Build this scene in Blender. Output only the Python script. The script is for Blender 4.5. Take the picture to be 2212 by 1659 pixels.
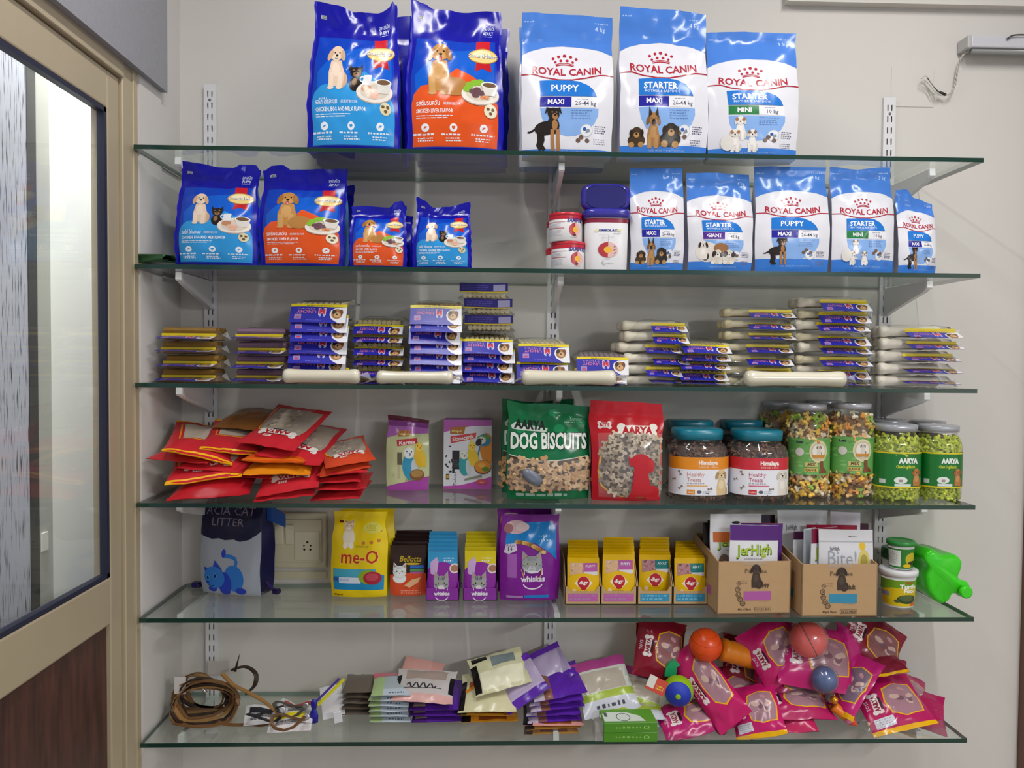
import bpy, bmesh, math, random
import numpy as np
from mathutils import Vector, Matrix, noise, Euler
from mathutils.geometry import tessellate_polygon

for o in list(bpy.data.objects): bpy.data.objects.remove(o, do_unlink=True)
SC = bpy.context.scene
COL = SC.collection
PI = math.pi
rad = math.radians

# ---------------------------------------------------------------- camera (world: X right, Y into the wall, Z up; back wall at Y=0)
FPX, CX, CY = 1661.0, 1106.0, 829.5
CAMP = np.array([0.0, -2.2233, 1.5])
def _rot(rx, ry, rz):
    c, s = math.cos, math.sin
    Rx = np.array([[1,0,0],[0,c(rx),-s(rx)],[0,s(rx),c(rx)]])
    Ry = np.array([[c(ry),0,s(ry)],[0,1,0],[-s(ry),0,c(ry)]])
    Rz = np.array([[c(rz),-s(rz),0],[s(rz),c(rz),0],[0,0,1]])
    return Rz @ Rx @ Ry
W2C = _rot(0.0291, -0.0283, 0.0081) @ np.array([[1,0,0],[0,0,-1.0],[0,1,0]])
cam_data = bpy.data.cameras.new('camera'); cam = bpy.data.objects.new('camera', cam_data); COL.objects.link(cam)
cam_data.sensor_fit = 'HORIZONTAL'; cam_data.sensor_width = 36.0; cam_data.lens = 36.0 * FPX / 2212.0
cam_data.clip_start = 0.05
_m = Matrix([list(r) for r in (np.diag([1,-1,-1]) @ W2C).T]).to_4x4(); _m.translation = Vector(CAMP)
cam.matrix_world = _m
SC.camera = cam

# ---------------------------------------------------------------- world, lamps, exposure
SC.view_settings.view_transform = 'Standard'; SC.view_settings.look = 'None'
SC.view_settings.gamma = 1.0; SC.view_settings.use_curve_mapping = False
SC.view_settings.exposure = 0.03
wd = bpy.data.worlds.new('world'); SC.world = wd; wd.use_nodes = True
wd.node_tree.nodes['Background'].inputs[0].default_value = (0.74, 0.85, 1.0, 1)
wd.node_tree.nodes['Background'].inputs[1].default_value = 0.7
LAMPS = [(-0.25, -1.2, 2.98, 17.0, 90), (1.1, -1.25, 2.98, 22.0, 90), (2.1, -3.6, 2.4, 92.0, 60)]
def area(name, loc, e, sx, sy, rot, col=(1,1,1)):
    l = bpy.data.lights.new(name, 'AREA'); l.shape = 'RECTANGLE'; l.size = sx; l.size_y = sy; l.energy = e; l.color = col
    o = bpy.data.objects.new(name, l); o.location = loc; o.rotation_euler = rot; COL.objects.link(o); return o
for i, (x, y, z, e, az) in enumerate(LAMPS):
    area('tube_lamp_light', (x, y, z), e, 1.15, 0.045, (0, 0, rad(az)), (1.0, 0.975, 0.955))
# corridor lamp outside the glass door
area('corridor_lamp_light', (-1.0, -0.62, 2.9), 40.0, 0.12, 0.5, (rad(8), 0, 0), (1, 1, 0.97))

# ---------------------------------------------------------------- pixel <-> place helpers
def proj(x, y, z):
    q = W2C @ (np.array([x, y, z]) - CAMP); return CX + FPX*q[0]/q[2], CY + FPX*q[1]/q[2]
def ray(px, py):
    return W2C.T @ np.array([(px-CX)/FPX, (py-CY)/FPX, 1.0])
def at(px, py, Y):
    d = ray(px, py); s = (Y-CAMP[1])/d[1]; p = CAMP + s*d; return p[0], p[2]
def atX(px, py, X):
    d = ray(px, py); s = (X-CAMP[0])/d[0]; p = CAMP + s*d; return p[1], p[2]
SHZ = [1.5+z for z in (0.5181, 0.227, -0.0656, -0.3637, -0.6526, -0.9682)]
GT = 0.011
TOP = [z + GT/2 for z in SHZ]
def atZ(px, py, Z):
    d = ray(px, py); s = (Z-CAMP[2])/d[2]; p = CAMP + s*d; return p[0], p[1]
def sx(px, i, Y, dz=0.0):
    X = 0.0
    for _ in range(4):
        a = proj(X, Y, TOP[i]+dz)[0]; b = proj(X+0.01, Y, TOP[i]+dz)[0]; X += (px-a)/(b-a)*0.01
    return X
def sy(px, py, i):
    return atZ(px, py, TOP[i])

# ---------------------------------------------------------------- materials
MC = {}
def lin(h):
    h = h.lstrip('#'); r = []
    for k in (0, 2, 4):
        c = int(h[k:k+2], 16)/255.0; r.append(c/12.92 if c <= 0.04045 else ((c+0.055)/1.055)**2.4)
    return (r[0], r[1], r[2], 1.0)
def mat(hexc, rough=0.35, metal=0.0, var=0.06, scale=30.0, bump=0.0, trans=0.0, spec=0.5, coat=0.0):
    key = (hexc, rough, metal, var, scale, bump, trans, spec, coat)
    if key in MC: return MC[key]
    m = bpy.data.materials.new('m_%s_%d' % (hexc.strip('#'), len(MC))); m.use_nodes = True
    nt = m.node_tree; b = nt.nodes['Principled BSDF']
    b.inputs['Base Color'].default_value = lin(hexc); b.inputs['Roughness'].default_value = rough
    b.inputs['Metallic'].default_value = metal; b.inputs['Specular IOR Level'].default_value = spec
    b.inputs['Transmission Weight'].default_value = trans; b.inputs['Coat Weight'].default_value = coat
    m.diffuse_color = lin(hexc)
    if var > 0 or bump > 0:
        tc = nt.nodes.new('ShaderNodeTexCoord'); nz = nt.nodes.new('ShaderNodeTexNoise')
        nz.inputs['Scale'].default_value = scale; nz.inputs['Detail'].default_value = 3
        nt.links.new(tc.outputs['Object'], nz.inputs['Vector'])
        if var > 0:
            mr = nt.nodes.new('ShaderNodeMapRange'); mr.inputs[3].default_value = 1-var; mr.inputs[4].default_value = 1+var
            hs = nt.nodes.new('ShaderNodeHueSaturation'); hs.inputs['Color'].default_value = lin(hexc)
            nt.links.new(nz.outputs['Fac'], mr.inputs[0]); nt.links.new(mr.outputs[0], hs.inputs['Value'])
            nt.links.new(hs.outputs[0], b.inputs['Base Color'])
        if bump > 0:
            bp = nt.nodes.new('ShaderNodeBump'); bp.inputs['Strength'].default_value = bump; bp.inputs['Distance'].default_value = 0.004
            nt.links.new(nz.outputs['Fac'], bp.inputs['Height']); nt.links.new(bp.outputs[0], b.inputs['Normal'])
    MC[key] = m; return m
def P(hexc): return mat(hexc, 0.2, var=0.04, spec=0.32)            # printed film
def clear(name, tint=(1,1,1), haze=0.05, rough=0.06, boost=1.0, f0=0.04):
    """thin clear sheet: see-through, with the surface reflection of its angle and a little haze"""
    if name in MC: return MC[name]
    m = bpy.data.materials.new(name); m.use_nodes = True; nt = m.node_tree; N = nt.nodes; L = nt.links
    for n in list(N): N.remove(n)
    out = N.new('ShaderNodeOutputMaterial'); g = N.new('ShaderNodeNewGeometry')
    dt = N.new('ShaderNodeVectorMath'); dt.operation = 'DOT_PRODUCT'; L.new(g.outputs['Normal'], dt.inputs[0]); L.new(g.outputs['Incoming'], dt.inputs[1])
    ab = N.new('ShaderNodeMath'); ab.operation = 'ABSOLUTE'; L.new(dt.outputs['Value'], ab.inputs[0])
    om = N.new('ShaderNodeMath'); om.operation = 'SUBTRACT'; om.inputs[0].default_value = 1; L.new(ab.outputs[0], om.inputs[1])
    pw = N.new('ShaderNodeMath'); pw.operation = 'POWER'; pw.inputs[1].default_value = 5; L.new(om.outputs[0], pw.inputs[0])
    ma = N.new('ShaderNodeMath'); ma.operation = 'MULTIPLY_ADD'; ma.inputs[1].default_value = (1-f0)*boost; ma.inputs[2].default_value = f0*boost; ma.use_clamp = True
    L.new(pw.outputs[0], ma.inputs[0])
    tr = N.new('ShaderNodeBsdfTransparent'); tr.inputs[0].default_value = (*tint, 1)
    df = N.new('ShaderNodeBsdfDiffuse'); df.inputs[0].default_value = (0.8*tint[0], 0.8*tint[1], 0.8*tint[2], 1)
    mx = N.new('ShaderNodeMixShader'); mx.inputs[0].default_value = haze; L.new(tr.outputs[0], mx.inputs[1]); L.new(df.outputs[0], mx.inputs[2])
    gl = N.new('ShaderNodeBsdfGlossy'); gl.inputs['Roughness'].default_value = rough
    m2 = N.new('ShaderNodeMixShader'); L.new(ma.outputs[0], m2.inputs[0]); L.new(mx.outputs[0], m2.inputs[1]); L.new(gl.outputs[0], m2.inputs[2])
    L.new(m2.outputs[0], out.inputs[0]); MC[name] = m; return m
FILM = clear('clear_film', haze=0.07, rough=0.12, boost=1.5)
JARP = clear('clear_jar_plastic', tint=(0.97,0.98,0.97), haze=0.03, rough=0.05, boost=1.3)
GLASS = clear('shelf_glass', tint=(0.955,0.985,0.965), haze=0.02, rough=0.015)
PANE = clear('door_glass', tint=(0.97,0.98,0.975), haze=0.01, rough=0.01)

# ---------------------------------------------------------------- object helpers
def tag(o, label=None, cat=None, group=None, kind=None):
    if label: o['label'] = label
    if cat: o['category'] = cat
    if group: o['group'] = group
    if kind: o['kind'] = kind
    return o
def thing(name, label, cat, loc=(0,0,0), rot=(0,0,0), group=None, scale=None):
    o = bpy.data.objects.new(name, None); o.empty_display_size = 0.02; COL.objects.link(o)
    o.location = loc; o.rotation_euler = rot
    if scale: o.scale = scale
    return tag(o, label, cat, group)
def link(name, me, parent=None, loc=None, rot=None):
    o = bpy.data.objects.new(name, me); COL.objects.link(o)
    if parent is not None: o.parent = parent
    if loc is not None: o.location = loc
    if rot is not None: o.rotation_euler = rot
    return o
def mesh(name, v, f, mats, mi=None, smooth=False, parent=None, loc=None, rot=None, only=False):
    me = bpy.data.meshes.new(name); me.from_pydata([tuple(map(float, p)) for p in v], [], [tuple(int(i) for i in q) for q in f])
    for m in (mats if isinstance(mats, (list, tuple)) else [mats]): me.materials.append(m)
    if mi is not None: me.polygons.foreach_set('material_index', mi)
    if smooth: me.polygons.foreach_set('use_smooth', [True]*len(me.polygons))
    me.update()
    return me if only else link(name, me, parent, loc, rot)
def join(*vfs):
    V = []; F = []
    for v, f in vfs:
        n = len(V); V += list(v); F += [tuple(i+n for i in q) for q in f]
    return V, F
def boxvf(x0, x1, y0, y1, z0, z1):
    return ([(x0,y0,z0),(x1,y0,z0),(x1,y1,z0),(x0,y1,z0),(x0,y0,z1),(x1,y0,z1),(x1,y1,z1),(x0,y1,z1)],
            [(0,3,2,1),(4,5,6,7),(0,1,5,4),(1,2,6,5),(2,3,7,6),(3,0,4,7)])
def bevbox(name, x0, x1, y0, y1, z0, z1, m, bev=0.003, seg=2, parent=None, loc=None, rot=None, only=False):
    bm = bmesh.new(); v, f = boxvf(x0,x1,y0,y1,z0,z1); vs = [bm.verts.new(p) for p in v]
    for q in f: bm.faces.new([vs[i] for i in q])
    if bev > 0: bmesh.ops.bevel(bm, geom=bm.edges[:], offset=bev, segments=seg, affect='EDGES', profile=0.5)
    me = bpy.data.meshes.new(name); bm.to_mesh(me); bm.free(); me.materials.append(m)
    return me if only else link(name, me, parent, loc, rot)
def lathevf(prof, n=32, sq=2.0, ax=1.0, ay=1.0, cap=True):
    """profile (r,z) spun about z; sq>2 gives a squarer section"""
    V = []; F = []
    for r, z in prof:
        for k in range(n):
            a = 2*PI*k/n; c, s = math.cos(a), math.sin(a)
            q = (abs(c)**sq + abs(s)**sq)**(-1/sq)
            V.append((r*q*c*ax, r*q*s*ay, z))
    for j in range(len(prof)-1):
        for k in range(n):
            a = j*n+k; b = j*n+(k+1) % n; F.append((a, b, b+n, a+n))
    if cap:
        F.append(tuple(range(n-1, -1, -1))); F.append(tuple(range((len(prof)-1)*n, len(prof)*n)))
    return V, F
def lathe(name, prof, m, n=32, parent=None, sq=2.0, ax=1.0, ay=1.0, cap=True, loc=None, rot=None, only=False, smooth=True):
    v, f = lathevf(prof, n, sq, ax, ay, cap); o = mesh(name, v, f, m, None, False, parent, loc, rot, only)
    me = o if only else o.data
    if smooth:
        for p in me.polygons: p.use_smooth = len(p.vertices) == 4
    return o
def tubevf(pts, r, n=8, flat=None, cap=True):
    """tube along points; flat=(w,h) gives a strap of that section, kept upright"""
    pts = [Vector(p) for p in pts]; V = []; F = []
    up = Vector((0,0,1))
    for i, p in enumerate(pts):
        t = (pts[min(i+1, len(pts)-1)] - pts[max(i-1, 0)]).normalized()
        s = t.cross(up)
        if s.length < 1e-4: s = Vector((1,0,0))
        s.normalize(); u = s.cross(t).normalized()
        if flat:
            w, h = flat[0]/2, flat[1]/2
            ring = [p+s*w+u*h, p-s*w+u*h, p-s*w-u*h, p+s*w-u*h]
        else:
            rr = r[i] if isinstance(r, (list, tuple)) else r
            ring = [p + s*rr*math.cos(2*PI*k/n) + u*rr*math.sin(2*PI*k/n) for k in range(n)]
        V += [tuple(q) for q in ring]
    k = len(ring)
    for i in range(len(pts)-1):
        for j in range(k):
            F.append((i*k+j, i*k+(j+1) % k, (i+1)*k+(j+1) % k, (i+1)*k+j))
    if cap:
        F.append(tuple(range(k-1,-1,-1))); F.append(tuple(range((len(pts)-1)*k, len(pts)*k)))
    return V, F
def smoothpts(pts, k=6):
    """Catmull-Rom through the points"""
    p = [np.array(q, float) for q in pts]; p = [2*p[0]-p[1]] + p + [2*p[-1]-p[-2]]; out = []
    for i in range(1, len(p)-2):
        for s in range(k):
            t = s/k; out.append(0.5*((2*p[i]) + (-p[i-1]+p[i+1])*t + (2*p[i-1]-5*p[i]+4*p[i+1]-p[i+2])*t*t + (-p[i-1]+3*p[i]-3*p[i+1]+p[i+2])*t**3))
    out.append(p[-2]); return [tuple(q) for q in out]
def prismvf(pts, d0, d1, axis='y'):
    """2-D outline (a,b) pushed out along an axis"""
    n = len(pts); V = []
    for d in (d0, d1):
        for a, b in pts: V.append({'y': (a, d, b), 'x': (d, a, b), 'z': (a, b, d)}[axis])
    F = [tuple(range(n)), tuple(range(2*n-1, n-1, -1))]
    for k in range(n):
        F.append((k, n+k, n+(k+1) % n, (k+1) % n))
    return V, F
def fixn(me):
    bm = bmesh.new(); bm.from_mesh(me); bmesh.ops.recalc_face_normals(bm, faces=bm.faces[:]); bm.to_mesh(me); bm.free()
ORD = ['topmost','second','third','fourth','fifth','sixth','seventh','eighth','ninth','tenth','eleventh','twelfth']
# ---------------------------------------------------------------- flat print: shapes and lettering laid onto a surface grid
TXT = {}
def text_tris(body, bold=0.0, res=2):
    k = (body, bold, res)
    if k in TXT: return TXT[k]
    c = bpy.data.curves.new('tmp', 'FONT'); c.body = body; c.resolution_u = res; c.offset = bold; c.fill_mode = 'FRONT'
    o = bpy.data.objects.new('tmp', c); COL.objects.link(o)
    dg = bpy.context.evaluated_depsgraph_get(); ev = o.evaluated_get(dg); me = ev.to_mesh(); me.calc_loop_triangles()
    vs = np.array([v.co[:2] for v in me.vertices]) if len(me.vertices) else np.zeros((0,2))
    tr = [tuple(t.vertices) for t in me.loop_triangles]
    ev.to_mesh_clear(); bpy.data.objects.remove(o, do_unlink=True); bpy.data.curves.remove(c)
    if len(vs): x0, x1 = vs[:,0].min(), vs[:,0].max(); vs = vs - np.array([x0, 0]); w = x1-x0
    else: w = 0
    TXT[k] = (vs, tr, w); return TXT[k]
def ellpts(cx, cy, rx, ry, n=18, rot=0, a0=0, a1=2*PI):
    c, s = math.cos(rot), math.sin(rot); out = []
    full = abs(a1-a0-2*PI) < 1e-6
    for k in range(n if full else n+1):
        a = a0 + (a1-a0)*k/n; x, y = rx*math.cos(a), ry*math.sin(a); out.append((cx+x*c-y*s, cy+x*s+y*c))
    return out
class Art:
    """units: the sheet is 1 wide and h high"""
    def __init__(s, h): s.h = h; s.e = []; s.cache = {}
    def _add(s, tris, col, part):
        if not tris: return
        tris = [t if (t[1][0]-t[0][0])*(t[2][1]-t[0][1])-(t[1][1]-t[0][1])*(t[2][0]-t[0][0]) >= 0 else [t[0],t[2],t[1]] for t in tris]
        a = np.array(tris); b = (a[...,0].min(), a[...,1].min(), a[...,0].max(), a[...,1].max()); L = 0
        for e in s.e:
            q = e[3]
            if q[0] < b[2] and q[2] > b[0] and q[1] < b[3] and q[3] > b[1]: L = max(L, e[4]+1)
        s.e.append((tris, col, part, b, L))
    def poly(s, pts, col, part='print'):
        t = tessellate_polygon([[Vector((x, y, 0)) for x, y in pts]])
        s._add([[pts[i] for i in q] for q in t], col, part)
    def rect(s, x0, y0, x1, y1, col, part='print'): s.poly([(x0,y0),(x1,y0),(x1,y1),(x0,y1)], col, part)
    def ell(s, cx, cy, rx, ry, col, part='print', n=18, rot=0): s.poly(ellpts(cx, cy, rx, ry, n, rot), col, part)
    def ring(s, cx, cy, r0, r1, col, part='print', a0=0, a1=2*PI, n=20):
        t = []
        for k in range(n):
            a = a0+(a1-a0)*k/n; b = a0+(a1-a0)*(k+1)/n
            p = [(cx+r0*math.cos(a), cy+r0*math.sin(a)), (cx+r1*math.cos(a), cy+r1*math.sin(a)), (cx+r1*math.cos(b), cy+r1*math.sin(b)), (cx+r0*math.cos(b), cy+r0*math.sin(b))]
            t += [[p[0],p[1],p[2]], [p[0],p[2],p[3]]]
        s._add(t, col, part)
    def line(s, pts, w, col, part='print'):
        t = []; L = []; R = []
        for i, p in enumerate(pts):
            a = pts[max(i-1,0)]; b = pts[min(i+1,len(pts)-1)]; dx, dy = b[0]-a[0], b[1]-a[1]; l = math.hypot(dx,dy) or 1
            nx, ny = -dy/l*w/2, dx/l*w/2; L.append((p[0]+nx,p[1]+ny)); R.append((p[0]-nx,p[1]-ny))
        for i in range(len(pts)-1): t += [[L[i],R[i],R[i+1]], [L[i],R[i+1],L[i+1]]]
        s._add(t, col, part)
    def text(s, body, x, y, size, col, al='C', rot=0, shear=0, wid=None, bold=0.0, part='lettering', res=1, sxx=1.0, arc=0.0):
        vs, tr, w = text_tris(body, bold, res)
        if not len(vs): return
        k = size/0.72; kx = k*sxx
        if wid: kx = wid/w
        W = w*kx; ox = {'L':0,'C':-W/2,'R':-W}[al]
        X = vs[:,0]*kx + ox + shear*vs[:,1]*k; Y = vs[:,1]*k + arc*((vs[:,0]*kx-W/2)/(W/2))**2; c, sn = math.cos(rot), math.sin(rot)
        U = x + X*c - Y*sn; V = y + X*sn + Y*c
        s._add([[(U[i],V[i]) for i in t] for t in tr], col, part)
    def lines(s, x0, y0, x1, n, dy, col, seed=1, hgt=0.4, part='lettering'):
        """rows of small print too fine to read: word-long strokes"""
        r = random.Random(seed); t = []
        for i in range(n):
            y = y0-i*dy; x = x0; end = x1 - r.random()*(x1-x0)*0.25
            while x < end:
                w = min((0.02+0.05*r.random())*(x1-x0)*2.2, end-x); h = dy*hgt*(0.8+0.4*r.random())
                p = [(x,y),(x+w,y),(x+w,y+h),(x,y+h)]; t += [[p[0],p[1],p[2]],[p[0],p[2],p[3]]]; x += w + dy*0.35
        s._add(t, col, part)
    def split(s, nu, nv):
        k = (nu, nv)
        if k in s.cache: return s.cache[k]
        res = {}
        gx = [i/nu for i in range(nu+1)]; gy = [j/nv*s.h for j in range(nv+1)]
        for tris, col, part, b, L in s.e:
            lst = res.setdefault(part, [])
            for t in tris:
                for piece in _cut(_cut([list(t)], 0, gx), 1, gy):
                    for q in _diag(piece, nu, nv, s.h): lst.append((q, col, L))
        s.cache[k] = res; return res
def _cut(polys, ax, lines):
    out = []
    for p in polys:
        lo = min(q[ax] for q in p); hi = max(q[ax] for q in p)
        if hi < lines[0]-1e-9 or lo > lines[-1]+1e-9: continue
        cur = p
        if lo < lines[0]: cur = _half(cur, ax, lines[0], 1)
        if hi > lines[-1]: cur = _half(cur, ax, lines[-1], -1)
        for c in lines[1:-1]:
            if c <= lo+1e-9: continue
            if c >= hi-1e-9: break
            a = _half(cur, ax, c, -1)
            if len(a) >= 3: out.append(a)
            cur = _half(cur, ax, c, 1)
        if len(cur) >= 3: out.append(cur)
    return out
def _half(p, ax, c, sgn):
    o = []
    for i in range(len(p)):
        a = p[i]; b = p[(i+1) % len(p)]; da = (a[ax]-c)*sgn; db = (b[ax]-c)*sgn
        if da >= 0: o.append(a)
        if (da > 0 and db < 0) or (da < 0 and db > 0):
            t = da/(da-db); o.append((a[0]+(b[0]-a[0])*t, a[1]+(b[1]-a[1])*t))
    return o
def _diag(p, nu, nv, h):
    mx = sum(q[0] for q in p)/len(p)*nu; my = sum(q[1] for q in p)/len(p)/h*nv; i, j = math.floor(mx), math.floor(my)
    d = [(q[0]*nu-i)-(q[1]/h*nv-j) for q in p]
    if min(d) >= -1e-7 or max(d) <= 1e-7: return [p]
    out = []
    for sg in (1, -1):
        o = []
        for k in range(len(p)):
            a, b = p[k], p[(k+1) % len(p)]; da, db = d[k]*sg, d[(k+1) % len(p)]*sg
            if da >= 0: o.append(a)
            if (da > 0 and db < 0) or (da < 0 and db > 0):
                t = da/(da-db); o.append((a[0]+(b[0]-a[0])*t, a[1]+(b[1]-a[1])*t))
        if len(o) >= 3: out.append(o)
    return out
class Grid:
    """surface patch: P[j][i], i across (u), j up (v), outward normals N"""
    def __init__(s, fn, nu, nv, flip=False):
        s.nu, s.nv = nu, nv
        s.P = np.array([[fn(i/nu, j/nv) for i in range(nu+1)] for j in range(nv+1)], float)
        du = np.gradient(s.P, axis=1); dv = np.gradient(s.P, axis=0); n = np.cross(du, dv)
        l = np.linalg.norm(n, axis=2, keepdims=True); l[l < 1e-12] = 1; s.N = n/l
        if flip: s.N = -s.N
    def vf(s, flip=False):
        V = s.P.reshape(-1,3).tolist(); F = []; w = s.nu+1
        for j in range(s.nv):
            for i in range(s.nu):
                a = j*w+i
                for q in ((a, a+1, a+1+w), (a, a+1+w, a+w)): F.append(q[::-1] if flip else q)
        return V, F
    def ev(s, U, V, off):
        x = np.clip(U, 0, 1)*s.nu; y = np.clip(V, 0, 1)*s.nv
        i = np.minimum(x.astype(int), s.nu-1); j = np.minimum(y.astype(int), s.nv-1); a = (x-i)[:,None]; b = (y-j)[:,None]
        lo = a >= b
        def bl(A): return np.where(lo, A[j,i]*(1-a)+A[j,i+1]*(a-b)+A[j+1,i+1]*b, A[j,i]*(1-b)+A[j+1,i]*(b-a)+A[j+1,i+1]*a)
        n = bl(s.N); l = np.linalg.norm(n, axis=1, keepdims=True); l[l < 1e-9] = 1; n = n/l
        return bl(s.P) + n*off[:,None], n
DCACHE = {}
def decal(art, grid, parent, step=0.00022, base=0.0003, mfn=P, names=None):
    for part, lst in art.split(grid.nu, grid.nv).items():
        U = []; Vv = []; O = []; F = []; MI = []; mats = []; mid = {}
        for piece, col, L in lst:
            n = len(U); F.append(tuple(range(n, n+len(piece))))
            for x, y in piece: U.append(x); Vv.append(y/art.h); O.append(base+L*step)
            if col not in mid: mid[col] = len(mats); mats.append(mfn(col) if isinstance(col, str) else col)
            MI.append(mid[col])
        if not U: continue
        pts, nr = grid.ev(np.array(U), np.array(Vv), np.array(O))
        o = mesh((names or {}).get(part, part), pts, F, mats, MI, True, parent)
        o.data.normals_split_custom_set_from_vertices([tuple(q) for q in nr])

# ---------------------------------------------------------------- upright bags
def fbm(x, y, s, k=1.0): return noise.noise(Vector((x*k+s*7.3, y*k-s*3.1, s*1.7)))
def interp(tab, u):
    for (a, fa), (b, fb) in zip(tab, tab[1:]):
        if u <= b:
            t = (u-a)/(b-a) if b > a else 0; t = t*t*(3-2*t); return fa+(fb-fa)*t
    return tab[-1][1]
def bagfn(W, H, D, seed=1, seal=0.86, gus=0.55, wr=0.006, top=None, pinch=0.03, base_w=0.97, fat=0.3, lean=0.0, fold=0.0, taper=0.0):
    top = top or [(0,0),(1,0)]
    def dep(v):
        if v < fat: d = 1-0.22*((fat-v)/fat)**2.5
        else: d = max(0.0, 1-((v-fat)/(seal-fat))**2.0) if v < seal else 0.0
        return D/2*d + 0.0012
    def f(u, v, side=-1):
        a = abs(2*u-1); d = dep(v); e = (1-a**3.2)
        wv = base_w + (1-base_w)*min(1, v/0.2) - pinch*math.exp(-((v-seal*0.93)/0.13)**2)
        x = (u-0.5)*W*(wv-taper*v)
        yy = d*(gus + (1-gus)*e)
        w = 0.45 + 0.55*min(1, max(0, (v-0.45)/0.4))
        k = 1.0/0.05
        ns = 0.7*fbm(u*W, v*H, seed+(0 if side < 0 else 31), k*0.55) + 0.5*(0.35-abs(fbm(u*W*0.8+0.3*v*H, v*H*0.5, seed+5.5, k*0.8))) + 0.42*fbm(u*W, v*H, seed+9, k*1.8) + 0.30*(0.3-abs(fbm(u*W*1.2-0.4*v*H, v*H*0.7, seed+14, k*1.5)))
        yy += wr*w*ns*(0.35+0.65*e)
        z = H*v + (v**5)*interp(top, u)*H
        y = side*max(yy, 0.0006) + fold*max(0, v-seal)*H + lean*z
        y += 0.012*W/0.2*fbm(u*W, v*H, seed+77, 9)*max(0, (v-0.7)/0.3)
        if v < 1e-6: y = side*d*(gus+(1-gus)*e)*0.96
        x += 0.004*W/0.2*fbm(0.0 if u < 0.5 else 5.0, v*H*14, seed+2, 1)*(1 if side < 0 else 1)
        return (x, y, z)
    return f
BAGMESH = {}
def bag(name, label, cat, W, H, D, cf, cs, art, loc, rot=(0,0,0), group=None, nu=26, nv=36, fin=0.0, cfin=None, side_art=None, ct=None, finish=P, **kw):
    t = thing(name, label, cat, loc, rot, group); f = bagfn(W, H, D, **kw)
    g = Grid(lambda u, v: f(u, v, -1), nu, nv); b = Grid(lambda u, v: f(u, v, 1), nu//2, nv//2)
    v1, f1 = g.vf(); mats = [finish(cf)]; mi = None
    if ct:
        mats.append(finish(ct[1])); mi = [1 if (k//(2*nu))/nv >= ct[0] else 0 for k in range(len(f1))]
    mesh('front_panel', v1, f1, mats, mi, True, t)
    v2, f2 = b.vf(True)
    base = [tuple(p) for p in g.P[0]] + [tuple(p) for p in b.P[0][::-1]]
    v3, f3 = join((v2, f2), (base, [tuple(range(len(base)-1, -1, -1))]))
    mesh('back_panel', v3, f3, mats[-1], None, True, t)
    for s in (0, 1):
        col = 0 if s == 0 else -1; V = []; F = []
        for j in range(nv+1):
            p = g.P[j][col]; q = f(float(s), j/nv, 1); q = np.array(q)
            m = (p+q)/2; gap = abs(q[1]-p[1]); m = m + np.array([(1 if s == 0 else -1)*min(0.30*gap, 0.02), 0, 0])
            V += [p, m, q]
        for j in range(nv):
            a = j*3
            for k in (0, 1):
                q = (a+k, a+k+1, a+k+4, a+k+3); F.append(q if s == 1 else q[::-1])
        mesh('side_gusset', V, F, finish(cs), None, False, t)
    if fin > 0:   # heat-sealed edge ribs
        for s in (0, 1):
            V = []; F = []; sg = -1 if s == 0 else 1
            for j in range(nv+1):
                p = g.P[j][0 if s == 0 else -1]; wv = fin*(1+0.25*math.sin(j*1.3+s))
                V += [p+np.array([-sg*0.001, -0.0006, 0]), p+np.array([sg*wv, -0.0012, 0]), p+np.array([sg*wv, 0.0008, 0]), p+np.array([-sg*0.001, 0.0012, 0])]
            for j in range(nv):
                a = j*4
                for k in range(4): F.append((a+k, a+(k+1) % 4, a+4+(k+1) % 4, a+4+k))
            o = mesh('edge_seal', V, F, finish(cfin or cf), None, False, t); fixn(o.data)
    if art: decal(art, g, t, mfn=finish)
    return t, g
def stand(pxl, pxr, pyt, i, Yf, D, dyt=0.5):
    """size and place of something standing on shelf i: pixel span of its foot, pixel row of its top, front at Yf"""
    xl, xr = sx(pxl, i, Yf), sx(pxr, i, Yf)
    z = at((pxl+pxr)/2, pyt, Yf+D*dyt)[1]
    return (xl+xr)/2, xr-xl, z-TOP[i]
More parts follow.
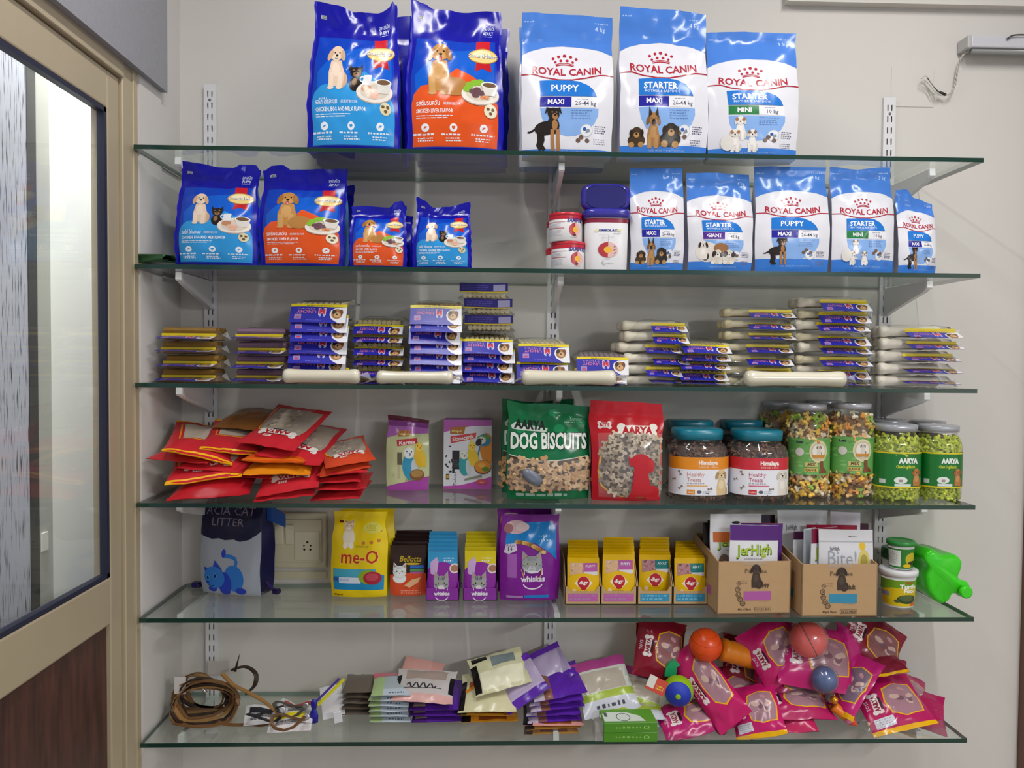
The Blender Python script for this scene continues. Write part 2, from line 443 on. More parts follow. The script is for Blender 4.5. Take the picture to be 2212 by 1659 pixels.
# ---------------------------------------------------------------- soft flat packets lying down
def pouchfn(W, L, T, seed=1, wr=0.002, crimp=0.08, bend=0.0, bendx=0.0, sag=0.0):
    def f(u, v, s=1):
        a = abs(2*u-1); b = abs(2*v-1); e = max(0, 1-a**2.6)**0.7; g = max(0, 1-(b/(1-crimp))**2.4)**0.7 if b < 1-crimp else 0
        x = (u-0.5)*W*(1-0.05*g); y = (v-0.5)*L
        z = s*(T/2*e*g + 0.0006) + wr*(0.6*fbm(x, y, seed, 28)+0.6*(0.3-abs(fbm(x, y, seed+3, 40))))*(1 if s > 0 else 0.6)
        z += bend*(2*v-1)**2 + bendx*(2*u-1)**2 + sag*fbm(x, y, seed+11, 8)
        return (x, y, z)
    return f
def pouch(name, label, cat, W, L, T, ctop, cbot, art, loc, rot, group=None, nu=16, nv=18, finish=P, window=None, ends=None, **kw):
    """window: (test(u,v), material) see-through region; ends: colour of the crimped ends"""
    t = thing(name, label, cat, loc, rot, group); f = pouchfn(W, L, T, **kw)
    g = Grid(lambda u, v: f(u, v, 1), nu, nv); b = Grid(lambda u, v: f(u, v, -1), nu, nv)
    v1, f1 = g.vf(); mats = [finish(ctop) if isinstance(ctop, str) else ctop]; mi = None
    if window:
        mats.append(window[1]); mi = [1 if window[0]((((k//2) % nu)+0.5)/nu, ((k//2//nu)+0.5)/nv) else 0 for k in range(len(f1))]
    mesh('top_sheet', v1, f1, mats, mi, True, t)
    v2, f2 = b.vf(True); 
    n = (nu+1)*(nv+1); rim = [i for i in range(nu+1)] + [j*(nu+1)+nu for j in range(1, nv+1)] + [nv*(nu+1)+i for i in range(nu-1, -1, -1)] + [j*(nu+1) for j in range(nv-1, 0, -1)]
    V = v2 + [v1[i] for i in rim]; F = list(f2)
    for k in range(len(rim)):
        a, c = rim[k], rim[(k+1) % len(rim)]; F.append((a, c, n+(k+1) % len(rim), n+k))
    mesh('bottom_sheet', V, F, finish(cbot) if isinstance(cbot, str) else cbot, None, True, t)
    if ends:
        for v0, v1_ in ((0, 0.075), (0.925, 1)):
            ge = Grid(lambda u, v: f(u, v0+(v1_-v0)*v, 1), nu, 2); ve, fe = ge.vf(); ve = (np.array(ve)+ge.N.reshape(-1,3)*0.0006).tolist()
            mesh('crimped_end', ve, fe, finish(ends), None, True, t)
    if art: decal(art, g, t, mfn=finish)
    return t, g
# ---------------------------------------------------------------- the room
def struct(name, v, f, m, parent=None):
    o = mesh(name, v, f, m, None, False, parent)
    if parent is None: o['kind'] = 'structure'
    return o
WALLM = mat('#cfccc7', 0.75, var=0.035, scale=3.0, bump=0.05)
WALLL = mat('#cdcac7', 0.75, var=0.04, scale=5.0, bump=0.06)
XL = at(389, 300, 0)[0]
struct('wall_back', *boxvf(XL-0.15, 3.2, 0, 0.15, 0, 3.12), WALLM)
struct('wall_left', *boxvf(XL-0.08, XL, -0.27, 0, 0, 3.12), WALLL)
struct('trim_2', *boxvf(XL-0.002, XL+0.005, -0.262, -0.135, 0, 3.12), WALLL)          # shallow plaster pilaster beside the door
struct('wall_right', *boxvf(3.2, 3.35, -5, 0.15, 0, 3.12), WALLM)
struct('floor', *boxvf(-3.2, 3.35, -5, 0.15, -0.1, 0), mat('#8f867b', 0.4, var=0.1, scale=4))
struct('ceiling', *boxvf(-3.2, 3.35, -5, 0.15, 3.12, 3.25), mat('#dcdad5', 0.8, var=0.02, scale=3))
struct('wall_outside', *boxvf(-3.2, -3.05, -5, 0.15, 0, 3.12), WALLM)
struct('wall_left_blocker', *boxvf(-1.03, -0.95, -5, -1.36, 0, 3.12), WALLL)  # unseen wall beyond the door, added to cut bounce and darken the left
struct('wall_front_blocker', *boxvf(-3.2, 0.5, -5.15, -5, 0, 3.12), WALLM)     # unseen, added to keep daylight off the left; shop front open at the right
struct('trim_1', *boxvf(1.583, 1.65, -0.03, 0.0, 0, 3.12), mat('#6a4636', 0.4, var=0.15, scale=20))   # brown timber edge by the right corner
x0, z0 = at(1700, 8, -0.02); x1, z1 = at(2212, 8, -0.02)
struct('trim_3', *boxvf(x0, 2.4, -0.03, 0, (z0+z1)/2-0.004, (z0+z1)/2+0.05), WALLM)   # moulding high on the wall
# header above the door
XH = -0.862
hy, hz = atX(362, 200, XH)
struct('trim_4', *boxvf(XH-0.075, XH, -2.2, hy, hz, 3.12), mat('#93949a', 0.8, var=0.10, scale=120))
# aluminium door frame and door
ALU = mat('#b5a88d', 0.42, metal=0.15, var=0.05, scale=8)
XF, XD, XG = -0.885, -0.893, -0.906
ya, _ = atX(297, 800, XF); yb, _ = atX(269, 800, XF); yc, _ = atX(236, 800, XD)
zt = atX(282, 182, XF)[1]; zt2 = atX(297, 158, XF)[1]
fr = bpy.data.objects.new('door_frame', None); COL.objects.link(fr); fr['kind'] = 'structure'; tag(fr, 'beige aluminium frame around the glass door', None)
bevbox('post', XF-0.06, XF, yb, ya, 0, zt2, ALU, 0.002, 1, fr)
bevbox('post_lip', XF-0.06, XF+0.004, ya-0.022, ya+0.002, 0, zt2, ALU, 0.0015, 1, fr)
bevbox('head_rail', XF-0.06, XF+0.004, -2.2, yb, zt, zt2+0.008, ALU, 0.002, 1, fr)
d = bpy.data.objects.new('door_1', None); COL.objects.link(d); d['kind'] = 'structure'; tag(d, 'glass door with beige aluminium rails and a brown lower panel', None)
zc = atX(230, 172, XD)[1]; zd = atX(236, 236, XD)[1]
zm1 = atX(236, 1248, XD)[1]; zm2 = atX(259, 1335, XD)[1]
bevbox('stile', XD-0.04, XD, yc, yb-0.003, 0.02, zt-0.002, ALU, 0.003, 2, d)
bevbox('stile', XD-0.04, XD, -1.35, -1.28, 0.02, zt-0.002, ALU, 0.003, 2, d)
bevbox('top_rail', XD-0.04, XD, -1.28, yc, zd, zt-0.002, ALU, 0.004, 2, d)
bevbox('middle_rail', XD-0.04, XD, -1.28, yc, zm2, zm1, ALU, 0.005, 2, d)
bevbox('bottom_rail', XD-0.04, XD, -1.28, yc, 0.02, 0.12, ALU, 0.003, 2, d)
GASK = mat('#20243a', 0.5, var=0.02)
v, f = join(boxvf(XG-0.006, XD-0.002, yc-0.012, yc+0.001, zm1, zd), boxvf(XG-0.006, XD-0.002, -1.28, yc, zd-0.011, zd), boxvf(XG-0.006, XD-0.002, -1.28, yc, zm1-0.001, zm1+0.010))
mesh('rubber_gasket', v, f, GASK, parent=d)
mesh('glass_pane', *boxvf(XG-0.003, XG+0.002, -1.28, yc-0.004, zm1, zd), PANE, parent=d)
BRN = bpy.data.materials.new('brown_board'); BRN.use_nodes = True
nt = BRN.node_tree; b = nt.nodes['Principled BSDF']; b.inputs['Roughness'].default_value = 0.45
tc = nt.nodes.new('ShaderNodeTexCoord'); mp = nt.nodes.new('ShaderNodeMapping'); mp.inputs['Scale'].default_value = (1, 14, 2.0)
nz = nt.nodes.new('ShaderNodeTexNoise'); nz.inputs['Scale'].default_value = 4; nz.inputs['Detail'].default_value = 6
cr = nt.nodes.new('ShaderNodeValToRGB'); cr.color_ramp.elements[0].position = 0.3; cr.color_ramp.elements[0].color = lin('#38211c'); cr.color_ramp.elements[1].position = 0.75; cr.color_ramp.elements[1].color = lin('#5e382e')
nt.links.new(tc.outputs['Object'], mp.inputs[0]); nt.links.new(mp.outputs[0], nz.inputs[0]); nt.links.new(nz.outputs[0], cr.inputs[0]); nt.links.new(cr.outputs[0], b.inputs['Base Color'])
mesh('lower_panel', *boxvf(XG-0.006, XG+0.002, -1.28, yc, 0.12, zm2), BRN, parent=d)
# what stands outside the glass door
XO = -1.105
yo, _ = atX(63, 700, XO); yo2, _ = atX(79, 700, XO); yo3, _ = atX(110, 700, XO)
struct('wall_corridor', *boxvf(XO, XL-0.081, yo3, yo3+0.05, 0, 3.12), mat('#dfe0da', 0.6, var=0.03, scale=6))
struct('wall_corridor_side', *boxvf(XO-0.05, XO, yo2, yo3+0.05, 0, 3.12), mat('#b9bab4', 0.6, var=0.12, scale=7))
struct('trim_5', *boxvf(XO-0.05, XO+0.0015, yo-0.004, yo2+0.002, 0, 3.12), mat('#161414', 0.4, var=0.02))
LAM = bpy.data.materials.new('streaked_laminate'); LAM.use_nodes = True
nt = LAM.node_tree; b = nt.nodes['Principled BSDF']; b.inputs['Roughness'].default_value = 0.5
tc = nt.nodes.new('ShaderNodeTexCoord'); mp = nt.nodes.new('ShaderNodeMapping'); mp.inputs['Scale'].default_value = (1, 260, 14)
nz = nt.nodes.new('ShaderNodeTexNoise'); nz.inputs['Scale'].default_value = 1; nz.inputs['Detail'].default_value = 3
cr = nt.nodes.new('ShaderNodeValToRGB'); cr.color_ramp.elements[0].position = 0.34; cr.color_ramp.elements[0].color = lin('#26252c'); cr.color_ramp.elements[1].position = 0.44; cr.color_ramp.elements[1].color = lin('#b9bccb')
nt.links.new(tc.outputs['Object'], mp.inputs[0]); nt.links.new(mp.outputs[0], nz.inputs[0]); nt.links.new(nz.outputs[0], cr.inputs[0]); nt.links.new(cr.outputs[0], b.inputs['Base Color'])
struct('wall_laminate', *boxvf(XO-0.05, XO, -1.6, yo, 0, 3.12), LAM)
# a note stuck to the corridor side wall
ny, nzz = atX(95, 1172, XO+0.001)
tag(mesh('paper_note', *boxvf(XO+0.0005, XO+0.004, ny-0.012, ny+0.014, nzz-0.02, nzz+0.025), mat('#e9e6df', 0.7)), 'small folded white paper stuck outside the glass door', 'paper')

# ---------------------------------------------------------------- shelves, uprights, brackets
LE = [(288,313),(287,574),(292,829),(295,1090),(300,1338),(303,1610)]
RE = [(2125,348),(2118,597),(2111,848),(2107,1098),(2104,1339),(2089,1600)]
EDGE = mat('#16382f', 0.12, var=0.03, spec=0.6)
EDGE2 = mat('#6f8a80', 0.12, var=0.03, spec=0.6)
names = ['highest glass shelf, holding the biggest pet food bags', 'second glass shelf from the top, holding tins and mid-size bags', 'third glass shelf from the top, holding stacked chew packs', 'glass shelf holding biscuit jars and a heap of red pouches', 'glass shelf holding cat food and open cardboard boxes', 'lowest glass shelf, holding leashes and pink toy packets']
for i in range(6):
    xa = max(at(*LE[i], -0.30)[0], XL+0.0065); xb = at(*RE[i], -0.30)[0]
    t = thing('glass_shelf', names[i], 'shelf', (0, 0, SHZ[i]), group='glass wall shelves')
    z0, z1 = -GT/2, GT/2; v, f = boxvf(xa, xb, -0.30, -0.004, z0, z1)
    mesh('glass_sheet', v, [f[0], f[1]], GLASS, parent=t)
    mesh('polished_edge', v, [f[2], f[3], f[4], f[5]], [EDGE, EDGE2], [0, 0, 1, 0], parent=t)
UPX = [(-0.7952, 1.755+0.42), (0.1796, 0), (1.1477, 0)]
WHT = mat('#d9d9dc', 0.4, var=0.02)
tops = [at(453, 182, -0.012)[1], 2.30, at(1912, 210, -0.012)[1]]
ul = ['slotted white shelf upright nearest the glass door', 'slotted white shelf upright at the middle of the wall', 'slotted white shelf upright nearest the right end of the shelves']
SLOT0 = at(453, 203, -0.012)[1]
for k in range(3):
    X = UPX[k][0]; zt_ = tops[k]; z0 = 0.42
    t = thing('shelf_upright', ul[k], 'upright', (X, 0, 0), group='slotted uprights')
    xs = [-0.0175, -0.0075, -0.0040, 0.0040, 0.0075, 0.0175]; ys = [z0]; hole = []; z = (SLOT0 if k != 2 else at(1912, 233, -0.012)[1])
    rows = []
    while z > z0+0.03: rows.append(z); z -= 0.0322
    zz = [zt_]; cells = []
    for z in rows:
        if z > zt_-0.01: continue
        zz += [z+0.0085, z-0.0085]
    zz.append(z0); V = [(x, -0.012, z) for z in zz for x in xs]; F = []
    for j in range(len(zz)-1):
        for i in range(5):
            if j % 2 == 1 and i in (1, 3): continue
            a = j*6+i; F.append((a, a+6, a+7, a+1))
    sides = join(boxvf(-0.0175, -0.0160, -0.0119, -0.0005, z0, zt_), boxvf(0.0160, 0.0175, -0.0119, -0.0005, z0, zt_))
    mesh('slotted_face', V, F, WHT, parent=t); mesh('channel_side', *sides, WHT, parent=t)
    lathe('screw', [(0.0001,-0.001),(0.004,-0.001),(0.004,0.0005),(0.002,0.0016)], mat('#8d8d90', 0.3, 0.8), 12, t, loc=(0,-0.0125, rows[0]-0.0165), rot=(rad(90),0,0))
cut = [(-0.012,-0.004),(-0.225,-0.004),(-0.235,-0.012),(-0.235,-0.022),(-0.215,-0.032),(-0.07,-0.068),(-0.012,-0.085)]
v, f = prismvf(cut, -0.006, 0.006, 'x'); BR = mesh('bracket_plate', v, f, WHT, only=True); fixn(BR)
v, f = prismvf([(-0.236,-0.004),(-0.2375,-0.022),(-0.23,-0.0265),(-0.228,-0.004)], -0.0075, 0.0075, 'x'); BT = mesh('bracket_tip', v, f, mat('#e6e8ea', 0.35, var=0.01), only=True); fixn(BT)
for i in range(6):
    for k in range(3):
        t = thing('shelf_bracket', 'white metal bracket under the %s glass shelf, on the %s upright' % (['highest','second','third','fourth','fifth','lowest'][i], ['left','middle','right'][k]), 'bracket', (UPX[k][0], 0, SHZ[i]-GT/2+0.003), group='shelf brackets')
        link('plate', BR, t); link('tip', BT, t)

# ---------------------------------------------------------------- wall fittings
t = thing('tube_light_fitting', 'unlit grey tube light fitting high on the wall at right', 'light')
xa, za = at(2085, 92, -0.04); xb, zb = at(2212, 92, -0.04)
bevbox('housing', xa+0.012, xa+1.2, -0.05, -0.002, za-0.016, za+0.018, mat('#c4c5cc', 0.4, var=0.02), 0.004, 2, t)
bevbox('end_cap', xa, xa+0.013, -0.053, -0.002, za-0.019, za+0.017, mat('#b3b2b2', 0.5, var=0.02), 0.003, 2, t)
v, f = tubevf([(xa+0.02,-0.035,za-0.022),(xa+1.19,-0.035,za-0.022)], 0.009, 10); mesh('tube', v, f, mat('#8f9090', 0.3), None, True, t)
v, f = tubevf(smoothpts([(*([at(2175,84,-0.055)[0]]), -0.055, at(2175,84,-0.055)[1]), (at(2190,76,-0.056)[0], -0.056, at(2190,76,-0.056)[1]), (at(2225,75,-0.056)[0], -0.056, at(2225,75,-0.056)[1])]), 0.0022, 6)
mesh('feed_wire', v, f, mat('#3c3a3c', 0.5), None, True, t)
def wp(px, py, Y): x, z = at(px, py, Y); return (x, Y, z)
t = thing('loose_cable', 'loose twisted white cable ending in bare wire ends beside the tube light', 'cable')
wht = mat('#bdb9b0', 0.5); drk = mat('#3a3634', 0.5)
main = [wp(2096,104,-0.03), wp(2078,122,-0.025), wp(2070,140,-0.02), wp(2066,165,-0.02), wp(2062,185,-0.02), wp(2052,202,-0.02), wp(2040,206,-0.02)]
for s in (-1, 1):
    v, f = tubevf([(p[0]+0.0018*s*math.cos(i*0.9), p[1]+0.002*s*math.sin(i*0.9), p[2]) for i, p in enumerate(smoothpts(main, 8))], 0.0017, 6); mesh('wire', v, f, wht, None, True, t)
for e, c in (([(2040,206),(2022,200),(2008,183),(1996,172)], wht), ([(2040,206),(2024,195),(2012,180),(2003,168)], drk), ([(2040,206),(2018,203),(2004,188),(1988,176)], wht), ([(2026,199),(2010,176),(2000,164),(1990,170)], wht)):
    v, f = tubevf(smoothpts([wp(a, b_, -0.018-0.004*(k % 2)) for k, (a, b_) in enumerate(e)], 5), 0.0014, 6); mesh('bare_end', v, f, c, None, True, t)
v, f = tubevf([wp(2043,205,-0.02), wp(2030,199,-0.02)], 0.0038, 8); mesh('tape', v, f, mat('#1c1a1a', 0.5), None, True, t)
# blank cover plate beside the right upright
xa, za = at(1926, 144, -0.001); xb, zb = at(2016, 232, -0.001)
tag(bevbox('cover_plate', xa, xb, -0.0016, 0.0, zb, za, WALLM, 0.0007, 1), 'flush wall-coloured blank cover plate above the right upright', 'cover plate')
# power socket behind the shelf
xa, za = at(578, 1107, -0.01); xb, zb = at(706, 1226, -0.01)
t = thing('power_socket', 'cream wall socket plate with switches behind the cat litter bag', 'socket', ((xa+xb)/2, 0, (za+zb)/2))
w, h = (xb-xa)/2, (za-zb)/2; CRM = mat('#c9c3a8', 0.4, var=0.02)
bevbox('surface_box', -w, w, -0.016, 0, -h, h, CRM, 0.004, 2, t)
bevbox('face_plate', -w*0.86, w*0.86, -0.021, -0.014, -h*0.78, h*0.78, CRM, 0.003, 2, t)
for k in range(2): bevbox('switch', -w*0.72+k*0.03, -w*0.72+0.024+k*0.03, -0.0255, -0.02, -h*0.1, h*0.62, mat('#d3cdb4', 0.35, var=0.01), 0.002, 1, t, rot=(rad(4),0,0))
bevbox('outlet', -0.005, w*0.8, -0.024, -0.02, -h*0.7, h*0.35, mat('#cfc9b0', 0.35, var=0.01), 0.002, 1, t)
for px_, py_, r in ((0.0,0.013,0.0032),(-0.0095,0.003,0.0022),(0.0095,0.003,0.0022),(-0.0085,-0.008,0.003),(0.0085,-0.008,0.003)):
    lathe('pin_hole', [(r,-0.0002),(r,0.0006),(r*0.4,0.0007)], mat('#100f0e', 0.8, var=0), 12, t, loc=(w*0.38+px_, -0.0242, -h*0.2+py_), rot=(rad(90),0,0))
bevbox('mounting_strip', -w*1.02, w*0.98, -0.008, 0, -h-0.034, -h-0.012, CRM, 0.001, 1, t)
# tube lamps on the ceiling, behind the camera
for i, (x, y, z, e, az) in enumerate(LAMPS):
    t = thing('ceiling_tube_lamp', 'white ceiling tube lamp %s, out of the picture' % ['left of the shelves', 'right of the shelves', 'behind the camera'][i], 'lamp', (x, y, z), (0, 0, rad(az)))
    bevbox('lamp_housing', -0.6, 0.6, -0.03, 0.03, 0.045, 0.1, mat('#e8e8e8', 0.4), 0.004, 1, t)
    v, f = tubevf([(-0.58,0,0.028),(0.58,0,0.028)], 0.014, 10); mesh('lamp_tube', v, f, mat('#f4f4f4', 0.3), None, True, t)
# ---------------------------------------------------------------- pictures printed on the packs
def pup(a, x, y, s, c1, c2, cm=None, smile=False, legs=True):
    """sitting dog seen from the front; y = paws, s = height"""
    pc = 'picture'; cm = cm or c1
    a.ell(x+0.12*s, y+0.20*s, 0.16*s, 0.19*s, c2, pc, 16)
    a.poly([(x-0.16*s,y+0.06*s),(x+0.18*s,y+0.06*s),(x+0.20*s,y+0.35*s),(x+0.13*s,y+0.62*s),(x-0.11*s,y+0.62*s),(x-0.17*s,y+0.35*s)], c1, pc)
    if legs:
        for k in (-0.10, 0.10):
            a.poly([(x+k*s-0.05*s,y+0.02*s),(x+k*s+0.055*s,y+0.02*s),(x+k*s+0.05*s,y+0.36*s),(x+k*s-0.05*s,y+0.36*s)], cm, pc)
            a.ell(x+k*s, y+0.03*s, 0.075*s, 0.035*s, cm, pc, 12)
    a.ell(x, y+0.42*s, 0.10*s, 0.16*s, cm, pc, 14)
    a.ell(x, y+0.78*s, 0.165*s, 0.17*s, c1, pc, 18)
    for k in (-1, 1): a.ell(x+k*0.155*s, y+0.74*s, 0.055*s, 0.135*s, c2, pc, 12, rot=k*0.25)
    a.ell(x, y+0.70*s, 0.085*s, 0.075*s, cm, pc, 12)
    for k in (-1, 1): a.ell(x+k*0.06*s, y+0.80*s, 0.018*s, 0.018*s, '#1d1512', pc, 8)
    a.ell(x, y+0.735*s, 0.036*s, 0.028*s, '#1d1512', pc, 10)
    if smile: a.ell(x, y+0.655*s, 0.04*s, 0.05*s, '#a04a50', pc, 10); a.ell(x, y+0.63*s, 0.025*s, 0.035*s, '#e08a94', pc, 10)
    else: a.line([(x-0.045*s,y+0.675*s),(x,y+0.66*s),(x+0.045*s,y+0.675*s)], 0.012*s, '#4a342a', pc)
def yorkie(a, x, y, s):
    pc = 'picture'; d = '#221c1a'; b = '#8d6c48'
    a.ell(x, y+0.28*s, 0.27*s, 0.28*s, d, pc); a.ell(x-0.05*s, y+0.36*s, 0.10*s, 0.14*s, b, pc, 10)
    a.ell(x, y+0.72*s, 0.24*s, 0.22*s, d, pc)
    for k in (-1, 1): a.poly([(x+k*0.10*s,y+0.86*s),(x+k*0.28*s,y+0.78*s),(x+k*0.26*s,y+1.05*s)], d, pc)
    a.ell(x, y+0.64*s, 0.13*s, 0.10*s, b, pc, 12)
    for k in (-1, 1): a.ell(x+k*0.10*s, y+0.80*s, 0.05*s, 0.04*s, b, pc, 10); a.ell(x+k*0.08*s, y+0.75*s, 0.025*s, 0.025*s, '#050505', pc, 8)
    a.ell(x, y+0.67*s, 0.035*s, 0.03*s, '#050505', pc, 8)
def standing_dog(a, x, y, s, dark='#2a2422', tan='#a9794c'):
    """young black-and-tan dog standing, head to the right"""
    pc = 'picture'
    a.line([(x-0.34*s,y+0.50*s),(x-0.47*s,y+0.44*s),(x-0.52*s,y+0.45*s)], 0.05*s, dark, pc)
    for k, c in ((-0.26, dark), (-0.18, dark)): a.line([(x+k*s,y+0.50*s),(x+k*s+0.02*s,y+0.25*s),(x+k*s-0.02*s,y+0.14*s),(x+k*s+0.05*s,y+0.03*s)], 0.09*s, c, pc)
    a.ell(x-0.10*s, y+0.52*s, 0.26*s, 0.16*s, dark, pc, 18, rot=0.12)
    a.ell(x+0.08*s, y+0.58*s, 0.15*s, 0.20*s, dark, pc, 16)
    for k in (0.06, 0.19): a.line([(x+k*s,y+0.50*s),(x+k*s+0.01*s,y+0.25*s),(x+k*s+0.02*s,y+0.02*s)], 0.085*s, tan, pc)
    a.ell(x+0.12*s, y+0.60*s, 0.07*s, 0.12*s, tan, pc, 12)
    a.ell(x+0.10*s, y+0.85*s, 0.14*s, 0.14*s, dark, pc, 16)
    for k in (-1, 1): a.poly([(x+0.10*s+k*0.06*s,y+0.97*s),(x+0.10*s+k*0.20*s,y+0.84*s),(x+0.10*s+k*0.16*s,y+1.0*s)], dark, pc)
    a.ell(x+0.13*s, y+0.79*s, 0.065*s, 0.075*s, tan, pc, 12); a.ell(x+0.14*s, y+0.82*s, 0.03*s, 0.025*s, '#0c0a0a', pc, 8)
    for k in (-1, 1): a.ell(x+0.12*s+k*0.05*s, y+0.89*s, 0.018*s, 0.018*s, tan, pc, 8)
def shepherd(a, x, y, s):
    pc = 'picture'; d = '#3a2b20'; t = '#a87b4a'
    pup(a, x, y, s, t, '#7d5a36', '#b98d5a')
    for k in (-1, 1): a.poly([(x+k*0.04*s,y+0.90*s),(x+k*0.15*s,y+0.82*s),(x+k*0.13*s,y+1.12*s)], d, pc)
    a.ell(x, y+0.70*s, 0.07*s, 0.08*s, d, pc, 10); a.ell(x, y+0.735*s, 0.03*s, 0.025*s, '#0a0808', pc, 8)
def lying_pup(a, x, y, s, c='#4a3a2c', t='#b58a55'):
    pc = 'picture'
    a.ell(x, y+0.30*s, 0.42*s, 0.28*s, c, pc); a.ell(x-0.25*s, y+0.12*s, 0.14*s, 0.12*s, t, pc, 12); a.ell(x+0.2*s, y+0.12*s, 0.14*s, 0.12*s, t, pc, 12)
    a.ell(x, y+0.62*s, 0.27*s, 0.25*s, c, pc)
    for k in (-1, 1): a.ell(x+k*0.26*s, y+0.60*s, 0.08*s, 0.17*s, '#33271e', pc, 12)
    a.ell(x, y+0.53*s, 0.14*s, 0.12*s, t, pc, 12); a.ell(x, y+0.58*s, 0.05*s, 0.04*s, '#0c0a0a', pc, 8)
    for k in (-1, 1): a.ell(x+k*0.11*s, y+0.70*s, 0.025*s, 0.025*s, '#0c0a0a', pc, 8)
def white_pup(a, x, y, s, patch='#a5764e'):
    pup(a, x, y, s, '#e6e2dd', '#d6d0c9', '#efece8')
    for k in (-1, 1): a.ell(x+k*0.13*s, y+0.83*s, 0.06*s, 0.08*s, patch, 'picture', 10)
    for k in (-1, 1): a.ell(x+k*0.06*s, y+0.80*s, 0.018*s, 0.018*s, '#1d1512', 'picture', 8)
def kitten(a, x, y, s, c='#9a9a9e', d='#4a4a50', lt='#d8d4d2', body=True):
    """cat face, y = chin"""
    pc = 'picture'
    if body: a.ell(x, y+0.02*s, 0.42*s, 0.30*s, lt, pc)
    for k in (-1, 1): a.poly([(x+k*0.10*s,y+0.72*s),(x+k*0.42*s,y+0.55*s),(x+k*0.38*s,y+1.0*s)], c, pc); a.poly([(x+k*0.20*s,y+0.74*s),(x+k*0.36*s,y+0.66*s),(x+k*0.345*s,y+0.88*s)], '#b48d86', pc)
    a.ell(x, y+0.42*s, 0.42*s, 0.37*s, c, pc, 22)
    for k in (-2, -1, 0, 1, 2): a.line([(x+k*0.07*s,y+0.60*s),(x+k*0.09*s,y+0.76*s)], 0.035*s, d, pc)
    for k in (-1, 1): a.line([(x+k*0.24*s,y+0.36*s),(x+k*0.40*s,y+0.42*s)], 0.03*s, d, pc); a.ell(x+k*0.17*s, y+0.46*s, 0.07*s, 0.05*s, '#aab06a', pc, 12); a.ell(x+k*0.17*s, y+0.46*s, 0.03*s, 0.045*s, '#101010', pc, 8)
    a.ell(x, y+0.24*s, 0.17*s, 0.13*s, lt, pc, 14); a.poly([(x-0.045*s,y+0.34*s),(x+0.045*s,y+0.34*s),(x,y+0.28*s)], '#b0706c', pc)
    a.line([(x-0.08*s,y+0.2*s),(x,y+0.24*s),(x+0.08*s,y+0.2*s)], 0.015*s, d, pc)
def plate(a, x, y, s, greens=False, milk=True):
    pc = 'picture'
    a.ell(x, y-0.03*s, 0.5*s, 0.27*s, '#b9aba0', pc, 24); a.ell(x, y, 0.5*s, 0.27*s, '#e9e2d8', pc, 24); a.ell(x, y, 0.38*s, 0.19*s, '#d8cbbb', pc, 20)
    if greens:
        for dx, dy in ((-0.28,0.22),(-0.14,0.28),(0.0,0.30),(-0.34,0.12)): a.ell(x+dx*s, y+dy*s, 0.12*s, 0.09*s, '#86b838', pc, 10)
        for dx, dy in ((-0.2,0.06),(-0.08,0.1),(-0.12,-0.04),(0.02,0.02)): a.ell(x+dx*s, y+dy*s, 0.10*s, 0.07*s, '#6a4a52', pc, 10)
        for dx, dy in ((0.06,-0.1),(0.16,-0.08)): a.ell(x+dx*s, y+dy*s, 0.07*s, 0.05*s, '#e09060', pc, 8)
    else:
        a.ell(x-0.22*s, y+0.08*s, 0.15*s, 0.10*s, '#c08a68', pc, 12)
        for dx, dy in ((-0.05,-0.08),(0.05,-0.04),(-0.12,-0.02),(0.0,-0.14)): a.ell(x+dx*s, y+dy*s, 0.08*s, 0.055*s, '#e8b09a', pc, 10)
    if milk: a.poly([(x-0.36*s,y+0.16*s),(x-0.10*s,y+0.16*s),(x-0.08*s,y+0.42*s),(x-0.3*s,y+0.42*s)], '#e6e8ec', pc); a.ring(x-0.35*s, y+0.31*s, 0.05*s, 0.08*s, '#e6e8ec', pc, n=10)
    a.poly([(x+0.02*s,y+0.26*s),(x+0.46*s,y+0.22*s),(x+0.38*s,y-0.04*s),(x+0.12*s,y-0.04*s)], '#d9d6d0', pc); a.ell(x+0.24*s, y+0.24*s, 0.22*s, 0.09*s, '#efece6', pc, 16); a.ell(x+0.24*s, y+0.24*s, 0.18*s, 0.065*s, '#6e543c', pc, 14)

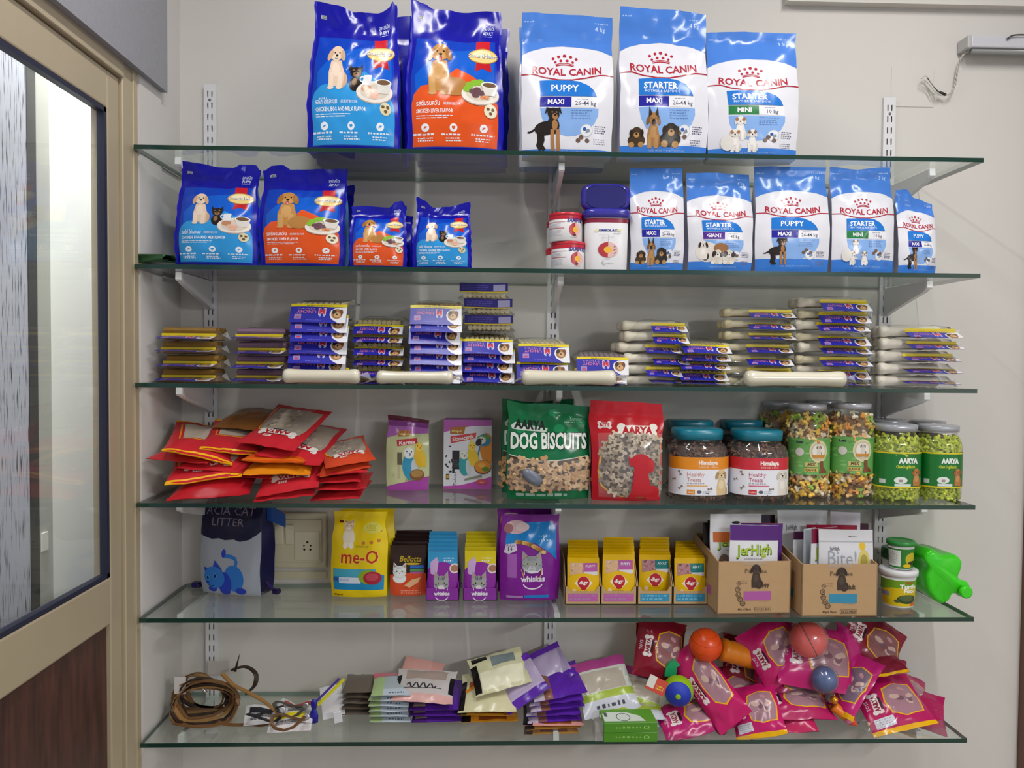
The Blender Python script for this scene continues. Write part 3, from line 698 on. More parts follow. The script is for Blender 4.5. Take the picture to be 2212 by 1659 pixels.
def heart_art(kind, h=1.5):
    """glossy blue dog food bag: kind 'blue' puppy, 'orange' adult"""
    a = Art(h); k = h/1.56
    a.poly([(0.045,0.055),(0.955,0.055),(0.965,0.6*k),(0.95,1.20*k),(0.05,1.20*k),(0.035,0.6*k)], '#0b3fb8')
    a.poly([(0.10,0.50*k),(0.93,0.50*k),(0.93,0.95*k),(0.72,1.10*k),(0.3,1.05*k),(0.08,0.8*k)], '#0f5ccb')
    pc = '#2f97dd' if kind == 'blue' else '#e2561f'
    if kind == 'blue': top = [(0.045,0.50),(0.07,0.60),(0.14,0.665),(0.30,0.68),(0.50,0.68),(0.62,0.82),(0.75,0.74),(0.90,0.60),(0.955,0.46)]
    else: top = [(0.04,0.50),(0.07,0.60),(0.15,0.68),(0.30,0.70),(0.45,0.80),(0.52,0.87),(0.70,0.78),(0.90,0.64),(0.955,0.5)]
    a.poly([(0.05,0.065),(0.95,0.065)] + [(x, y*k) for x, y in top[::-1]], pc)
    # logo
    a.poly([(0.735,1.08*k),(0.885,1.08*k),(0.895,1.20*k),(0.735,1.20*k)], '#c8202c'); a.poly([(0.72,0.84*k),(0.80,0.875*k),(0.90,0.84*k),(0.885,0.98*k),(0.74,0.98*k)], '#b81c28')
    a.ell(0.81, 1.02*k, 0.165, 0.088*k, '#b98a3a', n=26); a.ell(0.81, 1.02*k, 0.155, 0.078*k, '#e6cd86', n=26); a.ell(0.80, 1.04*k, 0.10, 0.045*k, '#f2e3b4', n=18)
    a.text('SmartHeart', 0.812, 1.0*k, 0.048, '#5a5a60', wid=0.33, bold=0.03, shear=0.05); a.text('SmartHeart', 0.81, 1.003*k, 0.048, '#e9e9ee', wid=0.32, bold=0.005, shear=0.05)
    if kind == 'blue':
        pup(a, 0.30, 0.62*k, 0.50*k, '#e2c8ae', '#cda98a', '#ead6c2'); yorkie(a, 0.53, 0.60*k, 0.28*k); plate(a, 0.745, 0.60*k, 0.40)
        a.ell(0.86, 0.43*k, 0.06, 0.065, '#d8cfa8'); th, en = 'รสไก่ ไข่และนม', 'CHICKEN, EGG AND MILK FLAVOR'
    else:
        pup(a, 0.33, 0.585*k, 0.60*k, '#c08a4a', '#a06c34', '#cf9f62', smile=True); a.ell(0.50, 0.67*k, 0.14, 0.10, '#b47e42', 'picture'); plate(a, 0.77, 0.60*k, 0.40, greens=True, milk=False)
        a.ell(0.875, 0.43*k, 0.068, 0.073, '#e6dfc4'); th, en = 'รสตับรมควัน', 'SMOKED LIVER FLAVOR'
    cxk = 0.86 if kind == 'blue' else 0.875
    for dx, dy in ((-0.025,0.02),(0.025,0.015),(0.0,-0.025)): a.ell(cxk+dx, 0.43*k+dy, 0.018, 0.018, '#6a5238', 'picture', 8)
    a.text(th, 0.09, 0.475*k, 0.05, '#f2f4f8', 'L', bold=0.01, wid=0.25); a.text('烟熏肝脏口味', 0.38, 0.48*k, 0.024, '#e8ecf4', 'L', wid=0.18)
    a.text(en, 0.09, 0.40*k, 0.042, '#f6f8fb', 'L', bold=0.015, wid=0.56 if kind == 'blue' else 0.39)
    a.lines(0.09, 0.365*k, 0.50, 2, 0.022, '#dfe9f4', 3)
    for j, x in enumerate((0.18, 0.48, 0.80)):
        a.ell(x, 0.25*k, 0.042, 0.042, '#e9eff6'); 
        if j == 1:
            for q in (-1, 1): a.ell(x+q*0.009, 0.256*k, 0.012, 0.012, pc, 'print', 10)
            a.poly([(x-0.02,0.254*k),(x+0.02,0.254*k),(x,0.23*k)], pc)
        else: a.poly([(x-0.02,0.235*k),(x+0.015,0.25*k),(x+0.02,0.262*k),(x-0.005,0.262*k)], pc)
        a.lines(x-0.13, 0.175*k, x+0.14, 1, 0.035, '#dfe9f4', 5+j, 0.5); a.lines(x-0.08, 0.14*k, x+0.10, 2, 0.024, '#dfe9f4', 9+j, 0.5)
    a.rect(0.06, 1.40*k, 0.13, 1.435*k, '#c8d0d8'); a.rect(0.064, 1.404*k, 0.126, 1.431*k, '#15301f'); a.text('DOG', 0.095, 1.409*k, 0.018, '#e8ecef', bold=0.02)
    a.text('สุนัขโต' if kind != 'blue' else 'ลูกสุนัข', 0.86, 1.345*k, 0.045, '#dfe6f4', wid=0.13); a.text('ADULT' if kind != 'blue' else 'PUPPY', 0.86, 1.285*k, 0.04, '#dfe6f4', bold=0.02, wid=0.12)
    a.lines(0.80, 1.262*k, 0.92, 1, 0.016, '#c8d2ea', 4)
    return a
def side_lines_art(h, col, n=22):
    a = Art(h); a.lines(0.15, h*0.78, 0.95, n, h*0.03, col, 6, 0.4); return a
def scaled(src, h):
    a = Art(h); r = h/src.h; a.e = [([[(x, y*r) for x, y in t] for t in e[0]], *e[1:]) for e in src.e]; return a
def rc_art(word, band, bc, kg, dog, h=1.55, vol='4 kg', two=False, foot=0.11):
    a = Art(1.55); T = 1.55
    tb = [(0,T-0.46),(0.08,T-0.42),(0.25,T-0.375),(0.45,T-0.355),(0.65,T-0.37),(0.85,T-0.40),(1,T-0.45)]
    a.poly(tb + [(1,T),(0,T)], '#4a80d6', 'printed_header')
    a.rect(0.0, 0.0, 1.0, foot, '#3b7ed8', 'printed_footer')
    a.text(vol, 0.86, T-0.17, 0.05, '#c9dcf6'); a.lines(0.80, T-0.09, 0.97, 1, 0.03, '#a9c6ef', 3); a.lines(0.03, T-0.10, 0.16, 1, 0.03, '#a9c6ef', 5)
    red = '#b0283a'; c0 = T-0.545
    for x, y, r in ((-0.125,0.03,0.017),(-0.065,0.055,0.018),(0,0.066,0.02),(0.065,0.055,0.018),(0.125,0.03,0.017),(-0.10,-0.012,0.015),(-0.04,0.006,0.017),(0.025,0.008,0.017),(0.085,-0.008,0.015)): a.ell(0.465+x, c0+y, r, r, red, 'print', 12)
    a.line([(0.37,c0-0.055),(0.42,c0-0.043),(0.465,c0-0.04),(0.51,c0-0.043),(0.56,c0-0.055)], 0.014, red); a.line([(0.365,c0-0.04),(0.42,c0-0.025),(0.465,c0-0.022),(0.51,c0-0.025),(0.565,c0-0.04)], 0.008, red)
    a.text('ROYAL CANIN', 0.49, c0-0.165, 0.082, red, wid=0.75, bold=0.022, arc=0.035, res=2)
    a.line([(0,c0-0.145),(0.13,c0-0.148),(0.25,c0-0.19),(0.4,c0-0.215),(0.55,c0-0.215),(0.7,c0-0.19),(0.85,c0-0.150),(1,c0-0.142)], 0.013, red)
    b0 = c0-0.51                                    # bottom of the colour band
    bl = '#2477d0'
    a.poly([(0.20,b0+0.115)] + [(0.81,b0+0.115),(0.78,b0+0.18),(0.72,b0+0.235),(0.62,b0+0.275),(0.50,b0+0.29),(0.35,b0+0.29),(0.195,b0+0.285)], bl)
    a.poly([(0.20,b0-0.01),(0.83,b0-0.01),(0.83,b0-0.08),(0.79,b0-0.17),(0.72,b0-0.24),(0.60,b0-0.295),(0.50,b0-0.305),(0.38,b0-0.28),(0.28,b0-0.22),(0.22,b0-0.12)], '#86aee6')
    a.rect(0.20, b0, 0.535, b0+0.108, bc); a.rect(0.535, b0, 0.825, b0+0.108, '#e9eaf0')
    a.text(band, 0.37, b0+0.03, 0.055, '#f0f0f6', bold=0.03); a.text(kg, 0.69, b0+0.02, 0.047, '#4a4c66', bold=0.005); a.lines(0.60, b0+0.08, 0.76, 1, 0.022, '#8a8ca0', 2)
    if two: a.text(word, 0.44, b0+0.185, 0.068, '#f0f4fa', bold=0.03, arc=-0.005); a.text('MOTHER & BABYDOG', 0.46, b0+0.145, 0.026, '#dfe9f6', bold=0.01, wid=0.40)
    else: a.text(word, 0.465, b0+0.165, 0.075, '#f0f4fa', bold=0.02)
    a.lines(0.54, b0-0.04, 0.78, 4, 0.026, '#5d80b8', 7, 0.4)
    a.ell(0.71, b0-0.24, 0.068, 0.068, '#c2c8d2'); a.ell(0.71, b0-0.24, 0.060, 0.060, '#e4e8ee'); a.ell(0.69, b0-0.225, 0.02, 0.02, '#2b5aa8', 'print', 10); a.poly([(0.70,b0-0.27),(0.75,b0-0.25),(0.74,b0-0.22),(0.71,b0-0.23)], '#8a919c')
    a.lines(0.80, b0-0.20, 0.93, 4, 0.022, '#4a4870', 8, 0.45); a.lines(0.79, b0-0.335, 0.93, 3, 0.022, '#6a6a84', 9, 0.45)
    for x, y in ((0.0,0.0),(0.035,0.035),(0.10,0.0)): a.ell(0.62+x, foot+0.09+y, 0.026, 0.024, '#6d5648', 'picture', 10)
    a.text('SIZE HEALTH NUTRITION', 0.52, foot*0.45, 0.02, '#9fc0ee', wid=0.42)
    if dog == 'puppy': standing_dog(a, 0.30, foot*0.55, 0.49-foot*0.55)
    elif dog == 'maxi':
        shepherd(a, 0.36, foot*0.7, (0.50-foot*0.7)/1.14); lying_pup(a, 0.18, foot*0.8, 0.23); lying_pup(a, 0.56, foot*0.8, 0.28, '#2f2822')
    elif dog == 'mini':
        ps = 0.37-foot*0.75; white_pup(a, 0.33, foot*0.75+0.12, ps); white_pup(a, 0.28, foot*0.6, ps*0.95); white_pup(a, 0.47, foot*0.6, ps*0.95, '#8a6a50'); a.ell(0.20, foot+0.06, 0.07, 0.09, '#e2dfda', 'picture')
    elif dog == 'giant':
        a.ell(0.26, foot+0.14, 0.17, 0.15, '#e2dcd4', 'picture'); a.ell(0.47, foot+0.20, 0.12, 0.08, '#9a6a40', 'picture'); pup(a, 0.20, foot+0.01, 0.32, '#e6e0d8', '#3a2c26', '#efeae4', legs=False)
        for k in (0.42, 0.60): lying_pup(a, k, foot*0.75, 0.25, '#d9d2c8', '#e9e4dc'); a.ell(k-0.05, foot+0.12, 0.03, 0.035, '#3a2c26', 'picture', 10); a.ell(k+0.06, foot+0.10, 0.03, 0.035, '#4a382e', 'picture', 10)
    return scaled(a, h)

# ---------------------------------------------------------------- top shelf
HB, HO = heart_art('blue', 1.52), heart_art('orange', 1.58)
DBL = '#14149c'
def heart_bag(label, kind, pxl, pxr, pyt, i, Yf, D, seed, rz=0, top=None, printed=True, tilt=0.0, **kw):
    X, W, H = stand(pxl, pxr, pyt, i, Yf, D)
    art = Art(H/W); src = HB if kind == 'blue' else HO
    if printed:
        r = (H/W)/src.h; art.e = [([[(x, y*r) for x, y in t] for t in e[0]], e[1], e[2], e[3], e[4]) for e in src.e]
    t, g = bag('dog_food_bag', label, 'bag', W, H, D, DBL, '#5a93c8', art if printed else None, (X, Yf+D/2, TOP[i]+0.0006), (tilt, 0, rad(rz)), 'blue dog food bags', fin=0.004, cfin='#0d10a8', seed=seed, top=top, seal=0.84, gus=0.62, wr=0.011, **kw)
    return t
heart_bag('tallest blue puppy food bag with golden puppy and light blue panel, on the highest shelf', 'blue', 660, 862, 12, 0, -0.272, 0.11, 1, 0, [(0,0.02),(0.25,-0.005),(0.5,-0.05),(0.8,-0.055),(0.9,-0.03),(0.97,0.03),(1,0.0)], taper=0.13)
heart_bag('blue dog food bag mostly hidden behind the tallest light blue puppy bag', 'blue', 682, 880, 35, 0, -0.150, 0.11, 2, 1, [(0,0),(0.5,-0.03),(1,0)], printed=False)
heart_bag('tall blue and orange adult dog food bag with golden retriever, on the highest shelf', 'orange', 877, 1085, 18, 0, -0.272, 0.11, 3, 1, [(0,0.055),(0.12,0.03),(0.25,-0.01),(0.6,-0.03),(0.8,-0.015),(1,-0.02)], taper=0.07)
heart_bag('blue dog food bag mostly hidden behind the tall orange-panelled bag', 'orange', 902, 1096, 60, 0, -0.150, 0.11, 4, -2, [(0,0),(0.5,-0.02),(1,0)], printed=False)
NAVY, PURP, GRN = '#27279a', '#5a2f96', '#2a7c46'
def rc_bag(label, pxl, pxr, pyt, i, Yf, D, seed, word, band, bc, kg, dog, two, vol, rz=0, top=None, foot=0.11, printed=True, tilt=0.0, **kw):
    X, W, H = stand(pxl, pxr, pyt, i, Yf, D)
    art = rc_art(word, band, bc, kg, dog, H/W, vol, two, foot) if printed else None
    kw.setdefault('wr', 0.0085)
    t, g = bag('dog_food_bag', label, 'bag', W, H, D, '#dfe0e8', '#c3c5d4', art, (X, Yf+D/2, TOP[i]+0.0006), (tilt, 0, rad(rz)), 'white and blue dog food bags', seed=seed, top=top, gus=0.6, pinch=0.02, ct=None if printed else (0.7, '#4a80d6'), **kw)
    return t
rc_bag('large white bag reading PUPPY MAXI with a standing black puppy, on the highest shelf', 1126, 1326, 33, 0, -0.272, 0.10, 11, 'PUPPY', 'MAXI', NAVY, '26-44 kg', 'puppy', False, '4 kg', 0, [(0,0),(0.5,0.005),(1,-0.01)], foot=0.06, seal=0.80)
rc_bag('white and blue bag hidden behind the large PUPPY MAXI bag', 1121, 1310, 60, 0, -0.160, 0.10, 12, '', '', NAVY, '', '', False, '', 1, printed=False)
rc_bag('tallest white bag reading STARTER MAXI with a shepherd dog and two pups', 1340, 1532, 22, 0, -0.272, 0.10, 13, 'STARTER', 'MAXI', NAVY, '26-44 kg', 'maxi', True, '4 kg', 1, [(0,0.012),(0.5,0.0),(1,-0.02)], seal=0.80, wr=0.012)
rc_bag('large white bag reading STARTER MINI with three white pups, on the highest shelf', 1533, 1729, 71, 0, -0.272, 0.10, 14, 'STARTER', 'MINI', GRN, '10 kg', 'mini', True, '3 kg', -1, [(0,-0.01),(0.6,0.006),(1,-0.01)], seal=0.92, wr=0.006)

# ---------------------------------------------------------------- second shelf
heart_bag('middle-size blue puppy food bag with folded top corners, nearest the door on the second shelf', 'blue', 372, 550, 358, 1, -0.272, 0.115, 21, 1, [(0,0.03),(0.2,0.01),(0.5,-0.02),(0.65,-0.02),(0.75,0.02),(0.95,0.02),(1,-0.03)], taper=0.08)
heart_bag('blue dog food bag behind the middle-size puppy bag nearest the door', 'blue', 378, 545, 432, 1, -0.148, 0.115, 22, 3, printed=False)
heart_bag('middle-size blue and orange dog food bag with retriever, second from the door', 'orange', 558, 740, 364, 1, -0.272, 0.115, 23, -1, [(0,-0.03),(0.08,0.02),(0.22,0.03),(0.3,-0.015),(0.7,-0.01),(1,0)])
heart_bag('dark blue bag partly hidden behind the middle-size orange dog food bag', 'orange', 590, 756, 405, 1, -0.150, 0.10, 24, -3, [(0,0),(0.7,-0.05),(1,0.03)], printed=False)
heart_bag('small blue and orange dog food bag with a curled top corner', 'orange', 754, 872, 440, 1, -0.272, 0.085, 25, 6, [(0,-0.06),(0.2,-0.04),(0.7,-0.06),(0.82,0.03),(0.95,0.05),(1,-0.02)], taper=0.05)
heart_bag('dark small bag tucked behind the small orange dog food bag', 'orange', 770, 887, 450, 1, -0.175, 0.085, 26, 2, [(0,0),(0.6,-0.03),(1,-0.12)], printed=False)
heart_bag('small blue puppy food bag standing alone beside the empty stretch of shelf', 'blue', 894, 1017, 440, 1, -0.272, 0.09, 27, -3, [(0,0.09),(0.12,0.04),(0.3,-0.07),(0.6,-0.05),(1,0.02)], taper=0.08)
# crumpled green roll by the door
x, y = sx(322, 1, -0.25), -0.25
t = thing('green_packet', 'crumpled green packet rolled open at the door end of the second shelf', 'packet', (x, y, TOP[1]+0.001), (0,0,rad(-20)))
def tubeshell(u, v):
    a = 2*PI*u; r = 0.020+0.006*math.sin(3*a+v*3)+0.004*fbm(u*3, v*2, 4, 2); return (-0.055+0.12*v, r*1.3*math.cos(a), 0.017+0.0155*math.sin(a)*(1-0.35*v)+0.002*math.sin(3*a))
g = Grid(tubeshell, 20, 8); v_, f_ = g.vf(); o = mesh('wrapper', v_, f_, P('#1f4a2c'), None, True, t); sm = o.modifiers.new('thick', 'SOLIDIFY'); sm.thickness = 0.0012
g = Grid(lambda u, v: tuple(np.array(tubeshell(u, 0.02*v))*np.array([1,0.96,0.96])+np.array([0.0006,0,0.0007])), 20, 1); mesh('torn_rim', *Grid(lambda u, v: (tubeshell(u,0)[0]-0.0008, tubeshell(u,0)[1]*(0.9+0.12*v), 0.017+(tubeshell(u,0)[2]-0.017)*(0.9+0.12*v)), 20, 1).vf(), P('#d8dcd2'), None, False, t)

# supplement tins
def wheel(a, x, y, r, split=True):
    a.poly(ellpts(x, y, r, r, 18, 0, PI/2, 3*PI/2), '#b3303a'); a.poly(ellpts(x, y, r, r, 18, 0, -PI/2, PI/2), '#e6b9b4'); a.ell(x, y, r*0.42, r*0.42, '#f0b93a', n=16)
def tin_art(h):
    a = Art(h); a.rect(0, h*0.86, 1, h, '#c42336', 'red_band'); 
    a.text('SAMFUR', 0.57, h*0.74, 0.040, '#34348a', bold=0.04, shear=0.2, wid=0.17); wheel(a, 0.57, h*0.44, 0.065)
    a.rect(0.26, h*0.73, 0.47, h*0.76, '#d8a4a8'); a.rect(0.27, h*0.48, 0.46, h*0.51, '#cc6a74'); a.lines(0.27, h*0.66, 0.44, 4, h*0.05, '#b4b4bc', 3, 0.3); a.lines(0.27, h*0.40, 0.44, 5, h*0.05, '#b4b4bc', 4, 0.3); a.lines(0.70, h*0.70, 0.82, 10, h*0.05, '#aeb0b8', 5, 0.3)
    a.poly([(0.56,h*0.86),(0.585,h*0.86),(0.572,h*0.82)], '#c42336'); a.poly([(0.545,h*0.2),(0.58,h*0.2),(0.575,h*0.27),(0.55,h*0.26)], '#3a3a40'); a.lines(0.52, h*0.12, 0.62, 1, h*0.06, '#9a9aa4', 6)
    return a
def cylgrid(r, z0, z1, nu=36, nv=4, a0=-1.5*PI, a1=0.5*PI, sq=2.0, ax=1.0, ay=1.0):
    def f(u, v):
        a = a0+(a1-a0)*u; c, s = math.cos(a), math.sin(a); q = (abs(c)**sq+abs(s)**sq)**(-1/sq); return (r*q*c*ax, r*q*s*ay, z0+(z1-z0)*v)
    return Grid(f, nu, nv)
TINA = None
def tin(label, px0, px1, Y, z, hgt, i, rz=0):
    global TINA
    x0, x1 = sx(px0, i, Y, z), sx(px1, i, Y, z); r = (x1-x0)/2*0.985
    t = thing('supplement_tin', label, 'tin', ((x0+x1)/2, Y+0.0, TOP[i]+z+0.0004), (0,0,rad(rz)), 'white supplement tins')
    lathe('can', [(r*0.97,0),(r,0.0015),(r,hgt-0.001),(r*0.98,hgt)], mat('#e3e4e6', 0.3, var=0.02), 40, t)
    lathe('lid', [(r*1.0,hgt-0.0005),(r*1.025,hgt),(r*1.025,hgt+0.006),(r*0.98,hgt+0.008),(r*0.9,hgt+0.0075)], mat('#c8273a', 0.3, var=0.02), 40, t)
    circ = 2*PI*r
    if TINA is None: TINA = tin_art(hgt/circ)
    decal(TINA, cylgrid(r+0.0002, 0.001, hgt-0.001), t, mfn=lambda c: mat(c, 0.3, var=0.02))
th = at(1228, 525, -0.24)[1]-TOP[1]-0.009
tin('white and red supplement tin at the bottom front of the tin pile', 1190, 1265, -0.235, 0, th, 1)
tin('white and red supplement tin on top of the front tin', 1185, 1258, -0.237, th+0.0085, th, 1, 4)
tin('white and red supplement tin at the back, lower one, peeping out at left', 1178, 1248, -0.13, 0, th, 1, 40)
tin('white and red supplement tin at the back, upper one, peeping out at left', 1180, 1250, -0.13, th+0.0085, th, 1, 60)
# milk powder tubs with purple lids
PLID = mat('#34309a', 0.22, var=0.02, spec=0.6)
def tub(t, w, d, h):
    lathe('tub_body', [(w*0.93,0),(w*0.95,0.003),(w,h*0.98),(w*0.98,h)], mat('#e8e8ec', 0.3, var=0.015), 48, t, sq=4.5, ay=d/w)
    lathe('lid', [(w*1.0,h-0.006),(w*1.08,h-0.005),(w*1.09,h+0.010),(w*1.03,h+0.016),(w*0.9,h+0.018),(w*0.86,h+0.014),(w*0.78,h+0.0135)], PLID, 48, t, sq=4.5, ay=d/w)
    lathe('red_collar', [(w*1.003,h-0.018),(w*1.006,h-0.007)], mat('#8e2340', 0.3, var=0.02), 48, t, sq=4.5, ay=d/w, cap=False)
X, W_, H_ = stand(1266, 1357, 452, 1, -0.275, 0.0)
t = thing('milk_powder_tub', 'white milk powder tub with purple lid standing beside the tins', 'tub', (X, -0.275+W_*0.42, TOP[1]+0.0004), (0,0,0))
w = W_/2/0.95; tub(t, w, w*0.85, H_-0.016)
a = Art(1.72); a.text('SAMOLAC', 0.50, 1.42, 0.075, '#2c3a8c', bold=0.045, shear=0.2, wid=0.54, res=2); a.ell(0.17, 1.44, 0.05, 0.05, '#ece3a8'); a.ell(0.84, 1.46, 0.05, 0.05, '#ece3a8'); a.text('premix', 0.77, 1.31, 0.06, '#6a6e74', shear=0.3, wid=0.2)
a.line([(0.24,1.28),(0.52,1.28),(0.52,0.6)], 0.006, '#5a5a62'); a.lines(0.30, 1.22, 0.48, 4, 0.05, '#b0a8b4', 4, 0.25); a.lines(0.55, 1.22, 0.72, 2, 0.05, '#b0a8b4', 5, 0.25)
wheel(a, 0.51, 0.72, 0.29); a.line([(0.51,0.85),(0.51,1.02)], 0.008, '#5a3030')
for y in (0.84, 0.72, 0.60): a.poly([(0.66,y-0.03),(0.68,y),(0.72,y+0.01),(0.76,y+0.035),(0.75,y+0.01),(0.72,y-0.005),(0.715,y-0.04),(0.69,y-0.01)], '#3a2a2c')
a.lines(0.36, 0.36, 0.64, 1, 0.05, '#c08a90', 6); a.ring(0.42, 0.22, 0.075, 0.085, '#4a7a50', a0=PI*0.6, a1=PI*1.6); a.text('vetoquinol', 0.52, 0.20, 0.045, '#3a6a44', wid=0.32)
hh = H_-0.016; ww = w*0.975
decal(a, Grid(lambda u, v: ((u-0.5)*2*ww*0.80*(0.96+0.04*v), -w*0.85*(0.955+0.043*v)*1.0-0.0006, 0.004+(hh-0.024)*v), 14, 14), t, mfn=lambda c: mat(c, 0.3, var=0.02))
xq, zq = at(1309, 407, -0.235); zl = TOP[1]+H_+0.004
t = thing('milk_powder_tub', 'milk powder tub lying on top, its purple lid facing forward', 'tub', (xq, -0.15, zl+0.034), (rad(90), 0, 0))
w2 = 0.058; lathe('tub_body', [(w2*0.9,-0.075),(w2*0.95,0.02),(w2*0.95,0.07)], mat('#d5d5da', 0.3, var=0.015), 40, t, sq=4.5, ay=0.56)
lathe('lid', [(w2*0.97,0.066),(w2*1.1,0.067),(w2*1.12,0.082),(w2*1.06,0.090),(w2*0.90,0.093)], PLID, 48, t, sq=3.6, ay=0.56, cap=False)
lathe('lid_recess', [(w2*0.90,0.093),(w2*0.84,0.087),(w2*0.2,0.0865)], mat('#232070', 0.25, var=0.02), 48, t, sq=3.0, ay=0.56)

rc_bag('middle-size white bag reading STARTER MAXI beside the purple-lidded tub', 1364, 1480, 364, 1, -0.268, 0.085, 31, 'STARTER', 'MAXI', NAVY, '26-44 kg', 'maxi', True, '1 kg', -2, seal=0.9, foot=0.13)
rc_bag('middle-size white bag reading STARTER GIANT with a purple band and spotted dogs', 1487, 1629, 376, 1, -0.268, 0.09, 32, 'STARTER', 'GIANT', PURP, '45 kg', 'giant', True, '4 kg', 2, seal=0.88, foot=0.16, wr=0.012)
rc_bag('middle-size white bag reading PUPPY MAXI on the second shelf', 1637, 1795, 362, 1, -0.268, 0.09, 33, 'PUPPY', 'MAXI', NAVY, '26-44 kg', 'puppy', False, '4 kg', -2, seal=0.9, foot=0.20)
rc_bag('middle-size white bag reading STARTER MINI with a green band, second shelf', 1801, 1937, 364, 1, -0.268, 0.085, 34, 'STARTER', 'MINI', GRN, '10 kg', 'mini', True, '3 kg', 1, [(0,0),(0.4,-0.02),(1,0.01)], seal=0.88, foot=0.20, wr=0.011)
rc_bag('smallest crumpled white PUPPY MAXI bag at the right end of the second shelf', 1941, 2029, 414, 1, -0.262, 0.07, 35, 'PUPPY', 'MAXI', NAVY, '26-44 kg', 'puppy', False, '1 kg', 6, [(0,0.0),(0.3,0.02),(0.55,-0.08),(1,-0.14)], seal=0.85, foot=0.17, wr=0.02)
# ---------------------------------------------------------------- third shelf: chew packs in stacks, rawhide bones in front
RND = random.Random(7)
CARDM = lambda c: mat(c, 0.3, var=0.03)
BLUE = '#2a2aa8'
def card_art(h=0.38, flip=True):
    a = Art(h); r = PI if flip else 0
    a.rect(0, 0, 1, h, BLUE, 'card_print'); a.rect(0, h-0.055, 1, h, '#e8d21c', 'yellow_strip')
    a.lines(0.28, h-0.042, 0.78, 1, 0.035, '#a8900a', 3, 0.5)
    a.poly([(1,0),(1,h-0.055),(0.80,h-0.07),(0.72,h-0.12),(0.70,h-0.20),(0.73,h-0.28),(0.80,h-0.335),(0.88,0)], '#e8e8ee', 'card_print')
    a.ell(0.83, h-0.19, 0.10, 0.10, '#a4754a', 'picture', 18); a.ell(0.78, h-0.15, 0.04, 0.05, '#3a2c24', 'picture', 10); a.ell(0.90, h-0.16, 0.04, 0.06, '#7a4a30', 'picture', 10); a.ell(0.84, h-0.21, 0.06, 0.055, '#d0a878', 'picture', 12); a.ell(0.83, h-0.20, 0.016, 0.014, '#1a1412', 'picture', 8)
    a.text('M', 0.565, h-0.09, 0.125, '#e0d2e2', rot=r, bold=0.07, res=2) if flip else None
    a.text('M', 0.565, h-0.095, 0.11, '#d8394c', rot=r, bold=0.03, res=2)
    for x in (0.53, 0.605): a.ell(x, h-0.235, 0.02, 0.018, '#9fb2e8', n=10)
    a.text('UNCHY', 0.285, h-0.125, 0.06, '#d87a9a', rot=r, bold=0.02, wid=0.34); a.text('STICKS', 0.28, h-0.085, 0.022, '#d8a0c0', rot=r, wid=0.32)
    a.rect(0.08, h-0.30, 0.20, h-0.21, '#c98aa8', 'card_print'); a.rect(0.09, h-0.295, 0.19, h-0.225, '#7a8ad8', 'card_print'); a.rect(0.11, h-0.285, 0.17, h-0.255, '#d8394c', 'card_print')
    a.lines(0.30, 0.05, 0.6, 1, 0.03, '#6a6ad0', 5)
    return a
def back_art(h=0.20):
    a = Art(h); a.rect(0, 0, 1, h, '#221c66', 'card_print'); a.rect(0.70, h*0.15, 0.95, h*0.85, '#8a86a8', 'card_print'); a.rect(0, 0, 1, h*0.12, '#b09a1c', 'yellow_strip'); a.lines(0.06, h*0.7, 0.62, 3, h*0.2, '#4a4290', 4, 0.4); return a
CARD, BACK = card_art(), back_art()
def stickmesh(L, r, c, axis='y', n=8, name='chew_stick'):
    pts = [(0,0,0),(0,L*0.5,0),(0,L,0)] if axis == 'y' else [(-L/2,0,0),(0,0,0),(L/2,0,0)]
    v, f = tubevf(pts, r, n); return mesh(name, v, f, mat(c, 0.55, var=0.25, scale=120, bump=0.3), None, False, only=True)
def bonemesh(L, r, c, name='rawhide_bone'):
    prof = [(0.2,-0.5),(0.75,-0.495),(1.0,-0.47),(1.1,-0.43),(1.05,-0.385),(0.9,-0.33),(0.86,0.0),(0.9,0.33),(1.05,0.385),(1.1,0.43),(1.0,0.47),(0.75,0.495),(0.2,0.5)]
    V, F = lathevf([(q*r, z*L) for q, z in prof], 12); V = [(z, x, y*(1+0.04*math.sin(9*z/L))) for x, y, z in V]
    me = mesh(name, V, F, mat(c, 0.4, var=0.08, scale=25, bump=0.15), None, True, only=True); fixn(me); return me
STK = {k: stickmesh(0.12, 0.0066, c) for k, c in (('cream','#dccfa6'), ('tan','#a98d5e'), ('mauve','#a08a90'), ('olive','#b5a878'))}
XST = {'brown': stickmesh(0.135, 0.0085, '#94702f', 'x'), 'plum': stickmesh(0.125, 0.0085, '#86687e', 'x')}
BNS = {'white': bonemesh(0.15, 0.0125, '#e4dcc8'), 'thick': bonemesh(0.17, 0.015, '#e6dfd0'), 'ivory': bonemesh(0.15, 0.0105, '#d9cda8')}
def shellvf(W, L, H, y0=0.0, bul=0.003):
    """pillow of clear film round the sticks"""
    g = Grid(lambda u, v: ((u-0.5)*W, y0+L*v, H*(1-abs(2*u-1)**4)**0.5*(1-abs(2*v-1)**6)**0.5+0.0006+bul*fbm(u*4, v*3, W*50, 1)), 8, 5)
    return g.vf()
FSH = {}
def film(parent, W, L, H, y0=0.0):
    k = (round(W,3), round(L,3), round(H,3), y0)
    if k not in FSH: FSH[k] = mesh('film', *shellvf(W, L, H, y0), FILM, None, True, only=True)
    return link('film', FSH[k], parent)
CRD = {}
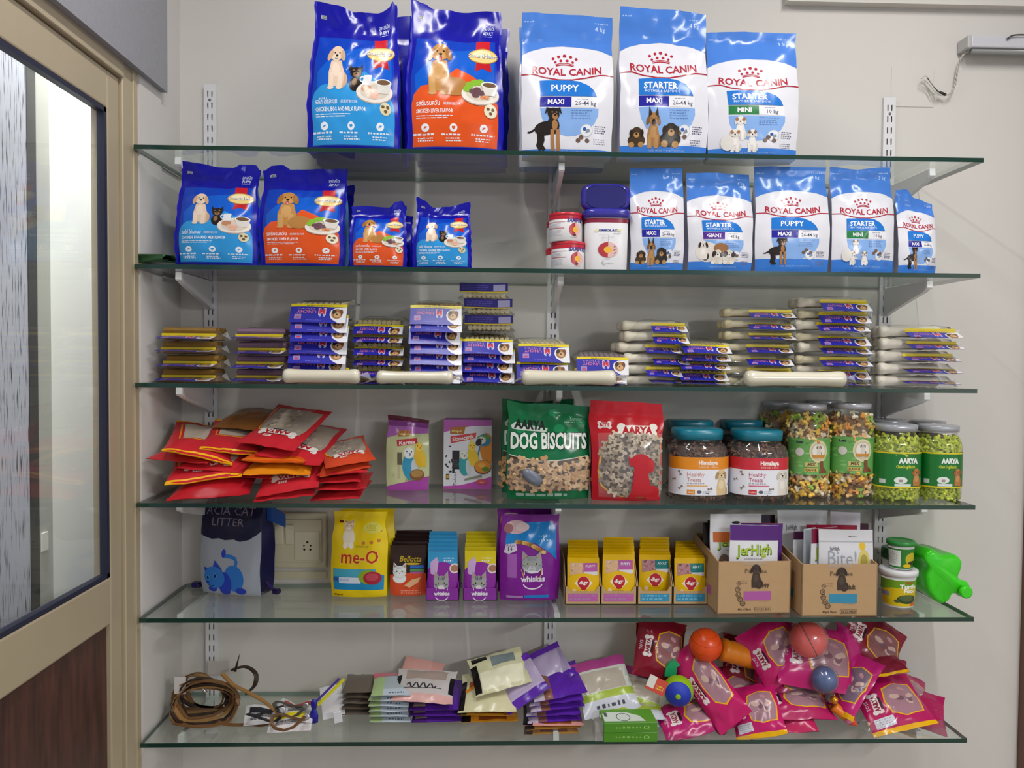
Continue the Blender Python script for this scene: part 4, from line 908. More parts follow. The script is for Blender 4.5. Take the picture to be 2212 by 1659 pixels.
def header_card(t, W, Hc, tau, z, y, art=CARD, up=False, dx=0.0):
    """printed card: hangs forward and down from its yellow top edge (or stands up)"""
    tau += 0.0
    dy, dz = (-math.cos(tau), -math.sin(tau)) if not up else (-math.cos(tau)*0.3, -math.sin(tau))
    g = Grid(lambda u, v: ((u-0.5)*W+dx, y+dy*Hc*(1-v)+0.0015*math.sin(3*u+z*90), z+dz*Hc*(1-v)+0.001*math.sin(5*u+z*40)), 4, 2)
    v1, f1 = g.vf(); off = g.N.reshape(-1,3)*0.0007; V = v1+(np.array(v1)-off).tolist(); n = len(v1)
    F = f1+[tuple(i+n for i in q[::-1]) for q in f1]
    rim = [0,1,2,3,4,9,14,13,12,11,10,5]
    for k in range(len(rim)): a, b = rim[k], rim[(k+1) % len(rim)]; F.append((b, a, a+n, b+n))
    c = mesh('header_card', V, F, CARDM('#3a3690'), None, False, t)
    sc = Art(art.h); hh = Hc/W; r = hh/art.h
    if r < 0.999:  # narrower card: keep the yellow edge, cut the foot
        sc.h = hh; sc.e = [([[(x, y_-(art.h-hh)) for x, y_ in q] for q in e[0]], *e[1:]) for e in art.e]
        key = ('c', id(art), round(hh, 2)); sc = CRD.setdefault(key, sc)
    else: sc = art
    decal(sc, g, c, mfn=CARDM, base=0.0002, step=0.00015, names={'print':'card_print', 'lettering':'card_lettering', 'picture':'card_picture'})
YST = mat('#dcc61c', 0.35, var=0.03)
def ystrip(t, W, x, y, z): bevbox('yellow_strip', x-W/2, x+W/2, y-0.001, y, z, z+0.0062, YST, 0.0003, 1, t)
def chew_pack(label, loc, rz, W, kind, tau, col, Hc=0.05, grp='chew packs', art=None, n=9, ry=0.0, za=0.0115, rx=0.0):
    t = thing('chew_pack', label, 'chew pack', loc, (rx, ry, rad(rz)), grp)
    if kind in 'yu':
        m = STK[col]; p = (W-0.016)/n
        for i in range(n): link('chew_stick', m, t, ((i-(n-1)/2)*p, 0.002+RND.random()*0.006, 0.0075+RND.random()*0.0016))
        film(t, W+0.012, 0.135, 0.017, -0.004)
        if kind == 'y': header_card(t, W, Hc, tau, za, -0.004, art or CARD)
        else: header_card(t, W, 0.026, rad(75), 0.040, -0.006, BACK, True)
    elif kind == 'x':
        m = XST[col]
        for j in range(2):
            for i in range(4): link('chew_stick', m, t, ((RND.random()-0.5)*0.006, 0.006+0.018*i, 0.0095+0.016*j))
        film(t, W+0.01, 0.085, 0.037, -0.008); header_card(t, W*0.9, 0.045, tau, 0.012, -0.008, art or CARD); ystrip(t, W*0.9, 0.0, -0.010, 0.012)
    else:
        m = BNS[col]; r = {'white':0.0125,'thick':0.015,'ivory':0.0105}[col]
        for i in range(3): link('rawhide_bone', m, t, (-0.022+(RND.random()-0.5)*0.01, 0.012+2.1*r*i, r+0.0005), (0,0,rad(RND.uniform(-3,3))))
        film(t, W+0.03, 0.075, 2*r+0.004, -0.012)
        header_card(t, W*0.72, Hc, tau, 1.1*r, -0.014, art or CARD, dx=0.02)
        if RND.random() < 0.6: ystrip(t, W*0.7, 0.02, -0.0155, 1.1*r)
    return t
def flap(t, x, y, z, s=0.02, a=0.0):
    """crumpled loose end of a film bag"""
    V = [(x, y, z+0.004), (x, y+0.01, z-0.004), (x+s*0.7, y-0.006, z+0.012), (x+s, y+0.004, z-0.010), (x+s*0.55, y-0.010, z-0.002)]
    mesh('film_end', V, [(0,4,2),(1,3,4),(0,1,4),(2,4,3)], clear('milky_film', haze=0.35, rough=0.15, boost=1.5), None, False, t)
def stack(desc, pxl, pxr, pyt, n, kind, cols, Y=-0.18, tau=(55,62), Hc=0.05, rz=0, jx=0.004, pyb=None, za=0.0115):
    X0, X1 = sx(pxl, 2, Y), sx(pxr, 2, Y); xc = (X0+X1)/2; W = X1-X0; zt = at((pxl+pxr)/2, pyt, Y)[1]-TOP[2]
    h0 = 0.018 if kind == 'y' else (0.036 if kind == 'x' else 0.030)
    pitch = (zt-h0)/max(1, n-1); out = []
    for k in range(n):
        z = 0.0006+pitch*k; c = cols[k % len(cols)]
        ta = rad(RND.uniform(*tau)); hc = Hc
        if k == 0: ta = rad(9); hc = min(Hc, 0.04)
        elif z+za-hc*math.sin(ta) < 0.003: ta = math.asin(max(0.1, min(0.95, (z+za-0.003)/hc)))
        lab = 'blue-carded chew pack, %s, %s' % (('topmost' if n-1-k == 0 else 'bottom one' if k == 0 else ORD[n-1-k]+' from the top'), desc)
        t = chew_pack(lab, (xc+RND.uniform(-jx, jx), Y+RND.uniform(-0.004, 0.004), TOP[2]+z), rz+RND.uniform(-2.5, 2.5), W, kind, ta, c, hc, 'chew packs on the third shelf', za=za, rx=(0.14 if k == n-1 and kind == 'y' else 0.0))
        if kind in 'xb': flap(t, W*0.5, 0.01, 0.012, 0.022)
        out.append(t)
    return out
stack('stack of brown sticks nearest the door', 348, 478, 706, 4, 'x', ['brown'], -0.19, (5, 14), pyb=815)
stack('stack of plum-coloured sticks', 508, 622, 708, 4, 'x', ['plum'], -0.18, (5, 14))
stack('tall stack behind the leftmost white bone', 630, 752, 652, 8, 'y', ['cream'], -0.19, (52, 60), 0.055, jx=0.006)
stack('stack showing tan stick ends', 768, 874, 690, 6, 'y', ['tan', 'olive'], -0.165, (28, 38), 0.036, za=0.004)
stack('stack with mauve sticks on top', 886, 996, 655, 8, 'y', ['mauve', 'tan'], -0.19, (50, 60), 0.055, jx=0.005)
s6 = stack('stack topped by dark card backs', 998, 1108, 728, 5, 'y', ['cream', 'olive'], -0.18, (45, 55), 0.048)
X0 = sx(1052, 2, -0.18); ztop = TOP[2]+0.0006
for k, pyb in enumerate((707, 672, 638)):
    z = at(1052, pyb, -0.18)[1]-0.008
    chew_pack('upside-down chew pack with dark card back showing, %s on the tallest stack' % ['lowest of three', 'middle of three', 'topmost'][k], (X0+(0.004, 0.002, -0.010)[k], -0.178, z), (-2, -3, -4)[k], 0.128, 'u', 0, 'cream', grp='chew packs on the third shelf')
stack('low pile just left of the middle upright', 1118, 1228, 738, 3, 'y', ['cream'], -0.19, (58, 64), 0.052, rz=3)
stack('low pile just right of the middle upright', 1242, 1352, 766, 3, 'y', ['mauve'], -0.19, (55, 60), 0.050, rz=-3)
stack('fanned stack right of the middle upright', 1366, 1470, 690, 6, 'b', ['white'], -0.17, (24, 40), 0.036, jx=0.010, rz=4)
stack('short stack right of the fanned one', 1466, 1568, 740, 5, 'y', ['olive', 'cream'], -0.19, (24, 34), 0.040)
stack('stack behind the largest white bone', 1575, 1705, 660, 7, 'b', ['ivory'], -0.17, (18, 34), 0.038, jx=0.005)
stack('tall stack before the right upright', 1722, 1865, 640, 8, 'b', ['ivory', 'white'], -0.17, (20, 42), 0.042, jx=0.006)
stack('stack of thick bones at the right end', 1905, 2060, 705, 5, 'b', ['thick'], -0.17, (16, 30), 0.040, jx=0.006)
def big_bone(label, pxl, pxr, py, r, seed):
    Y = -0.268; x0, x1 = sx(pxl, 2, Y, r), sx(pxr, 2, Y, r); L = x1-x0
    t = thing('rawhide_bone', label, 'dog chew', ((x0+x1)/2, Y, TOP[2]+r+0.0012), (0, 0, rad(seed-2)), 'white rawhide bones')
    prof = [(0.05,-0.5),(0.55,-0.498),(0.9,-0.478),(1.0,-0.445),(1.0,-0.41),(0.93,-0.34),(0.88,-0.2),(0.9,0.0),(0.87,0.2),(0.93,0.34),(1.0,0.41),(1.0,0.445),(0.9,0.478),(0.55,0.498),(0.05,0.5)]
    V, F = lathevf([(q*r, z*L) for q, z in prof], 28); V = [(z, y*(1+0.05*fbm(z*30, y*30, seed)), x*(1+0.04*fbm(z*25, x*40, seed+3))) for x, y, z in V]
    o = mesh('rawhide', V, F, mat('#e3ddc6', 0.35, var=0.05, scale=30, bump=0.1), None, True, t); fixn(o.data)
    V2 = [(x*1.03, y*1.04+0.0004*math.sin(x*300), z*1.04) for x, y, z in V]; o = mesh('film_sleeve', V2, F, FILM, None, True, t); fixn(o.data)
    flap(t, L*0.5, 0, 0, 0.03); mesh('film_end', [(-L*0.5,0,0.004),(-L*0.5,0.004,-0.006),(-L*0.5-0.035,-0.004,-r*0.95),(-L*0.5-0.03,0.006,-r*0.9)], [(0,1,3,2)], clear('milky_film', haze=0.35, rough=0.15, boost=1.5), None, False, t)
big_bone('white rawhide bone in clear film, leftmost at the shelf edge', 612, 778, 812, 0.0185, 1)
big_bone('white rawhide bone in clear film, second from the left', 814, 978, 814, 0.0170, 2)
big_bone('white rawhide roll in clear film below the middle upright', 1127, 1330, 815, 0.0195, 3)
big_bone('largest white rawhide bone in clear film, at the right', 1608, 1826, 818, 0.0205, 2.5)
# ---------------------------------------------------------------- fourth shelf
RED = '#c42a34'
def red_pouch_art(h, yellow='#f0b414', label=True, name='AARYA'):
    """the brand end is at the bottom of the sheet and reads upside down"""
    a = Art(h); m = h/2
    a.poly([(0.10,h*0.42),(0.16,h*0.34),(0.35,h*0.30),(0.88,h*0.30),(0.93,h*0.42),(0.93,h*0.88),(0.12,h*0.90)], '#a3968a', 'window_print')
    r = random.Random(4); 
    for k in range(26): a.ell(0.18+0.68*r.random(), h*(0.38+0.48*r.random()), 0.045, 0.035, r.choice(['#c9b79e','#8e7c6c','#b5a28c','#d4c8b6']), 'window_print', 8, r.random()*3)
    a.line([(0.08,h*0.90),(0.09,h*0.42),(0.16,h*0.31),(0.36,h*0.27),(0.6,h*0.265)], 0.022, yellow)
    x0, x1, y = 0.26, 0.80, h*0.265
    for x in (x0, x1):
        for d in (-0.035, 0.035): a.ell(x, y+d, 0.055, 0.05, '#e9e2dc', 'logo_print', 12)
    a.rect(x0, y-0.055, x1, y+0.055, '#e9e2dc', 'logo_print')
    a.text(name, (x0+x1)/2, y+0.042, 0.085, '#b3202c', rot=PI, bold=0.05, wid=0.44, res=2); a.rect(0.42, y+0.06, 0.66, y+0.085, '#3a2a30', 'logo_print')
    a.text('BITS', 0.40, y-0.075, 0.055, '#e6d8d4', rot=PI, bold=0.05)
    return a
RPA = red_pouch_art(1.3); RPP = Art(1.3); RPP.poly([(0.2,0.5),(0.8,0.5),(0.85,1.1),(0.15,1.1)], '#b8a89a', 'window_print'); RPP.line([(0.1,1.1),(0.15,0.48),(0.85,0.45)], 0.03, '#e09020')
def red_pouch(label, px, py, Y, w, rx, ry, rz, art=RPA, bot=RED, L=1.3, T=0.032, seed=1, ends=None, bend=0.0, bendx=0.0, top=RED):
    x, z = at(px, py, Y); W = w
    return pouch('treat_pouch', label, 'pouch', W, W*L, T, top, bot, art, (x, Y, z), (rad(rx), rad(ry), rad(rz)), 'red treat pouches', seed=seed, wr=0.005, ends=ends, bend=bend, bendx=bendx, sag=0.006)
ORG = '#d9701c'; YEL = '#eeb216'
R_ = [ # label, px, py, Y, width, rx, ry, rz, opts
 ('topmost red pouch of the heap, white bone logo upside down', 618, 925, -0.165, 0.165, 24, 6, -14, dict(seed=1, bend=0.004)),
 ('brownish orange pouch back at the rear of the red heap', 548, 905, -0.075, 0.15, 12, 4, -8, dict(seed=2, art=None, top='#8a5524', bot='#7a4a20')),
 ('red pouch with a yellow rim, just left of the topmost one', 512, 945, -0.155, 0.15, 18, 8, 10, dict(seed=3, bot='#e8b01c', art=RPP, ends=YEL)),
 ('red pouch with a drooping yellow rim on the left shoulder of the heap', 440, 952, -0.180, 0.17, 16, 13, 16, dict(seed=4, bot=YEL, art=RPP, bendx=-0.006, ends=YEL)),
 ('red pouch with a pointed tip at the left edge of the heap', 425, 973, -0.170, 0.16, 8, 4, -6, dict(seed=5)),
 ('red pouch tucked under the right half of the topmost one', 655, 955, -0.165, 0.17, 20, 7, -6, dict(seed=6)),
 ('orange-rimmed pouch third from the top in the middle of the heap', 618, 976, -0.180, 0.16, 8, 3, -4, dict(seed=7, bot=ORG, top='#d8561c', art=RPP, ends=ORG)),
 ('bulging orange pouch in the middle of the heap', 615, 996, -0.190, 0.165, 12, 1, 4, dict(seed=8, bot='#d9861c', top='#e08a1c', art=None, T=0.03)),
 ('red pouch with a large AARYA label at the lower left of the heap', 452, 994, -0.205, 0.185, 25, -6, 8, dict(seed=9, bot=YEL, L=1.05, ends=YEL)),
 ('darker red pouch lying at the lower left under the labelled one', 468, 1046, -0.225, 0.20, 13, -5, 5, dict(seed=10, art=None, top='#b51e2a', bot='#b01a26', T=0.05, L=0.9)),
 ('red pouch with its logo just showing, low in the middle of the heap', 632, 1022, -0.215, 0.155, 20, -7, 4, dict(seed=11)),
 ('red pouch buried in the middle of the heap under the orange ones', 560, 1000, -0.15, 0.17, 12, 2, -6, dict(seed=13, T=0.04)),
 ('red pouch wedged between the upper and lower left pouches', 490, 985, -0.16, 0.18, 12, 5, 4, dict(seed=14, T=0.04, art=RPP)),
 ('red pouch filling the gap left of the neat pile', 688, 992, -0.15, 0.16, 12, -2, 3, dict(seed=15, T=0.04)),
 ('flattest red pouch at the bottom middle of the heap', 625, 1050, -0.215, 0.15, 9, -5, 6, dict(seed=12)),
]
for (lab, px, py, Y, w, rx, ry, rz, kw) in R_: red_pouch(lab, px, py, Y, w, rx, ry, rz, **kw)
for k in range(6):
    top = k >= 4; py = 1058-k*16.5
    red_pouch('red pouch, %s in the neat pile at the right of the heap' % ['bottom one','fifth from the top','fourth from the top','third from the top','second from the top','topmost'][k], 742+(4 if k % 2 else -3), py, -0.20, 0.128, 6+(10 if top else 0), -3-(7 if top else 0), (-3,2,-2,4,14,18)[k], seed=20+k, T=0.02, art=None if k < 5 else RPA, top=('#cf2f38' if k < 4 else '#cc4a2c'), bot=('#cc2c36' if k < 4 else '#d4571e'))

# bird food
a = Art(1.75); a.rect(0, 1.52, 1, 1.75, '#8c4a94'); a.poly([(0,1.25),(0.3,1.34),(0.7,1.36),(1,1.38),(1,1.52),(0,1.52)], '#b06ab8'); a.poly([(0,0),(1,0),(1,0.34),(0.85,0.32),(0.5,0.22),(0.2,0.16),(0,0.10)], '#a848a8')
a.rect(0, 1.64, 1, 1.75, '#5a1c34')
a.poly([(0.27,1.28),(0.54,1.30),(0.56,1.42),(0.26,1.42)], '#b8783a'); a.text('vitapol', 0.41, 1.32, 0.05, '#f0d890', wid=0.24, bold=0.03); a.poly([(0.26,1.06),(0.74,1.13),(0.72,1.26),(0.24,1.21)], '#c83a44'); a.text('Karma', 0.49, 1.11, 0.09, '#f4ecec', rot=0.09, wid=0.38, bold=0.02, shear=0.1, res=2)
a.rect(0.26, 0.62, 0.37, 0.92, '#6a6454'); a.rect(0.27, 0.30, 0.33, 0.60, '#c2b49a'); a.lines(0.14, 0.42, 0.20, 4, 0.03, '#8a845c', 3)
def budgie(a, x, y, s, c='#3a9ac4', hc='#e4e8ea', yl=False):
    a.ell(x, y+0.35*s, 0.20*s, 0.38*s, c, 'picture', 18, rot=0.12); a.ell(x-0.01*s, y+0.78*s, 0.15*s, 0.17*s, hc, 'picture', 16); a.ell(x+0.16*s, y+0.28*s, 0.10*s, 0.32*s, '#c8d0d4' if not yl else '#e8c23a', 'picture', 14, rot=0.12)
    a.ell(x+0.02*s, y+0.74*s, 0.03*s, 0.045*s, '#8a8a94' if not yl else '#d88a3a', 'picture', 8)
    for k in (-1, 1): a.ell(x+k*0.07*s, y+0.82*s, 0.018*s, 0.018*s, '#141414', 'picture', 8)
budgie(a, 0.54, 0.28, 0.80); budgie(a, 0.78, 0.58, 0.60, '#e8bc2c', '#f0cc44', True); a.ell(0.72, 0.38, 0.17, 0.14, '#8a5c38', 'picture'); a.ell(0.72, 0.41, 0.14, 0.09, '#b08a52', 'picture'); a.lines(0.45, 0.25, 0.75, 1, 0.04, '#7a7a52', 5)
xk, yk = sy(880, 1061, 3); X, W, H = stand(833, 925, 900, 3, yk, 0.06)
bag('bird_food_bag', 'pale green and purple bird food bag with budgerigars, label Karma', 'bag', W, H, 0.062, '#c9cf9e', '#b5bd8e', scaled(a, H/W), (X, yk+0.031, TOP[3]+0.0006), (0,0,rad(3)), None, seed=41, seal=0.93, gus=0.8, wr=0.009, top=[(0,0.02),(0.5,0.0),(0.62,-0.02),(1,-0.05)], pinch=0.06, fat=0.5)
a = Art(1.46); a.rect(0, 0, 1, 1.46, '#dfe1ea'); a.poly([(0,1.2),(0.25,1.28),(0.6,1.34),(1,1.35),(1,1.46),(0,1.46)], '#b45ab0'); a.poly([(0,0),(1,0),(1,0.27),(0.7,0.17),(0.35,0.08),(0,0.06)], '#b848ac')
a.poly([(0.13,1.17),(0.42,1.17),(0.46,1.36),(0.40,1.33),(0.14,1.31)], '#b07030'); a.text('vitapol', 0.27, 1.21, 0.06, '#f0d890', wid=0.22, bold=0.03); a.poly([(0.15,0.97),(0.66,1.08),(0.68,1.20),(0.14,1.12)], '#cf4048'); a.text('Słonecznik', 0.41, 1.05, 0.085, '#f6f0f0', rot=0.16, wid=0.46, bold=0.02, shear=0.1, res=2)
a.rect(0.18, 0.42, 0.33, 0.82, '#24242c'); a.lines(0.20, 0.6, 0.31, 4, 0.04, '#8a8a90', 6); a.text('Zielona', 0.27, 0.21, 0.07, '#2a2a30', rot=PI/2, wid=0.3)
r = random.Random(9)
for k in range(16): a.ell(0.03+0.20*r.random(), 0.35+0.6*r.random(), 0.016, 0.03, '#2c2a2e', 'picture', 8, r.random()*3)
a.rect(0.05, 0.2, 0.12, 0.32, '#4a3a20'); a.rect(0.06, 0.23, 0.11, 0.30, '#c8a030')
a.ell(0.91, 0.86, 0.16, 0.34, '#e08a1e', 'picture', 20, rot=0.1); a.ell(0.84, 1.04, 0.15, 0.13, '#2f86a8', 'picture'); a.ell(0.83, 1.10, 0.13, 0.05, '#5aa03c', 'picture', 12); a.ell(0.79, 1.04, 0.09, 0.08, '#e8e6e0', 'picture', 14); a.ell(0.73, 1.0, 0.06, 0.085, '#1c1c22', 'picture', 12, rot=-0.4); a.ell(0.80, 1.065, 0.014, 0.014, '#101010', 'picture', 8); a.line([(0.76,0.92),(0.72,0.75),(0.73,0.62)], 0.03, '#2f86a8', 'picture')
budgie(a, 0.60, 0.50, 0.52, '#e8c42a', '#f0d040', True); a.poly([(0.55,0.95),(0.63,0.95),(0.56,1.09)], '#f0d040', 'picture'); budgie(a, 0.43, 0.30, 0.55, '#35a0a8', '#e4e6da')
a.ell(0.82, 0.47, 0.18, 0.15, '#6a2a20', 'picture'); a.ell(0.82, 0.48, 0.17, 0.135, '#e09028', 'picture'); a.ell(0.80, 0.51, 0.08, 0.05, '#f0b040', 'picture'); a.ell(0.88, 0.43, 0.08, 0.05, '#5a8a2a', 'picture', 10); a.poly([(0.44,0.18),(0.80,0.26),(0.80,0.31),(0.44,0.22)], '#8a8a7a'); a.ell(0.80, 0.16, 0.12, 0.055, '#cc4858'); a.text('vitapol', 0.80, 0.14, 0.03, '#f4e4e6', wid=0.08)
xk, yk = sy(1010, 1057, 3); X, W, H = stand(958, 1062, 908, 3, yk, 0.0)
t = thing('bird_food_box', 'bird food carton with a macaw and purple corners, label Słonecznik', 'box', (X, yk+0.03, TOP[3]+0.0004), (0,0,rad(-1)))
bevbox('carton', -W/2, W/2, -0.03, 0.03, 0, H, mat('#d7d4de', 0.35, var=0.02), 0.0008, 1, t); bevbox('top_flap', -W/2, W/2, -0.03, 0.03, H, H+0.002, mat('#a04ca0', 0.35, var=0.02), 0.0006, 1, t)
decal(scaled(a, H/W), Grid(lambda u, v: ((u-0.5)*W*0.995, -0.0302, 0.0005+v*(H-0.001)), 6, 8), t, mfn=lambda c: mat(c, 0.3, var=0.03))

# biscuits: dog-bone outline with thickness
def biscuit_mesh(name, c, s=0.022, th=0.006):
    pts = []
    for cx_, cy_, a0 in ((0.33,-0.17,-1.15*PI), (0.33,0.17,-0.3*PI), (-0.33,0.17,-0.15*PI), (-0.33,-0.17,0.7*PI)):
        for k in range(5): aa = a0+1.45*PI*k/4; pts.append((s*(cx_+0.18*math.cos(aa)), s*(cy_+0.18*math.sin(aa))))
    n = len(pts); V = [(x*0.93, y*0.93, 0) for x, y in pts]+[(x, y, th*0.5) for x, y in pts]+[(x*0.88, y*0.88, th) for x, y in pts]; F = [tuple(range(n-1,-1,-1)), tuple(range(2*n, 3*n))]
    for j in (0, 1):
        for k in range(n): F.append((j*n+k, j*n+(k+1) % n, (j+1)*n+(k+1) % n, (j+1)*n+k))
    return mesh(name, V, F, mat(c, 0.6, var=0.12, scale=80, bump=0.2), None, False, only=True)
BCOL = ['#dcb070','#e6bc4c','#8fae3c','#e4d8bc','#8a6448','#dd9440','#e6cf8a']
BIS = [biscuit_mesh('biscuit', c, 0.028, 0.007) for c in BCOL]
BGRN = [biscuit_mesh('biscuit', c, 0.0235) for c in ('#b9c63e','#c6d04a','#a9b934')]
BBEI = [biscuit_mesh('biscuit', c, 0.033, 0.009) for c in ('#c8a478','#b98f62','#d2b28a')]
BGRY = [biscuit_mesh('biscuit', c, 0.027, 0.008) for c in ('#b3a28c','#9c8b78','#c4b49e','#8a7a6c')]
BBRN = [biscuit_mesh('biscuit', c, 0.017, 0.008) for c in ('#6b4a3e','#7c5848','#5c4036')]
def scatter(t, meshes, fn, n, seed, dmin, tilt=0.7, name='biscuit'):
    """pieces lying against a surface: fn(u,v) -> (point, outward normal)"""
    r = random.Random(seed); pts = []; tries = 0
    while len(pts) < n and tries < n*40:
        tries += 1; p, nr = fn(r.random(), r.random())
        if p is None: continue
        p = Vector(p)
        if any((p-q).length < dmin for q in pts): continue
        pts.append(p); q = Vector(nr).to_track_quat('Z', 'Y') @ Euler((r.uniform(-tilt, tilt), r.uniform(-tilt, tilt), r.uniform(0, 6.3))).to_quaternion()
        link(name, r.choice(meshes), t, p, q.to_euler())
    return pts
def windowed_bag(name, label, W, H, D, col, side, art, loc, rz, seed, meshes, nb, wtest, dmin, group, **kw):
    t, g = bag(name, label, 'bag', W, H, D, col, side, art, loc, (0,0,rad(rz)), group, seed=seed, **kw)
    def fn(u, v):
        if not wtest(u, v): return None, None
        p, n = g.ev(np.array([u]), np.array([v]), np.array([-0.003])); return p[0], n[0]
    scatter(t, meshes, fn, nb, seed, dmin, 0.28)
    return t, g
def green_art(h, k=1.0):
    a = Art(h)
    a.rect(0, 0, 1, h, '#0f6a40'); 
    a.poly([(0.02,h*0.14),(0.10,h*0.10),(0.3,h*0.085),(0.7,h*0.09),(0.98,h*0.12),(0.98,h*0.45),(0.85,h*0.435),(0.6,h*0.405),(0.4,h*0.40),(0.2,h*0.425),(0.02,h*0.46)], '#4a3426', 'window_print')
    a.line([(0.02,h*0.465),(0.2,h*0.43),(0.4,h*0.405),(0.6,h*0.41),(0.85,h*0.44),(0.98,h*0.455)], 0.012, '#c9ccc0')
    for x, y, q in ((0.62,0.74,0.07),(0.78,0.70,0.08),(0.9,0.8,0.06),(0.15,0.72,0.05),(0.55,0.9,0.06)): a.ell(x, y*h, q, q*0.7, '#1f8a58', 'print', 14)
    a.poly([(0.03,h*0.76),(0.08,h*0.80),(0.48,h*0.74),(0.46,h*0.70),(0.05,h*0.73)], '#c9d4cc'); a.text('AARYA', 0.26, h*0.735, 0.10, '#1c2a26', wid=0.38, bold=0.05, rot=-0.06, res=2)
    a.text('DOG BISCUITS', 0.505, h*0.53, 0.19, '#0c3a26', wid=0.95, bold=0.06, res=2); a.text('DOG BISCUITS', 0.50, h*0.533, 0.185, '#e3e8e2', wid=0.92, bold=0.035, res=2)
    a.text('Yummy', 0.82, h*0.82, 0.06, '#8fc0a4', wid=0.16, shear=0.2); a.lines(0.68, h*0.80, 0.92, 1, 0.03, '#7fb496', 4); a.lines(0.10, h*0.035, 0.85, 1, 0.06, '#9ab0a4', 5, 0.5)
    return a
xk, yk = sy(1185, 1080, 3)
X, W, H = stand(1094, 1276, 872, 3, yk, 0.07)
wt = lambda u, v: 0.05 < u < 0.95 and 0.12 < v < 0.40
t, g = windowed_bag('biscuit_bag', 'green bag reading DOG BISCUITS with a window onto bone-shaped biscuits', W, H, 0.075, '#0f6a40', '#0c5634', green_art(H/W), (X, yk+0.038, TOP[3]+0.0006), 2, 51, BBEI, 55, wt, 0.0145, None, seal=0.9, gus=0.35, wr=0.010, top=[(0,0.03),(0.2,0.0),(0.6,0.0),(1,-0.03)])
gw = Grid(lambda u, v: tuple(g.ev(np.array([0.03+0.94*u]), np.array([0.10+0.32*v]), np.array([0.0085]))[0][0]), 12, 6); mesh('window_film', *gw.vf(), FILM, None, True, t)
o = lathe('freshness_sachet', [(0.0001,0),(0.02,0.001),(0.019,0.006),(0.008,0.009)], mat('#6d7484', 0.35, var=0.2, scale=60), 9, t, sq=3.0, ax=1.5, ay=0.8, loc=tuple(g.ev(np.array([0.30]), np.array([0.24]), np.array([0.004]))[0][0]), rot=(rad(90), rad(35), 0))
X2, W2, H2 = stand(1090, 1250, 868, 3, yk+0.085, 0.07)
windowed_bag('biscuit_bag', 'second green biscuit bag peeping out at left behind the DOG BISCUITS one', W2, H2, 0.07, '#0f6a40', '#0c5634', green_art(H2/W2), (X2-0.01, yk+0.13, TOP[3]+0.0006), 4, 52, BBEI, 14, lambda u, v: u < 0.2 and wt(0.5, v), 0.014, None, seal=0.9, gus=0.35, wr=0.010, top=[(0,0.03),(0.4,-0.01),(1,0.03)])
def redbag_art(h):
    a = Art(h)
    blob = [(0.15,h*0.16),(0.25,h*0.10),(0.42,h*0.055),(0.9,h*0.05),(0.96,h*0.12),(0.97,h*0.60),(0.9,h*0.66),(0.60,h*0.68),(0.36,h*0.66),(0.22,h*0.58),(0.14,h*0.45),(0.11,h*0.3)]
    a.poly([(0.5+(x-0.5)*1.05-0.01, h*0.36+(y-h*0.36)*1.04) for x, y in blob], '#e8b01c'); a.poly(blob, '#5c4c42', 'window_print')
    for x in (0.43, 0.86):
        for d in (-0.045, 0.045): a.ell(x, h*0.705+d, 0.06, 0.055, '#e9e4dc', 'logo_print', 14)
    a.rect(0.43, h*0.705-0.07, 0.86, h*0.705+0.07, '#e9e4dc', 'logo_print'); a.text('AARYA', 0.645, h*0.705-0.045, 0.10, '#b3202c', wid=0.42, bold=0.05, res=2); a.poly([(0.52,h*0.64),(0.78,h*0.635),(0.76,h*0.60),(0.54,h*0.605)], '#2c2a44', 'logo_print')
    for x in (0.14, 0.27):
        for d in (-0.025, 0.025): a.ell(x, h*0.755+d, 0.03, 0.03, '#e3d6d2', 'logo_print', 10)
    a.rect(0.14, h*0.755-0.035, 0.27, h*0.755+0.035, '#e3d6d2', 'logo_print'); a.text('BITS', 0.205, h*0.755-0.02, 0.045, '#b3202c', wid=0.13, bold=0.04)
    return a
def redbag_dog(h):
    a = Art(h); c = '#b8222c'
    a.ell(0.68, h*0.40, 0.13, 0.075*h, c, 'sitting_dog_print'); a.poly([(0.50,h*0.47),(0.53,h*0.36),(0.66,h*0.36),(0.62,h*0.44),(0.53,h*0.43)], c, 'sitting_dog_print'); a.ell(0.80, h*0.36, 0.065, 0.07*h, c, 'sitting_dog_print', 14)
    a.poly([(0.60,h*0.38),(0.76,h*0.36),(0.80,h*0.2),(0.84,h*0.06),(0.54,h*0.06),(0.57,h*0.2)], c, 'sitting_dog_print'); a.ell(0.82, h*0.10, 0.11, 0.07*h, c, 'sitting_dog_print'); a.ell(0.56, h*0.065, 0.05, 0.02*h, c, 'sitting_dog_print', 10); a.ell(0.88, h*0.05, 0.06, 0.018*h, c, 'sitting_dog_print', 10)
    return a
xk, yk = sy(1355, 1084, 3); X, W, H = stand(1280, 1432, 866, 3, yk, 0.07)
wt = lambda u, v: 0.14 < u < 0.95 and 0.08 < v < 0.66 and not (u < 0.28 and (v < 0.16 or v > 0.55))
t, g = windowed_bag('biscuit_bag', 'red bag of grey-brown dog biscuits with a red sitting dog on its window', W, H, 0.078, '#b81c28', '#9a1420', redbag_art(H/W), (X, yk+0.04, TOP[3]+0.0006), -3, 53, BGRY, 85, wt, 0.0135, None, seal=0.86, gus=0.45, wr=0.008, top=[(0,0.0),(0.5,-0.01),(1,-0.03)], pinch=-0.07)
gw = Grid(lambda u, v: tuple(g.ev(np.array([0.11+0.86*u]), np.array([0.05+0.62*v]), np.array([0.0095]))[0][0]), 12, 12); mesh('window_film', *gw.vf(), FILM, None, True, t)
dg = Grid(lambda u, v: tuple(g.ev(np.array([u]), np.array([v]), np.array([0.0105]))[0][0]), 16, 20); decal(redbag_dog(H/W), dg, t)

